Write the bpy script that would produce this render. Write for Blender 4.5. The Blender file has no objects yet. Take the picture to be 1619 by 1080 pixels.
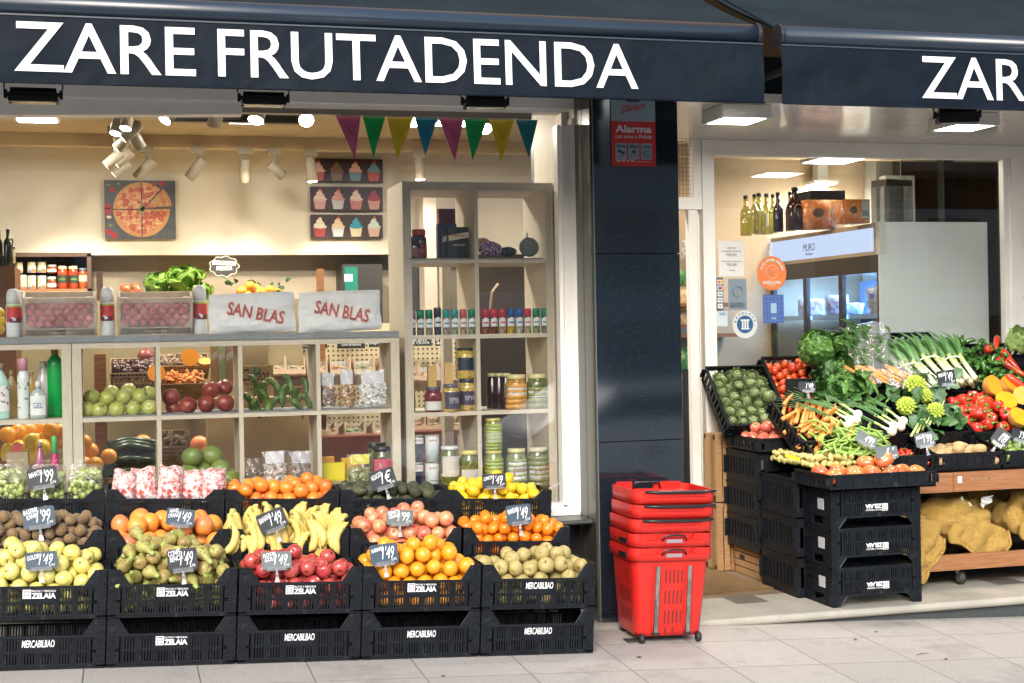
import bpy, math, random
import numpy as np
from mathutils import Vector, Matrix, Euler, noise
random.seed(7); rng = np.random.RandomState(5)
SC = bpy.context.scene; COL = SC.collection
R = math.radians
# ------------------------------------------------------------ camera model (used to measure the place from the photo)
F = 2249.; TH = R(15.36); RO = R(1.0); HY = 523.; H = 1.663
ct, st, cr, sr = math.cos(TH), math.sin(TH), math.cos(RO), math.sin(RO)
def _ray(px, py):
    dx, dy = px-809.5, py-540
    x, y = dx*cr-dy*sr, dx*sr+dy*cr
    u, v = x/F, (y-(HY-540))/F
    return (u*ct+st, ct-u*st, -v)
def at(px, py, Y):
    r = _ray(px, py); k = Y/r[1]
    return Vector((r[0]*k, Y, H+r[2]*k))
def atz(px, py, Z):
    r = _ray(px, py); k = (Z-H)/r[2]
    return Vector((r[0]*k, r[1]*k, Z))
def pav(x, y): return -.009-.0478*(x-2.33)+.035*(y-6.97)
# ------------------------------------------------------------ materials
MATS = {}
def _new(name):
    m = bpy.data.materials.new(name); m.use_nodes = True
    nt = m.node_tree; nt.nodes.clear()
    o = nt.nodes.new('ShaderNodeOutputMaterial')
    MATS[name] = m
    return m, nt, o
def _mix(nt, fac, a, b, mode='MIX'):
    n = nt.nodes.new('ShaderNodeMix'); n.data_type = 'RGBA'; n.blend_type = mode
    for s, v in ((n.inputs[0], fac), (n.inputs[6], a), (n.inputs[7], b)):
        if hasattr(v, 'is_linked') or isinstance(v, bpy.types.NodeSocket): nt.links.new(v, s)
        elif isinstance(v, (int, float)): s.default_value = v
        else: s.default_value = (*v[:3], 1)
    return n.outputs[2]
def _noise(nt, vec, scale, detail=4, rough=.55, dist=0):
    n = nt.nodes.new('ShaderNodeTexNoise'); n.inputs['Scale'].default_value = scale
    n.inputs['Detail'].default_value = detail; n.inputs['Roughness'].default_value = rough
    n.inputs['Distortion'].default_value = dist
    nt.links.new(vec, n.inputs['Vector']); return n.outputs['Fac']
def _ramp(nt, fac, p0, p1):
    n = nt.nodes.new('ShaderNodeMapRange'); n.inputs[1].default_value = p0; n.inputs[2].default_value = p1
    nt.links.new(fac, n.inputs[0]); return n.outputs[0]
def _bump(nt, b, h, strength, dist=.01):
    n = nt.nodes.new('ShaderNodeBump'); n.inputs['Strength'].default_value = strength; n.inputs['Distance'].default_value = dist
    nt.links.new(h, n.inputs['Height']); nt.links.new(n.outputs[0], b.inputs['Normal'])
def _map(nt, vec, scale):
    n = nt.nodes.new('ShaderNodeMapping'); n.inputs['Scale'].default_value = scale
    nt.links.new(vec, n.inputs[0]); return n.outputs[0]
def mat(name, c, rough=.5, c2=None, s=8, lo=.35, hi=.65, c3=None, s3=60, lo3=.6, hi3=.7, bump=0, bs=40, spec=.5, coat=0, metal=0,
        rnd=None, rndamt=.6, stretch=None, zc=None, z0=0, z1=1, sss=0, coords='Object', alpha=None, emit=None, es=0, sheen=0, bdist=.01):
    """one general purpose procedural surface"""
    if name in MATS: return MATS[name]
    m, nt, o = _new(name)
    b = nt.nodes.new('ShaderNodeBsdfPrincipled'); nt.links.new(b.outputs[0], o.inputs[0])
    tc = nt.nodes.new('ShaderNodeTexCoord'); vec = tc.outputs[coords]
    v2 = _map(nt, vec, stretch) if stretch else vec
    col = c
    if rnd:
        oi = nt.nodes.new('ShaderNodeObjectInfo')
        mm = nt.nodes.new('ShaderNodeMath'); mm.operation = 'MULTIPLY'; mm.inputs[1].default_value = rndamt
        nt.links.new(oi.outputs['Random'], mm.inputs[0]); col = _mix(nt, mm.outputs[0], col, rnd)
    if rnd:   # give every copy its own pattern
        ad = nt.nodes.new('ShaderNodeVectorMath'); ad.operation = 'ADD'
        sc_ = nt.nodes.new('ShaderNodeVectorMath'); sc_.operation = 'SCALE'; sc_.inputs['Scale'].default_value = 17
        cx = nt.nodes.new('ShaderNodeCombineXYZ'); nt.links.new(oi.outputs['Random'], cx.inputs[0]); nt.links.new(oi.outputs['Random'], cx.inputs[1])
        nt.links.new(cx.outputs[0], sc_.inputs[0]); nt.links.new(v2, ad.inputs[0]); nt.links.new(sc_.outputs[0], ad.inputs[1]); v2 = ad.outputs[0]
    if c2: col = _mix(nt, _ramp(nt, _noise(nt, v2, s), lo, hi), col, c2)
    if zc:
        sp = nt.nodes.new('ShaderNodeSeparateXYZ'); nt.links.new(vec, sp.inputs[0])
        col = _mix(nt, _ramp(nt, sp.outputs[2], z0, z1), col, zc)
    if c3: col = _mix(nt, _ramp(nt, _noise(nt, v2, s3, 2), lo3, hi3), col, c3)
    if isinstance(col, (tuple, list)): b.inputs['Base Color'].default_value = (*col[:3], 1)
    else: nt.links.new(col, b.inputs['Base Color'])
    b.inputs['Roughness'].default_value = rough; b.inputs['Metallic'].default_value = metal
    b.inputs['Specular IOR Level'].default_value = spec
    b.inputs['Coat Weight'].default_value = coat; b.inputs['Coat Roughness'].default_value = .08
    if sheen: b.inputs['Sheen Weight'].default_value = sheen
    if sss:
        b.inputs['Subsurface Weight'].default_value = sss; b.inputs['Subsurface Scale'].default_value = .01
    if bump: _bump(nt, b, _noise(nt, v2, bs, 3), bump, bdist)
    if emit: b.inputs['Emission Color'].default_value = (*emit, 1); b.inputs['Emission Strength'].default_value = es
    if alpha is not None: b.inputs['Alpha'].default_value = alpha
    return m
def glass(name, base=.05, power=.85, rough=0., tint=(.97, .98, .98), haze=0, hcol=(.9, .93, .95), bump=0, bs=10, gl=1.0):
    m, nt, o = _new(name)
    tr = nt.nodes.new('ShaderNodeBsdfTransparent'); tr.inputs[0].default_value = (*tint, 1)
    g = nt.nodes.new('ShaderNodeBsdfGlossy'); g.inputs['Roughness'].default_value = rough; g.inputs[0].default_value = (gl, gl, gl, 1)
    lw = nt.nodes.new('ShaderNodeLayerWeight'); lw.inputs[0].default_value = .5
    p = nt.nodes.new('ShaderNodeMath'); p.operation = 'POWER'; p.inputs[1].default_value = 4; nt.links.new(lw.outputs['Facing'], p.inputs[0])
    q = nt.nodes.new('ShaderNodeMath'); q.operation = 'MULTIPLY_ADD'; q.inputs[1].default_value = power; q.inputs[2].default_value = base
    nt.links.new(p.outputs[0], q.inputs[0])
    mx = nt.nodes.new('ShaderNodeMixShader'); nt.links.new(q.outputs[0], mx.inputs[0]); nt.links.new(tr.outputs[0], mx.inputs[1]); nt.links.new(g.outputs[0], mx.inputs[2])
    out = mx.outputs[0]
    if bump:
        tc = nt.nodes.new('ShaderNodeTexCoord'); bn = nt.nodes.new('ShaderNodeBump'); bn.inputs['Strength'].default_value = bump
        bn.inputs['Distance'].default_value = .02
        nt.links.new(_noise(nt, tc.outputs['Object'], bs, 3), bn.inputs['Height']); nt.links.new(bn.outputs[0], g.inputs['Normal']); nt.links.new(bn.outputs[0], lw.inputs['Normal'])
    if haze:
        d = nt.nodes.new('ShaderNodeBsdfDiffuse'); d.inputs[0].default_value = (*hcol, 1)
        m2 = nt.nodes.new('ShaderNodeMixShader'); m2.inputs[0].default_value = haze; nt.links.new(out, m2.inputs[1]); nt.links.new(d.outputs[0], m2.inputs[2]); out = m2.outputs[0]
    nt.links.new(out, o.inputs[0]); return m
def emis(name, c, s):
    m, nt, o = _new(name)
    e = nt.nodes.new('ShaderNodeEmission'); e.inputs[0].default_value = (*c, 1); e.inputs[1].default_value = s
    nt.links.new(e.outputs[0], o.inputs[0]); return m
# ------------------------------------------------------------ mesh builder
class MB:
    def __init__(s): s.v = []; s.f = []; s.mi = []; s.m = 0; s.T = None; s.sm = []; s.smooth = False
    def add(s, vs, fs, T=None):
        n = len(s.v)
        for p in vs:
            p = Vector(p)
            if T is not None: p = T @ p
            if s.T is not None: p = s.T @ p
            s.v.append(p)
        for f in fs: s.f.append([i+n for i in f]); s.mi.append(s.m); s.sm.append(s.smooth)
        return s
    def box(s, x0, x1, y0, y1, z0, z1, T=None):
        if x0 > x1: x0, x1 = x1, x0
        if y0 > y1: y0, y1 = y1, y0
        if z0 > z1: z0, z1 = z1, z0
        return s.add([(x0,y0,z0),(x1,y0,z0),(x1,y1,z0),(x0,y1,z0),(x0,y0,z1),(x1,y0,z1),(x1,y1,z1),(x0,y1,z1)],
                     [(0,3,2,1),(4,5,6,7),(0,1,5,4),(1,2,6,5),(2,3,7,6),(3,0,4,7)], T)
    def cbox(s, cx, cy, cz, w, d, h, T=None): return s.box(cx-w/2, cx+w/2, cy-d/2, cy+d/2, cz-h/2, cz+h/2, T)
    def lathe(s, prof, n=16, T=None, fn=None, cap=True):
        vs = []; fs = []
        for r, z in prof:
            for i in range(n):
                a = 2*math.pi*i/n; rr = r; zz = z
                if fn: rr, zz = fn(r, z, a)
                vs.append((rr*math.cos(a), rr*math.sin(a), zz))
        k = len(prof)
        for j in range(k-1):
            for i in range(n):
                fs.append((j*n+i, j*n+(i+1) % n, (j+1)*n+(i+1) % n, (j+1)*n+i))
        if cap:
            if prof[0][0] > 1e-5: fs.append(tuple(range(n))[::-1])
            if prof[-1][0] > 1e-5: fs.append(tuple((k-1)*n+i for i in range(n)))
        return s.add(vs, fs, T)
    def tube(s, pts, rad, n=8, flat=1., T=None, cap=True, up=None):
        pts = [Vector(p) for p in pts]; k = len(pts)
        if not hasattr(rad, '__len__'): rad = [rad]*k
        vs = []; fs = []; u0 = None
        for i, p in enumerate(pts):
            t = (pts[min(i+1, k-1)]-pts[max(i-1, 0)]).normalized()
            if u0 is None:
                u0 = Vector(up) if up else (Vector((0,0,1)) if abs(t.z) < .9 else Vector((1,0,0)))
            u = (u0-t*u0.dot(t)).normalized(); u0 = u; w = t.cross(u)
            for j in range(n):
                a = 2*math.pi*j/n
                vs.append(p+(u*math.sin(a)*flat+w*math.cos(a))*rad[i])
        for i in range(k-1):
            for j in range(n): fs.append((i*n+j, i*n+(j+1) % n, (i+1)*n+(j+1) % n, (i+1)*n+j))
        if cap: fs.append(tuple(range(n))[::-1]); fs.append(tuple((k-1)*n+i for i in range(n)))
        return s.add(vs, fs, T)
    def cyl(s, p0, p1, r0, r1=None, n=16, T=None): return s.tube([p0, p1], [r0, r0 if r1 is None else r1], n, 1., T)
    def sphere(s, c, r, n=10, m=7, sx=1, sy=1, sz=1, T=None):
        prof = [(max(1e-6, r*math.sin(math.pi*j/m)), -r*math.cos(math.pi*j/m)) for j in range(m+1)]
        TT = Matrix.Translation(Vector(c)) @ Matrix.Diagonal((sx, sy, sz, 1))
        return s.lathe(prof, n, (T @ TT) if T is not None else TT, cap=False)
    def prism(s, poly, y0, y1, T=None):          # polygon in x,z extruded along y
        n = len(poly); vs = [(x, y0, z) for x, z in poly]+[(x, y1, z) for x, z in poly]
        fs = [tuple(range(n)), tuple(range(2*n-1, n-1, -1))]+[(i, i+n, (i+1) % n+n, (i+1) % n) for i in range(n)]
        return s.add(vs, fs, T)
    def grid(s, fn, nu, nv, T=None, closeu=False):
        vs = [fn(i/nu, j/nv) for j in range(nv+1) for i in range(nu+1)]
        fs = [(j*(nu+1)+i, j*(nu+1)+i+1, (j+1)*(nu+1)+i+1, (j+1)*(nu+1)+i) for j in range(nv) for i in range(nu)]
        return s.add(vs, fs, T)
    def mesh(s, name, mats, smooth=None):
        me = bpy.data.meshes.new(name); me.from_pydata([tuple(p) for p in s.v], [], s.f)
        if not isinstance(mats, (list, tuple)): mats = [mats]
        for m in mats: me.materials.append(m)
        me.polygons.foreach_set('material_index', s.mi)
        if smooth is None: me.polygons.foreach_set('use_smooth', s.sm)
        else: me.polygons.foreach_set('use_smooth', [smooth]*len(s.f))
        me.update(); return me
def disp(me, amp, scale, seed=0):
    off = Vector((seed*3.1, seed*1.7, seed))
    for v in me.vertices:
        n = v.normal; d = noise.noise(v.co*scale+off)*amp
        v.co += n*d
    me.update(); return me
# ------------------------------------------------------------ objects
def ob(name, me, parent=None, M=None):
    o = bpy.data.objects.new(name, me); COL.objects.link(o)
    if parent: o.parent = parent
    if M is not None: o.matrix_local = M
    return o
def tag(o, label=None, cat=None, group=None, kind=None):
    if label: o['label'] = label
    if cat: o['category'] = cat
    if group: o['group'] = group
    if kind: o['kind'] = kind
    return o
def make(name, cat, label, parts, M=None, group=None):
    """parts: a mesh (one-mesh thing) or [(part_name, mesh, [(sub_name, mesh)...] or None, M or None), ...]"""
    if isinstance(parts, bpy.types.Mesh): o = ob(name, parts)
    else:
        first = parts[0]
        if first[0] is None: o = ob(name, first[1]); parts = parts[1:]
        else: o = ob(name, None)
        for p in parts:
            c = ob(p[0], p[1], o, p[3] if len(p) > 3 else None)
            if len(p) > 2 and p[2]:
                for sname, sm in p[2]: ob(sname, sm, c)
    if M is not None: o.matrix_world = M
    return tag(o, label, cat, group)
def struct(name, me): return tag(ob(name, me), kind='structure')
def tr(x, y, z): return Matrix.Translation((x, y, z))
def rot(a, ax): return Matrix.Rotation(a, 4, ax)
def rrot(): return Euler((random.uniform(0, 6.28), random.uniform(0, 6.28), random.uniform(0, 6.28))).to_matrix().to_4x4()
def jig(): return Matrix.Diagonal((random.uniform(.9,1.09), random.uniform(.9,1.09), random.uniform(.9,1.09), 1))
def scl(x, y=None, z=None): return Matrix.Diagonal((x, x if y is None else y, x if z is None else z, 1))
_tc = {}
def text_me(body, w, h, m, bold=0, shear=0, ext=.0006, keep=False, key=None, space=1., curve=None):
    """flat letters in the x,z plane facing -y, centred on the origin, fitted into w x h"""
    cu = bpy.data.curves.new('writing', 'FONT'); cu.body = body; cu.align_x = 'CENTER'; cu.shear = shear; cu.offset = bold
    cu.extrude = .001; cu.resolution_u = 3; cu.space_character = space; cu.space_line = .8
    o = bpy.data.objects.new('tmp', cu)
    me = bpy.data.meshes.new_from_object(o)
    bpy.data.objects.remove(o); bpy.data.curves.remove(cu)
    co = np.empty(len(me.vertices)*3); me.vertices.foreach_get('co', co); co = co.reshape(-1, 3)
    if len(co) == 0: return me
    a, b = co.min(0), co.max(0); c = (a+b)/2
    sx = w/max(1e-6, b[0]-a[0]); sz = h/max(1e-6, b[1]-a[1])
    if keep: sx = sz = min(sx, sz)
    out = np.stack([(co[:, 0]-c[0])*sx, np.where(co[:, 2] > 0, -ext, 0), (co[:, 1]-c[1])*sz], 1)
    me.vertices.foreach_set('co', out.ravel()); me.materials.clear(); me.materials.append(m); me.update()
    me.name = 'writing'
    return me
def xf(me, M): me.transform(M); me.update(); return me
# ------------------------------------------------------------ heaps of loose fruit (gravity + contact, in a local frame)
def pile(n, r, w, d, base=0., rim=.2, slope=.9, iters=260, seed=1, jit=.08, lipf=None):
    g = np.random.RandomState(seed)
    rad = r*(1+g.uniform(-jit, jit, n))
    p = np.stack([g.uniform(-w/2+r, w/2-r, n), g.uniform(-d/2+r, d/2-r, n), base+r+g.uniform(0, 1, n)*max(.3, n*r*r*r*14/(w*d))], 1)
    S = rad[:, None]+rad[None, :]
    for it in range(iters):
        p[:, 2] -= .006 if it < iters*.8 else .001
        for _ in range(3):
            D = p[:, None]-p[None]; L = np.sqrt((D**2).sum(2))+1e-9; np.fill_diagonal(L, 9)
            o = np.clip(S-L, 0, None)*.5; q = (D/L[:, :, None]*o[:, :, None]).sum(1); p += q*.8
            sh = np.clip(p[:, 2]-rim, 0, None)*slope
            lx = np.maximum(w/2-rad-sh, .01); ly = np.maximum(d/2-rad-sh*.7, .01)
            p[:, 0] = np.clip(p[:, 0], -lx, lx); p[:, 1] = np.clip(p[:, 1], -ly, ly)
            p[:, 2] = np.maximum(p[:, 2], base+rad)
    return p, rad
# ------------------------------------------------------------ shared materials
BLACKP = mat('black_plastic', (.005,.007,.010), .40, (.009,.012,.017), 14, .4, .7, spec=.28, c3=(.035,.038,.042), s3=24, lo3=.60, hi3=.80, bump=.15, bs=90)
BLACKP2 = mat('black_plastic_dusty', (.007,.008,.009), .5, (.014,.014,.014), 8, .45, .8, bump=.15, bs=60)
WHITEP = mat('white_paint', (.86,.85,.82), .38, (.78,.77,.73), 5, .4, .8, c3=(.35,.33,.29), s3=35, lo3=.72, hi3=.8, bump=.05, bs=30)
WHITEL = mat('white_letters', (.82,.82,.84), .5)
INKW = mat('chalk_ink', (.82,.84,.86), .6)
CLOTH = mat('awning_cloth', (.0024,.006,.0115), .62, (.0035,.009,.018), 4, .35, .7, bump=.3, bs=3.0, sheen=0, bdist=.08, c3=(.04,.05,.06), s3=160, lo3=.76, hi3=.8, spec=.14)
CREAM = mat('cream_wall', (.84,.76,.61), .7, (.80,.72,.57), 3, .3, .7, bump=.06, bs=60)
CREAM2 = mat('pale_reveal', (.72,.66,.54), .6, (.66,.60,.49), 6)
CEIL = mat('shop_ceiling', (.60,.47,.30), .8, (.55,.43,.27), 2)
BEIGE = mat('beige_wall', (.55,.42,.27), .7, (.50,.38,.25), 2)
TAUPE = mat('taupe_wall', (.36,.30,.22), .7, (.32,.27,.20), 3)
OAK = mat('pale_oak', (.60,.53,.42), .5, (.50,.44,.34), 10, .35, .65, stretch=(14,14,1.2), bump=.1, bs=30)
OAKH = mat('pale_oak_board', (.60,.53,.42), .5, (.50,.44,.34), 10, .35, .65, stretch=(1.2,14,14), bump=.1, bs=30)
WOOD = mat('brown_wood', (.30,.13,.055), .45, (.19,.075,.03), 9, .35, .65, stretch=(1,12,12), bump=.15, bs=30, c3=(.42,.26,.15), s3=40, lo3=.7, hi3=.78)
WOODD = mat('dark_wood', (.075,.035,.018), .5, (.045,.022,.012), 9, stretch=(1,12,12))
PINE = mat('crate_wood', (.42,.25,.11), .65, (.30,.16,.07), 10, stretch=(10,10,1), bump=.2, bs=30)
METAL = mat('grey_metal', (.5,.5,.5), .35, metal=.9)
DARK = mat('painted_hole', (.018,.016,.015), .6)  # near-black marks for holes, their shade put into the colour
GLASSW = glass('window_glass', base=.06, power=.8)
BAGF = glass('bag_film', base=.05, power=.7, rough=.15, tint=(.97,.97,.97), haze=.05, bump=.5, bs=30)
TRAYF = glass('tray_film', base=.10, power=.8, rough=.15, tint=(.98,.97,.97), haze=.20, hcol=(.95,.78,.76), bump=.6, bs=18)
FILM = glass('clear_film', base=.15, power=.8, rough=.12, tint=(.96,.96,.97), haze=.10, bump=.9, bs=26)
CLAM = glass('punnet_plastic', base=.07, power=.8, rough=.05, tint=(.97,.98,.97), haze=.02, bump=.5, bs=40)
CLEARP = glass('clear_plastic', base=.12, power=.9, rough=.08, tint=(.93,.94,.95), haze=.12)
GLASSD = glass('fridge_glass', base=.05, power=.6, tint=(.8,.86,.92))
RED = mat('red_plastic', (.60,.020,.014), .36, (.52,.017,.012), 6, coat=.15, bump=.05, bs=20, c3=(.62,.10,.07), s3=50, lo3=.7, hi3=.76)
GRANITE = mat('polished_granite', (.006,.010,.016), .07, (.014,.022,.032), 260, .45, .75, c3=(.035,.048,.065), s3=170, lo3=.56, hi3=.72, coat=1., spec=.9)  # bluish tone partly stands in for street reflections, put into the stone
GRANM = mat('dull_granite', (.10,.11,.10), .35, (.07,.085,.08), 90, c3=(.2,.21,.19), s3=300, lo3=.62, hi3=.7)
FELT = mat('grey_mesh_mat', (.14,.15,.16), .6, (.30,.32,.33), 420, .48, .52)
PAPER = mat('white_paper', (.90,.90,.89), .7, (.84,.84,.84), 4)
STEEL = mat('white_metal_panel', (.74,.79,.78), .45, (.70,.75,.75), 3)
COLR = {}
def flat(c, rough=.5, coat=0):
    k = tuple(round(x, 3) for x in c)+(rough,)
    if k not in COLR: COLR[k] = mat('paint_%d' % (len(COLR)+1), c, rough, coat=coat)
    return COLR[k]
LEAF = mat('leaf_green', (.10,.22,.035), .45, (.05,.13,.02), 14, rnd=(.16,.28,.05), bump=.5, bs=50)
LEAFD = mat('dark_leaf', (.045,.13,.03), .42, (.02,.07,.015), 20, rnd=(.08,.18,.04), bump=.5, bs=60)
LEAFB = mat('blue_leaf', (.07,.15,.075), .45, (.12,.22,.12), 10, bump=.3, bs=40)
STEMG = mat('stem_green', (.13,.26,.04), .45, (.07,.17,.02), 20)
STEMB = mat('stem_brown', (.09,.05,.02), .7)
# fruit skins
M_GOLD = mat('golden_apple_skin', (.72,.56,.12), .32, (.66,.60,.20), 9, c3=(.42,.30,.09), s3=130, lo3=.66, hi3=.72, rnd=(.60,.60,.17), zc=(.50,.50,.14), z0=.028, z1=.045, coat=.2)
M_PEAR = mat('pear_skin', (.36,.36,.10), .42, (.30,.20,.07), 16, .45, .62, c3=(.17,.10,.04), s3=90, lo3=.56, hi3=.7, rnd=(.45,.40,.13), zc=(.34,.42,.10), z0=.03, z1=.07, bump=.1, bs=60)
M_RED = mat('red_apple_skin', (.33,.018,.028), .25, (.52,.08,.07), 26, .4, .7, stretch=(1,1,.15), rnd=(.52,.12,.08), c3=(.72,.45,.28), s3=120, lo3=.7, hi3=.76, coat=.4)
M_ORAN = mat('orange_skin', (.80,.33,.02), .36, (.82,.30,.01), 8, rnd=(.88,.42,.03), bump=.35, bs=170, coat=.25, bdist=.003)
M_ORAD = mat('deep_orange_skin', (.82,.24,.03), .36, (.72,.12,.03), 5, .45, .7, rnd=(.85,.30,.03), bump=.35, bs=170, coat=.25, bdist=.003)
M_MAND = mat('mandarin_skin', (.85,.23,.01), .34, (.80,.19,.01), 8, rnd=(.88,.30,.02), bump=.4, bs=140, coat=.3, bdist=.003)
M_GRAPEF = mat('grapefruit_skin', (.85,.32,.05), .38, (.84,.22,.10), 5, .45, .65, rnd=(.86,.40,.06), bump=.3, bs=160, coat=.2, bdist=.003)
M_LEMON = mat('lemon_skin', (.85,.58,.025), .36, (.80,.52,.02), 9, rnd=(.86,.64,.05), bump=.4, bs=120, coat=.25, bdist=.003)
M_RUSS = mat('russet_apple_skin', (.34,.26,.10), .55, (.44,.36,.13), 7, c3=(.22,.14,.06), s3=120, lo3=.55, hi3=.7, rnd=(.38,.36,.12))
M_PINKA = mat('blushed_apple_skin', (.68,.36,.16), .3, (.64,.12,.08), 12, .42, .62, stretch=(1,1,.35), rnd=(.72,.26,.16), c3=(.75,.6,.3), s3=110, lo3=.68, hi3=.74, coat=.3)
M_KIWI = mat('kiwi_skin', (.20,.115,.045), .75, (.27,.17,.075), 20, c3=(.12,.07,.03), s3=160, lo3=.5, hi3=.7, rnd=(.15,.09,.04), bump=.3, bs=160, sheen=.3)
M_AVO = mat('avocado_skin', (.035,.045,.022), .48, (.09,.10,.045), 18, .4, .7, rnd=(.07,.055,.045), bump=.9, bs=130, bdist=.006, c3=(.16,.17,.10), s3=200, lo3=.68, hi3=.76)
M_BAN = mat('banana_skin', (.72,.53,.13), .42, (.64,.49,.14), 6, c3=(.22,.12,.04), s3=60, lo3=.74, hi3=.8, rnd=(.76,.64,.18))
M_BANT = mat('banana_tip', (.05,.035,.02), .7)
M_BANG = mat('banana_end', (.50,.52,.14), .5)
M_GAPP = mat('green_apple_skin', (.36,.40,.08), .35, (.42,.44,.12), 8, c3=(.38,.28,.10), s3=30, lo3=.62, hi3=.72, rnd=(.40,.44,.12), coat=.2)
M_POME = mat('pomegranate_skin', (.24,.035,.03), .4, (.40,.12,.08), 6, .4, .7, c3=(.5,.28,.2), s3=60, lo3=.66, hi3=.74, rnd=(.16,.03,.03), coat=.2)
M_PLAN = mat('plantain_skin', (.14,.22,.04), .45, (.05,.09,.02), 20, c3=(.02,.02,.01), s3=60, lo3=.66, hi3=.72, rnd=(.16,.24,.04))
M_TOM = mat('tomato_skin', (.66,.045,.018), .22, (.72,.10,.02), 6, rnd=(.75,.14,.03), coat=.5)
M_TOMP = mat('ribbed_tomato_skin', (.52,.09,.06), .28, (.62,.16,.10), 8, rnd=(.45,.06,.05), coat=.4, zc=(.30,.20,.08), z0=.02, z1=.04)
M_TOMB = mat('big_tomato_skin', (.50,.085,.03), .28, (.56,.17,.05), 8, .4, .65, rnd=(.68,.18,.06), coat=.5, zc=(.38,.24,.06), z0=.015, z1=.045)
M_PEPR = mat('red_pepper_skin', (.48,.015,.015), .18, (.58,.03,.02), 6, rnd=(.60,.10,.02), coat=.6)
M_PEPG = mat('green_pepper_skin', (.025,.10,.012), .2, (.04,.15,.02), 10, rnd=(.05,.16,.02), coat=.5)
M_CARR = mat('carrot_skin', (.80,.25,.04), .45, (.74,.33,.10), 14, stretch=(8,1,8), rnd=(.82,.33,.08), bump=.3, bs=50)
M_POT = mat('potato_skin', (.46,.32,.16), .6, (.36,.24,.11), 12, rnd=(.52,.38,.20), bump=.3, bs=50, c3=(.2,.12,.06), s3=80, lo3=.7, hi3=.75)
M_NPOT = mat('small_potato_skin', (.52,.44,.16), .45, (.44,.38,.13), 10, rnd=(.40,.40,.15), bump=.2, bs=50)
M_SPR = mat('sprout_leaf', (.22,.36,.07), .45, (.34,.46,.16), 14, rnd=(.14,.28,.05), bump=.4, bs=60)
M_ART = mat('artichoke_leaf', (.38,.46,.24), .5, (.20,.28,.12), 40, rnd=(.32,.42,.20), c3=(.14,.10,.08), s3=50, lo3=.66, hi3=.75)
M_BEAN = mat('bean_skin', (.20,.36,.05), .42, (.28,.42,.10), 20, rnd=(.14,.28,.04))
M_LEEKW = mat('leek_shaft', (.74,.76,.58), .38, (.66,.72,.46), 20, stretch=(30,1,30), zc=None)
M_LEEKG = mat('leek_leaf', (.06,.16,.06), .42, (.12,.26,.08), 12, stretch=(20,1,20))
M_LEEKL = mat('leek_pale', (.34,.48,.14), .4, (.50,.60,.24), 16, stretch=(20,1,20))
M_ONI = mat('onion_white', (.78,.76,.68), .3, (.70,.70,.52), 10, stretch=(12,12,1))
M_ROMA = mat('romanesco', (.46,.56,.08), .6, (.36,.48,.07), 30, bump=.6, bs=120)
M_CAUL = mat('cauliflower_curd', (.72,.64,.42), .8, (.62,.54,.34), 30, bump=.8, bs=90)
M_PUMF = mat('pumpkin_flesh', (.84,.27,.008), .42, (.82,.32,.015), 22, bump=.15, bs=90)
M_PUMS = mat('pumpkin_skin', (.62,.33,.10), .45, (.50,.25,.08), 8)
M_SACK = mat('yellow_sacking', (.80,.52,.13), .85, (.68,.42,.10), 30, stretch=(1,1,6), c3=(.34,.19,.04), s3=110, lo3=.56, hi3=.68, bump=1, bs=70, bdist=.02)
# ------------------------------------------------------------ fruit and vegetable meshes (unit: about 0.04 radius, centred)
PM = math.pi
def body(r, sz=1., top=.0, bot=.0, fn=None, n=20, m=14, mats=None, stem=None, name='fruit', wob=0, seed=0, calyx=None, tw=.28):
    b = MB(); b.smooth = True
    prof = []
    for j in range(m+1):
        t = PM*j/m; rr = r*math.sin(t); z = -r*sz*math.cos(t)
        if z > 0: z -= top*r*math.exp(-(rr/(tw*r))**2)
        else: z += bot*r*math.exp(-(rr/(tw*r))**2)
        prof.append((max(rr, 1e-6), z))
    b.lathe(prof, n, fn=fn, cap=False)
    b.m = 1
    zt = r*sz*(1-top)
    if stem: b.tube([(0,0,zt-.006), (.002,.001,zt+stem*.5), (.006,.002,zt+stem)], [.0028,.002,.0022], 5)
    if calyx:   # star of green leaves
        k, L = calyx
        for i in range(k):
            a = 2*PM*i/k+.3*math.sin(i*7)
            c, s_ = math.cos(a), math.sin(a); w = .0045
            b.add([(c*.003-s_*w, s_*.003+c*w, zt+.002), (c*.003+s_*w, s_*.003-c*w, zt+.002), (c*L, s_*L, zt-.002+.006*math.sin(i*3)), (c*L*.5, s_*L*.5, zt+.006)], [(0,1,3), (1,2,3), (2,0,3)])
    me = b.mesh(name, mats)
    if wob: disp(me, wob, 18, seed)
    return me
def apple(m, r=.04, k=0):
    return [body(r, .9+.04*i, .30, .18, mats=[m, STEMB], stem=.012, name='apple', wob=.0022, seed=i+k, fn=lambda q, z, a, i=i: (q*(1+.03*math.cos(5*a+i)*(.5 if z < 0 else .2)), z)) for i in range(3)]
def orange(m, r=.04, sz=.97, name='orange', k=0):
    return [body(r, sz, .05, .05, mats=[m, STEMG], stem=0.001, name=name, wob=.0016, seed=i+k, tw=.14) for i in range(3)]
def pear(i):
    b = MB(); b.smooth = True
    z0 = [(0,-.036),(.010,-.038),(.022,-.034),(.031,-.024),(.0345,-.010),(.033,.004),(.028,.018),(.021,.034),(.0155,.050),(.0125,.064),(.010,.074),(.006,.079),(.001,.080)]
    z0[0] = (1e-5, -.031)
    ben = [.10, -.16, .05][i]
    b.lathe(z0, 18, cap=False); b.m = 1; b.tube([(0,0,.078), (.004,0,.092), (.010,.002,.102)], [.002,.0018,.0024], 5)
    me = b.mesh('pear', [M_PEAR, STEMB])
    for v in me.vertices:
        q = max(0, v.co.z+.01); v.co.x += ben*q*q*18*.6
    return disp(me, .002, 20, i+4)
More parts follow.
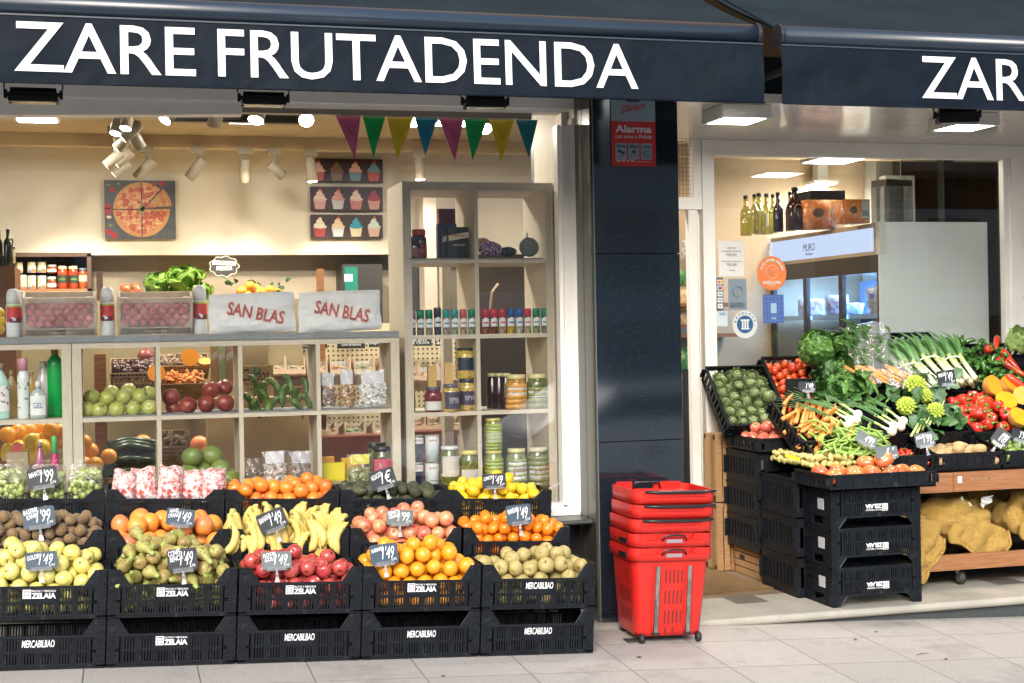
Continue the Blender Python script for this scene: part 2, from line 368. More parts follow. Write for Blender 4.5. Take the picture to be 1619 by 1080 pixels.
def kiwi(i): return disp(xf(body(.026, 1.28, .08, .08, mats=[M_KIWI, STEMB], stem=.001, name='kiwi', n=16, m=10), rot(PM/2, 'X')), .0016, 30, i)
def lemon(i):
    b = MB(); b.smooth = True
    b.lathe([(1e-5,-.047),(.004,-.046),(.008,-.042),(.015,-.037),(.025,-.028),(.031,-.015),(.033,0),(.031,.015),(.025,.028),(.015,.037),(.009,.041),(.006,.046),(.004,.050),(1e-5,.052)], 18, cap=False)
    return disp(b.mesh('lemon', [M_LEMON]), .0022, 24, i)
def avocado(i):
    b = MB(); b.smooth = True
    b.lathe([(1e-5,-.042),(.012,-.040),(.024,-.032),(.031,-.018),(.032,-.004),(.029,.010),(.023,.026),(.016,.040),(.010,.048),(1e-5,.051)], 18, cap=False)
    return disp(b.mesh('avocado', [M_AVO]), .0022, 26, i)
def lobed(q, amp, k, ph=0): return lambda r, z, a: (r*(1-amp*abs(math.cos(k*a/2+ph))**.5+amp*.5), z)
def tomato(m, r, amp=0, k=5, sz=.85, cal=True, nm='tomato', i=0):
    return body(r, sz, .18, .1, mats=[m, STEMG], name=nm, n=30 if amp else 18, fn=lobed(r, amp, k, i) if amp else None, stem=.008 if cal else .001, calyx=(5, r*.62) if cal else None, wob=.0012, seed=i)
def pepper(m, r=.034, L=1.15, i=0, name='pepper'):
    b = MB(); b.smooth = True
    prof = []
    for j in range(13):
        t = j/12; z = (t-.5)*2*r*L
        w = math.sin(PM*min(1, t*.93+.07))**.38 if t < 1 else .01
        w *= (.72+.32*t)
        if t > .93: z -= 0
        prof.append((max(r*w, 1e-5), z-(.010 if j == 12 else (.003 if j == 11 else 0))))
    b.lathe(prof, 28, fn=lambda q, z, a: (q*(1-.13*abs(math.cos(2*a+i))**.6+.05), z), cap=False)
    zt = r*L-.01; b.m = 1
    b.lathe([(.011,zt+.001),(.008,zt+.006),(.004,zt+.009),(.0035,zt+.02),(.0045,zt+.03)], 8)
    return disp(b.mesh(name, [m, STEMG]), .003, 16, i)
def longpep(m, L=.12, r=.014, i=0, curve=.03, name='pepper', mats=None):
    b = MB(); b.smooth = True; pts = []; rad = []
    for j in range(11):
        t = j/10; pts.append((curve*math.sin(t*2.4+i), (t-.5)*L, .006*math.sin(t*5+i))); rad.append(max(.0008, r*(math.sin(min(1, t*5+.35)*PM/2))*(1-t**2.2)**.6))
    b.tube(pts, rad, 10); b.m = 1
    p = Vector(pts[0]); b.tube([p+Vector((0,.004,0)), p+Vector((0,-.006,.002)), p+Vector((.006,-.020,.004))], [r*.6,.003,.0035], 6)
    return disp(b.mesh(name, mats or [m, STEMG]), .003, 30, i)
def carrot(i, L=.17):
    b = MB(); b.smooth = True; pts = []; rad = []; c = [.004,-.006,.010,0][i % 4]
    for j in range(14):
        t = j/13; pts.append((c*math.sin(t*3+i), (t-.5)*L, c*.5*math.cos(t*3))); rad.append((.0145 if j else .009)*(1-t*.62)*(.25 if j == 13 else 1)*(1+.03*math.sin(j*2.1+i)))
    b.tube(pts, rad, 12); b.m = 1; b.tube([(c*math.sin(i), -L/2+.003, 0), (c*math.sin(i), -L/2-.006, 0)], [.006,.004], 7)
    return b.mesh('carrot', [M_CARR, STEMB])
def potato(i, r=.03, m=None, nm='potato'):
    m = m or M_POT
    me = body(r, 1., 0, 0, mats=[m, STEMB], name=nm, n=16, m=11)
    me.transform(scl(1, 1.25+.18*(i % 3), .84)); return disp(disp(me, r*.18, 22, i), .0012, 90, i)
def artichoke(i):
    b = MB(); b.smooth = True; g = random.Random(i); r = .036
    b.m = 2; b.sphere((0,0,0), r*.78, 12, 9, 1, 1, 1.02); b.smooth = False; b.m = 0
    for ring in range(8):
        el = -1.2+ring*.36; k = [6,9,11,12,11,9,6,4][ring]
        for j in range(k):
            a = 2*PM*(j+.5*(ring % 2))/k+g.uniform(-.08,.08)
            M = rot(a, 'Z') @ rot(-el, 'Y') @ tr(r*.80, 0, 0)
            w = r*.46; h = r*.66
            b.add([(0,-w*.75,-h*.5),(0,w*.75,-h*.5),(.007,w*.9,h*.15),(.020,0,h*.95),(.007,-w*.9,h*.15),(.009,0,0)], [(0,1,5),(1,2,5),(2,3,5),(3,4,5),(4,0,5)], M)
    b.m = 1; b.smooth = True; b.cyl((0,0,-.05), (0,0,-.028), .009, .010, 8)
    return disp(b.mesh('artichoke', [M_ART, STEMG, flat((.07,.11,.04), .7)]), .002, 40, i)
def sprout(i):
    b = MB(); b.smooth = True; r = .020
    b.sphere((0,0,0), r, 14, 10)
    for j in range(5):
        a = j*2.4+i; M = rot(a, 'Z') @ rot(.5+.2*j, 'Y')
        def q(u, v, M=M, j=j):
            th = (u-.5)*2.0; ph = (v-.45)*2.2; rr = r*(1.03+.05*abs(u-.5)*2+.05*v)
            return M @ Vector((rr*math.cos(ph)*math.cos(th), rr*math.cos(ph)*math.sin(th), rr*math.sin(ph)))
        b.grid(q, 6, 6)
    return b.mesh('brussels_sprout', [M_SPR])
def bean(i):
    b = MB(); b.smooth = True; L = .13+.02*(i % 3); c = [.020,.032,-.012,.026][i % 4]; pts = []; rad = []
    for j in range(12):
        t = j/11; pts.append((c*math.sin(t*PM), (t-.5)*L, .008*math.sin(t*4+i))); rad.append(.0062*min(1, math.sin(PM*(t*.94+.03))*2.6)*(1+.06*math.sin(j*2.3)))
    b.tube(pts, rad, 8, flat=.7)
    return b.mesh('green_bean', [M_BEAN])
def banana_me(i):
    b = MB(); b.smooth = True; pts = []; rad = []; n = 15; Lr = .085
    for j in range(n):
        t = j/(n-1); a = -.15+t*1.75
        pts.append((Lr*math.sin(a), 0, Lr*math.cos(a)-Lr)); rad.append(.0035+.0135*min(1, math.sin(PM*min(1, max(0, (t-.04)/.96)))*1.9))
    b.tube(pts, rad, 6, flat=1.); b.m = 1
    e = Vector(pts[-1]); d = (e-Vector(pts[-2])).normalized(); b.tube([e-d*.002, e+d*.005], [.0046,.0036], 6)
    me = b.mesh('banana', [M_BAN, M_BANT])
    return me
BANANA = banana_me(0)
def crinkle_leaf(L, W, amp, mt, i, cup=.5, name='leaf', curl=.35):
    b = MB(); b.smooth = True
    def q(u, v):
        w = W*math.sin(PM*min(1, (v*.93+.07)))**.55*(1 if v < .8 else 1-(v-.8)*1.2)
        x = (u-.5)*2*w*.5
        e = abs(u-.5)*2
        z = cup*(e**2)*W*.35+amp*math.sin(u*23+i*2+v*4)*e**.7+amp*math.cos(v*19+i)*e+amp*1.4*noise.noise(Vector((u*9,v*9,i)))
        y = v*L; z2 = curl*L*math.sin(v*PM*.5)**2
        return Vector((x, y*math.cos(curl*v), z+z2))
    b.grid(q, 22, 18); return b
def cabbage(i, r=.085):
    b = MB(); b.smooth = True; b.sphere((0,0,0), r*.8, 20, 14); g = random.Random(i)
    for j in range(13):
        a = j*2.399+i; el = 1.15-.16*j; M = rot(a, 'Z') @ rot(-el, 'Y')
        R_ = r*(.86+.022*j); wx = 1.0+.035*j
        def q(u, v, M=M, R_=R_, j=j, wx=wx):
            th = (u-.5)*1.75*wx; ph = (v-.5)*1.6*wx; e = max(abs(u-.5), abs(v-.5))*2
            rr = R_*(1+.18*e**4+.035*math.sin(u*34+j)*e+.035*math.sin(v*30+j*2)+.05*noise.noise(Vector((u*12,v*12,j))))
            return M @ Vector((rr*math.cos(ph)*math.cos(th), rr*math.cos(ph)*math.sin(th), rr*math.sin(ph)))
        b.m = j % 2; b.grid(q, 16, 16)
    return b.mesh('savoy_cabbage', [mat('savoy_outer', (.045,.14,.03), .45, (.10,.25,.05), 14, c3=(.28,.42,.14), s3=26, lo3=.60, hi3=.68, bump=1, bs=45, bdist=.02), mat('savoy_inner', (.15,.32,.06), .45, (.08,.21,.04), 14, c3=(.4,.52,.2), s3=26, lo3=.60, hi3=.68, bump=1, bs=45, bdist=.02)])
def tapered_leaf(pts, w, mt, b, mi, fold=.35, n=5):
    """a long strap leaf along pts"""
    pts = [Vector(p) for p in pts]; k = len(pts); vs = []; fs = []
    for i, p in enumerate(pts):
        t = (pts[min(i+1, k-1)]-pts[max(i-1, 0)]).normalized(); s_ = t.cross(Vector((0,0,1))).normalized(); u = s_.cross(t)
        ww = w*(1-(i/(k-1))**2.5*.85)
        for j in range(n):
            e = (j/(n-1)-.5)*2; vs.append(p+s_*e*ww+u*abs(e)*ww*fold)
    for i in range(k-1):
        for j in range(n-1): fs.append((i*n+j, i*n+j+1, (i+1)*n+j+1, (i+1)*n+j))
    b.m = mi; b.add(vs, fs)
def leek(i, L=.5):
    """root at y=0, leaves toward +y"""
    b = MB(); b.smooth = True; g = random.Random(i)
    b.tube([(0,0,0),(0,.01,0),(.002,.10,.002),(0,.20,.004)], [.010,.017,.0145,.015], 12)
    b.m = 1; b.tube([(0,.19,.004),(.003,.26,.006),(.004,.31,.008)], [.0152,.0165,.019], 12, flat=.8)
    for j in range(7):
        a = (j-3)*.085+g.uniform(-.03,.03); z = .004+.006*(j % 3); LL = L-.29-.02*abs(j-3)+g.uniform(-.03,.02)
        tapered_leaf([(.002+math.sin(a)*s_*.55*LL*(1+s_), .27+s_*LL*math.cos(a), z+.016*math.sin(s_*3)+s_*.02*(j % 3)-.04*s_*s_) for s_ in [k/7 for k in range(8)]], .017, None, b, 2)
    b.m = 3
    for j in range(16):
        a = g.uniform(0, 6.28); b.tube([(.006*math.cos(a), 0, .006*math.sin(a)), (.02*math.cos(a), -.015-g.uniform(0,.02), .02*math.sin(a))], [.0008,.0005], 3)
    return b.mesh('leek', [M_LEEKW, M_LEEKL, M_LEEKG, M_RUSS])
def onion(i, L=.36):
    b = MB(); b.smooth = True; g = random.Random(i+50)
    b.lathe([(.002,-.026),(.014,-.024),(.025,-.014),(.029,0),(.025,.014),(.015,.024),(.009,.034),(.008,.07)], 16, T=rot(-PM/2, 'X'))
    b.m = 1; b.tube([(0,.06,0),(.002,.10,.002),(0,.14,0)], [.0083,.008,.009], 8)
    b.m = 2
    for j in range(4):
        a = (j-1.5)*.16; n = 8
        pts = [(math.sin(a)*s_*s_*.5*L+.01*math.sin(s_*4+i), .12+s_*(L-.12), .004*j-.05*s_*s_) for s_ in [k/n for k in range(n+1)]]
        b.tube(pts, [.006*(1-.75*(k/n)) for k in range(n+1)], 6, flat=.6)
    return b.mesh('spring_onion', [M_ONI, M_LEEKL, M_LEEKG])
def romanesco(i, r=.055):
    b = MB(); b.smooth = False
    for k in range(70):
        t = (k+.5)/70; a = k*2.39996; el = (1-t)*1.5; rr = r*(1-.55*(1-t)**1.5)
        d = Vector((math.cos(a)*math.cos(el), math.sin(a)*math.cos(el), math.sin(el)*1.25)); p = d*r*(.80)
        s_ = r*(.10+.14*t); M = Matrix.Translation(p) @ d.to_track_quat('Z', 'Y').to_matrix().to_4x4()
        b.lathe([(s_,-s_*.4),(s_*.8,s_*.25),(s_*.42,s_*.85),(.0001,s_*1.5)], 7, T=M, cap=False)
    b.sphere((0,0,0), r*.82, 12, 8)
    return disp(b.mesh('romanesco', [M_ROMA]), .003, 120, i)
def caulif(i, r=.075):
    b = MB(); b.smooth = True; g = random.Random(i)
    for k in range(110):
        a = g.uniform(0, 6.28); z = g.uniform(0, 1); q = math.sqrt(1-z*z); b.sphere((r*.9*q*math.cos(a), r*.9*q*math.sin(a), r*.75*z), r*g.uniform(.14,.22), 8, 6)
    return disp(b.mesh('curd', [M_CAUL]), .004, 90, i)
def half_pumpkin(i, r=.065):
    b = MB(); b.smooth = True
    b.lathe([(r*math.cos(t)*1.0, -r*1.15*math.sin(t)) for t in [k*PM/2/9 for k in range(10)]][::-1], 26, cap=False, fn=lambda q, z, a: (max(q, 1e-5)*(1+.03*math.cos(8*a)), z))
    b.m = 1; b.smooth = False
    n = 26; rr = r*.985
    b.add([(rr*(1+.03*math.cos(8*2*PM*k/n))*math.cos(2*PM*k/n), rr*(1+.03*math.cos(8*2*PM*k/n))*math.sin(2*PM*k/n), .0015) for k in range(n)], [tuple(range(n))])
    return b.mesh('pumpkin_half', [M_PUMS, M_PUMF])
def sticker_on(me, r, c):
    n = len(me.vertices); b = MB(); 
    for v in me.vertices: b.v.append(v.co.copy())
    for p_ in me.polygons: b.f.append(list(p_.vertices)); b.mi.append(p_.material_index); b.sm.append(True)
    b.m = 2; rr = r*1.012
    b.add([Vector((.17*math.cos(k*PM/5), -1, .12*math.sin(k*PM/5))).normalized()*rr for k in range(10)], [tuple(range(10))])
    return b.mesh(me.name, list(me.materials)+[flat(c, .4)])
V = dict(
    gold=apple(M_GOLD, .0405), pear=[pear(i) for i in range(3)], red=apple(M_RED, .041, 3), orange=orange(M_ORAN, .041), russ=apple(M_RUSS, .0405, 5),
    kiwi=[kiwi(i) for i in range(3)], grapef=orange(M_GRAPEF, .052, .92, 'grapefruit'), pinka=apple(M_PINKA, .040, 8), mand=orange(M_MAND, .033, .86, 'mandarin'),
    dorange=orange(M_ORAD, .039, .97, 'orange', 4), avo=[avocado(i) for i in range(3)], lemon=[lemon(i) for i in range(3)],
    tom=[tomato(M_TOM, .0275, cal=(i == 1), i=i) for i in range(3)], tomp=[tomato(M_TOMP, .036, .16, 6, .8, i == 0, 'ribbed_tomato', i) for i in range(3)],
    tomb=[tomato(M_TOMB, .052, .10, 5, .74, False, 'beef_tomato', i) for i in range(3)], art=[artichoke(i) for i in range(3)],
    pepr=[pepper(M_PEPR, .037, 1.0, i) for i in range(3)], chil=[pepper(M_PEPR, .020, 1.3, i, 'small_red_pepper') for i in range(3)],
    pepg=[longpep(M_PEPG, .080, .0175, i, .016, 'green_pepper') for i in range(4)], carrot=[carrot(i) for i in range(4)],
    pot=[potato(i) for i in range(4)], npot=[potato(i, .019, M_NPOT, 'small_potato') for i in range(4)], spr=[sprout(i) for i in range(3)], bean=[bean(i) for i in range(4)],
    gapp=apple(M_GAPP, .040, 11), pome=[body(.050, .9, -.05, .0, mats=[M_POME, M_POME], stem=0, name='pomegranate', wob=.004, seed=i, tw=.2, calyx=(6, .012)) for i in range(2)])
for k_, r_, c_ in (('orange', .041, (.75,.75,.7)), ('dorange', .039, (.1,.2,.5)), ('red', .041, (.7,.7,.5)), ('gold', .0405, (.1,.3,.6)), ('grapef', .052, (.75,.7,.6)), ('pinka', .040, (.7,.7,.6))): V[k_].append(sticker_on(V[k_][1], r_, c_))
def scatter(kind, name, cat, label, group, pts, M, rots=None):
    for i, p in enumerate(pts):
        me = V[kind][random.randrange(len(V[kind]))]
        q = rots(i, p) if rots else rrot()
        make(name, cat, label, me, M @ tr(*p) @ q @ jig(), group)
# ------------------------------------------------------------ plastic crates
def crate_me(w=.598, d=.31, h=.23, lip=.075, solid=False):
    b = MB(); W, D = w/2, d/2; t = .008; top = h-lip
    b.box(-W, W, -D, D, .006, .014)
    for sx in (-1, 1):
        for sy in (-1, 1):
            b.box(sx*W, sx*(W-.040), sy*D, sy*(D-.007), 0, h-.002); b.box(sx*W, sx*(W-.007), sy*(D-.007), sy*(D-.040), 0, h-.002)
            for k in range(6): b.box(sx*(W+.003), sx*(W-.042), sy*(D+.003), sy*(D-.004), .018+k*.036, .0205+k*.036)
            for k in range(2): b.box(sx*(W-.012-k*.016), sx*(W-.0145-k*.016), sy*(D+.0035), sy*D, .0, h)
    rows = [(.022, top*.46), (top*.54, top-.012)]
    for s in (-1, 1):     # long faces
        y0, y1 = s*(D-.007), s*(D-.001)
        def bx(x0, x1, z0, z1, o=0): b.box(x0, x1, y0, y1+s*o, z0, z1)
        bx(-W+.04, W-.04, 0, .022); bx(-W+.04, W-.04, top*.46, top*.54); bx(-W+.04, W-.04, top-.012, top, .003)
        for z in (.012, top*.5, top-.020): b.box(-W+.04, W-.04, s*(D+.0035), s*(D-.001), z-.0012, z+.0012)
        bx(-W+.04, -W+.065, .022, top-.012); bx(W-.065, W-.04, .022, top-.012)
        for q in (-1, 1):  # sloping shoulders of the cut-out
            b.prism([(q*(W-.040), top), (q*(W-.040), h-.003), (q*(W-.050), h-.003), (q*(W-.098), top)], y0, y1)
            b.tube([(q*(W-.098), s*(D-.002), top), (q*(W-.050), s*(D-.002), h-.003)], .0035, 5)
        n = 36; x0, x1 = -W+.065, W-.065; p = (x1-x0)/n
        for ri, (z0, z1) in enumerate(rows):
            for k in range(n+1):
                x = x0+k*p; big = k % 6 == 0
                if ri == 1 and abs(x) < .085 and s < 0: continue
                b.box(x-(p*.27 if not big else p*.6), x+(p*.27 if not big else p*.6), y0, y1, z0, z1)
            if ri == 1 and s < 0: b.box(-.085, .085, y0, y1, z0, z1)
        for k in range(0, n+1, 6): b.box(x0+k*p-.001, x0+k*p+.001, s*(D+.003), s*(D-.001), .0, top)
        b.box(-W+.04, W-.04, s*D, s*(D-.007), h-.002, h) if False else None
    for s in (-1, 1):     # short faces
        x0, x1 = s*(W-.007), s*(W-.001)
        for z0, z1 in ((0, .022), (h*.32, h*.38), (h*.66, h*.72), (h-.022, h)): b.box(x0, x1, -D+.04, D-.04, z0, z1)
        n = 16; p = (d-.08)/n
        for z0, z1 in ((.022, h*.32), (h*.38, h*.66), (h*.72, h-.022)):
            for k in range(n+1):
                if z1 > h*.8 and 4 < k < 12: continue
                b.box(x0, x1, -D+.04+k*p-p*.26, -D+.04+k*p+p*.26, z0, z1)
        for z in (.03, h*.35, h*.69, h-.01): b.box(s*(W+.003), x0, -D, D, z-.0013, z+.0013)
    return b.mesh('plastic_crate', BLACKP)
CR = crate_me(); CRL = crate_me(h=.18, lip=.05); CR40 = crate_me(.59, .34, .233, .062)
LINEL = flat((.02,.02,.022), .5)
def zelaia_label(inv=False):
    b = MB(); y = -.001
    def bx(x0, x1, z0, z1): b.box(x0, x1, y, 0, z0, z1)
    bx(-.075, -.038, -.021, .021)
    m1 = b.mesh('emblem', WHITEL)
    e = MB()
    for z in (-.014, -.007, 0, .007): e.box(-.071, -.042, -.0022, -.001, z, z+.002)
    e.box(-.0665, -.0655, -.0022, -.001, -.016, .012); e.box(-.048, -.047, -.0022, -.001, -.016, .012); e.box(-.071, -.042, -.0022, -.001, .0135, .017)
    m2 = e.mesh('emblem_lines', LINEL)
    t1 = xf(text_me('ZELAIA', .108, .026, WHITEL, bold=.035, space=.95), tr(.018, 0, -.008))
    t2 = xf(text_me('FRUTAS Y VERDURAS', .106, .009, WHITEL, bold=.01), tr(.018, 0, .014))
    return [m1, m2, t1, t2]
def merge(meshes, name):
    """several small meshes joined as one, materials kept"""
    vs = []; fs = []; mi = []; mats = []
    for me in meshes:
        n = len(vs); vs += [tuple(v.co) for v in me.vertices]
        ms = list(me.materials)
        for m in ms:
            if m not in mats: mats.append(m)
        for p in me.polygons: fs.append([i+n for i in p.vertices]); mi.append(mats.index(ms[p.material_index]) if ms else 0)
    r = bpy.data.meshes.new(name); r.from_pydata(vs, [], fs)
    for m in mats: r.materials.append(m)
    r.polygons.foreach_set('material_index', mi); r.update(); return r
LZ = merge(zelaia_label(), 'printed_label'); LM = text_me('MERCABILBAO', .145, .034, WHITEL, bold=.012, shear=.12)
def crate(M, label, which, me=None, d=.31, group='black plastic crates of the left stall', zl=None, inv=False, h=.23):
    parts = [(None, me or CR)]
    if which:
        L = LZ if which == 'Z' else LM
        z = zl if zl else ((.155*.77) if h > .2 else .13*.76)
        P = tr(0, -d/2-.0035, z)
        if which == 'Z' and zl is None: P = tr(0, -d/2-.0035, z)
        parts.append(('printed_label', L, None, P))
    return make('plastic_crate', 'crate', label, parts, M, group)
SL = math.atan(.0478)
def frame(Y, zr, X=2.33): return tr(X, Y, zr) @ rot(SL, 'Y')     # tilted like the pavement; x runs along the facade, origin at the right end
ROWC = [-2.735, -2.130, -1.524, -.918, -.311]                    # crate centres along a row
OR1, OR2, OR3 = 7.125, 7.455, 7.77
zr1 = .002
F1 = frame(OR1, pav(2.33, OR1)); F2 = frame(OR2, .603-.23); F3 = frame(OR3, .770-.18)
names1 = ['yellow apples', 'brown-green pears', 'dark red apples', 'oranges', 'russet apples']
lowl = ['M', 'Z', 'M', 'M', 'M']; upl = ['Z', 'Z', 'Z', 'Z', 'M']
for i, c in enumerate(ROWC):
    crate(F1 @ tr(c, 0, 0), 'empty black plastic crate on the pavement under the crate of %s' % names1[i], lowl[i])
    crate(F1 @ tr(c+random.uniform(-.003,.003), 0, .231), 'black plastic crate holding the %s, front row' % names1[i], upl[i])
names2 = ['brown kiwis', 'grapefruits', 'bananas', 'blushed yellow-red apples', 'mandarins']
for i, c in enumerate(ROWC): crate(F2 @ tr(c-(.02 if i == 4 else 0), 0, 0), 'black plastic crate holding the %s, middle row' % names2[i], None)
names3 = ['boxed green grapes', 'bagged strawberries', 'deep orange oranges', 'avocados', 'lemons']
for i, c in enumerate(ROWC): crate(F3 @ tr(c-(.02 if i == 4 else 0), 0, 0), 'low black plastic crate holding the %s, back row' % names3[i], None, CRL, h=.18)
# rack that carries the middle and back rows
b = MB()
for y, z in ((7.31, .373), (7.60, .373), (7.64, .585), (7.90, .585)):
    b.T = frame(y, z, 2.33); b.cbox(-1.52, 0, -.012, 3.0, .018, .02)
b.T = None
for x in (-.68, .8, 2.28):
    for y, z in ((7.31, .36), (7.60, .36), (7.64, .57), (7.90, .57)):
        b.box(x-.012, x+.012, y-.009, y+.009, pav(x, y), z+.0478*(2.33-x)-.01)
make('stall_rack', 'rack', 'black metal rack under the middle and back rows of fruit crates', b.mesh('stall_rack', BLACKP2))
def heap(kind, name, cat, label, group, Fm, ci, r, n, h=.23, lip=.075, d=.295, seed=1, base=.016, slope=1.0, squash=1., rots=None, w=.575, cull=True, lower=None, iters=230):
    p, rad = pile(n, r, w, d, base, h-.02, slope, iters, seed)
    keep = [k for k in range(n) if (p[k, 2] > h-lip-2.6*r) or (p[k, 1] < -d/2+2.6*r)] if cull else range(n)
    if kind == 'pear': p[:, 1] = np.where(p[:, 2] < h-lip, p[:, 1]*.6, p[:, 1]); p[:, 0] *= np.where(p[:, 2] < h-lip+.02, .84, .95)
    scatter(kind, name, cat, label, group, [tuple(p[k]) for k in keep], Fm @ tr(ROWC[ci] if ci is not None else 0, 0, 0), rots)
U = .231
def frot(i, p):   # blossom or stem end often turned to the viewer
    return rot(random.uniform(-.9, .9), 'Z') @ rot(random.choice((1, -1))*PM/2+random.uniform(-.7,.7), 'X') @ rot(random.uniform(0, 6), 'Z')
heap('gold', 'apple', 'apple', 'yellow apple heaped in the leftmost front-row crate', 'golden apples', F1 @ tr(0,0,U), 0, .0395, 112, seed=11, rots=frot, slope=.4)
heap('pear', 'pear', 'pear', 'brown-green pear heaped high in the front-row crate', 'pears', F1 @ tr(0,0,U), 1, .036, 150, seed=12, rots=frot, slope=.42, d=.27)
heap('red', 'apple', 'apple', 'dark red apple in the front-row crate', 'dark red apples', F1 @ tr(0,0,U), 2, .041, 84, seed=13, rots=frot, slope=.35)
heap('orange', 'orange', 'orange', 'orange heaped in the front-row crate', 'front row oranges', F1 @ tr(0,0,U), 3, .041, 100, seed=14, slope=.4)
heap('russ', 'apple', 'apple', 'dull russet apple in the rightmost front-row crate', 'russet apples', F1 @ tr(0,0,U), 4, .041, 86, seed=15, rots=frot, slope=.35)
heap('kiwi', 'kiwi', 'kiwi', 'brown furry kiwi in the middle-row crate', 'kiwis', F2, 0, .030, 262, seed=21, slope=.4)
heap('grapef', 'grapefruit', 'grapefruit', 'grapefruit in the crate behind the pears', 'grapefruits', F2, 1, .051, 42, seed=22, slope=.4)
heap('pinka', 'apple', 'apple', 'apple blushed yellow and red in the crate behind the oranges', 'blushed apples', F2, 3, .040, 102, seed=23, rots=frot, slope=.45)
heap('mand', 'mandarin', 'mandarin', 'mandarin heaped in the rightmost middle-row crate', 'mandarins', F2 @ tr(-.02,0,0), 4, .0325, 178, seed=24, slope=.45)
heap('dorange', 'orange', 'orange', 'deep orange blood orange in the back-row crate behind the bananas', 'back row oranges', F3, 2, .0385, 78, .18, .05, .29, seed=31, slope=.45)
heap('avo', 'avocado', 'avocado', 'dark knobbly avocado in the back-row crate', 'avocados', F3, 3, .0345, 100, .18, .05, .29, seed=32, slope=.45)
heap('lemon', 'lemon', 'lemon', 'lemon heaped in the rightmost back-row crate', 'lemons', F3 @ tr(-.02,0,0), 4, .0365, 90, .18, .05, .29, seed=33, rots=lambda i, p: rot(random.uniform(-.9,.9), 'Z') @ rot(random.choice((1,-1))*random.uniform(.6,1.6), 'X'))
# bananas: hands lying over each other, tips hanging down over the front
def banana_hand(M, k, label, g, flip):
    root = ob('banana_hand', None); root.matrix_world = M
    tag(root, label, 'bananas', 'hands of bananas in the middle-row crate')
    for j in range(k):
        a = .25+j*.30+g.uniform(-.05,.05)
        ob('banana', BANANA, root, (rot(PM, 'Z') if flip else Matrix.Identity(4)) @ tr(0, (.011*j if flip else -.011*j), 0) @ rot(a, 'Y') @ rot(g.uniform(-.25,.25), 'X') @ scl(g.uniform(1.2,1.4), 1.18, g.uniform(1.15,1.35)))
    b = MB(); b.smooth = True; b.sphere((0,0,.0), .017, 8, 6, 1, 1.6, .9)
    ob('crown', b.mesh('crown', M_BANG), root)
BM = F2 @ tr(ROWC[2], 0, 0)
g = random.Random(3)
for row, (y, z, xs) in enumerate(((.10, .325, (-.20,-.07,.05,.17)), (.03, .315, (-.24,-.13,-.01,.11,.22)), (-.05, .30, (-.26,-.16,-.05,.06,.17,.25)), (-.115, .262, (-.25,-.17,-.06,.04,.14,.24)), (-.14, .20, (-.20,-.08,.05,.17)))):
    for k, x in enumerate(xs):
        z2 = z-.35*x*x; flip = g.random() < .5+x*1.2
        M = BM @ tr(x+(.04 if flip else -.04), y, z2) @ rot(g.uniform(-.5,.5), 'Z') @ rot(g.uniform(-.25,.45)+(.5 if row < 2 else 0)*(1 if flip else -1)*-.6, 'Y') @ rot(g.uniform(-.3,.1), 'X')
        banana_hand(M, 3 if row < 4 else 2, 'yellow bananas joined at the crown, heaped in the middle-row crate', g, flip)
# ------------------------------------------------------------ price tags: card, clear clip, chalk writing
TAGB = mat('tag_black', (.010,.013,.019), .5, (.025,.032,.042), 22, .4, .7); TAGG = mat('tag_grey', (.10,.125,.125), .4, (.14,.165,.165), 12); TAGU = mat('tag_slate', (.028,.055,.085), .5, (.045,.075,.105), 16)
def rrect(w, h, r, n=4):
    pts = []
    for cx, cz, a0 in ((w/2-r, h/2-r, 0), (-w/2+r, h/2-r, 90), (-w/2+r, -h/2+r, 180), (w/2-r, -h/2+r, 270)):
        for k in range(n+1): a = R(a0+90*k/n); pts.append((cx+r*math.cos(a), cz+r*math.sin(a)))
    return pts
def price_tag(px, py, Y, wp, hp, deg, words, price, col, label, lean=-.15, yaw=0, clip=1, wd=1.):
    p = at(px, py, Y); s = (p.x*st+p.y*ct)/F
    w, h = wp*s*1.02, hp*s
    root = ob('price_tag', None); root.matrix_world = tr(*p) @ rot(yaw, 'Z') @ rot(lean, 'X') @ rot(-R(deg)-.0175, 'Y')
    tag(root, label, 'price tag', 'chalk price tags')
    b = MB(); b.prism(rrect(w, h, h*.12), 0, .003); card = ob('card', b.mesh('card', col), root)
    meshes = []
    if words: meshes.append(xf(text_me(words, w*.46*wd, h*(.5 if '\n' in words else .26), INKW, bold=.012, shear=.3), tr(-w*.22, -.0012, h*.22) @ rot(-.2, 'Y')))
    if price: meshes.append(xf(text_me(price, w*.46, h*.62, INKW, bold=.004, shear=.35), tr(w*.14, -.0012, h*.06)))
    meshes.append(xf(text_me('€/kg', w*.2, h*.16, INKW, shear=.3), tr(w*.33, -.0012, -h*.3) @ rot(-.3, 'Y')))
    ob('chalk_writing', merge(meshes, 'chalk_writing'), root)
    b = MB(); b.box(-w*.34, w*.34, -.006, .006, -h*.5-.008, -h*.36); L = .055*clip
    for k in (-1, 1): b.cyl((k*w*.22, -.007, -h*.46), (k*w*.22, .007, -h*.46), .005, n=8)
    b.tube([(0,0,-h*.5), (0,0,-h*.5-L*.35)], [.008,.005], 8); b.sphere((0,0,-h*.5-L*.4), .008, 8, 6); b.box(-.007,.007,-.005,.005,-h*.5-L*.75,-h*.5-L*.45)
    b.add([(-.007,-.004,-h*.5-L*.7),(.007,-.004,-h*.5-L*.7),(.012,-.008,-h*.5-L*1.15),(-.012,-.008,-h*.5-L*1.15),(-.007,.004,-h*.5-L*.7),(.007,.004,-h*.5-L*.7),(.012,.002,-h*.5-L*1.15),(-.012,.002,-h*.5-L*1.15)], [(0,3,2,1),(4,5,6,7),(0,1,5,4),(1,2,6,5),(2,3,7,6),(3,0,4,7)])
    ob('clip', b.mesh('clip', CLEARP), root)
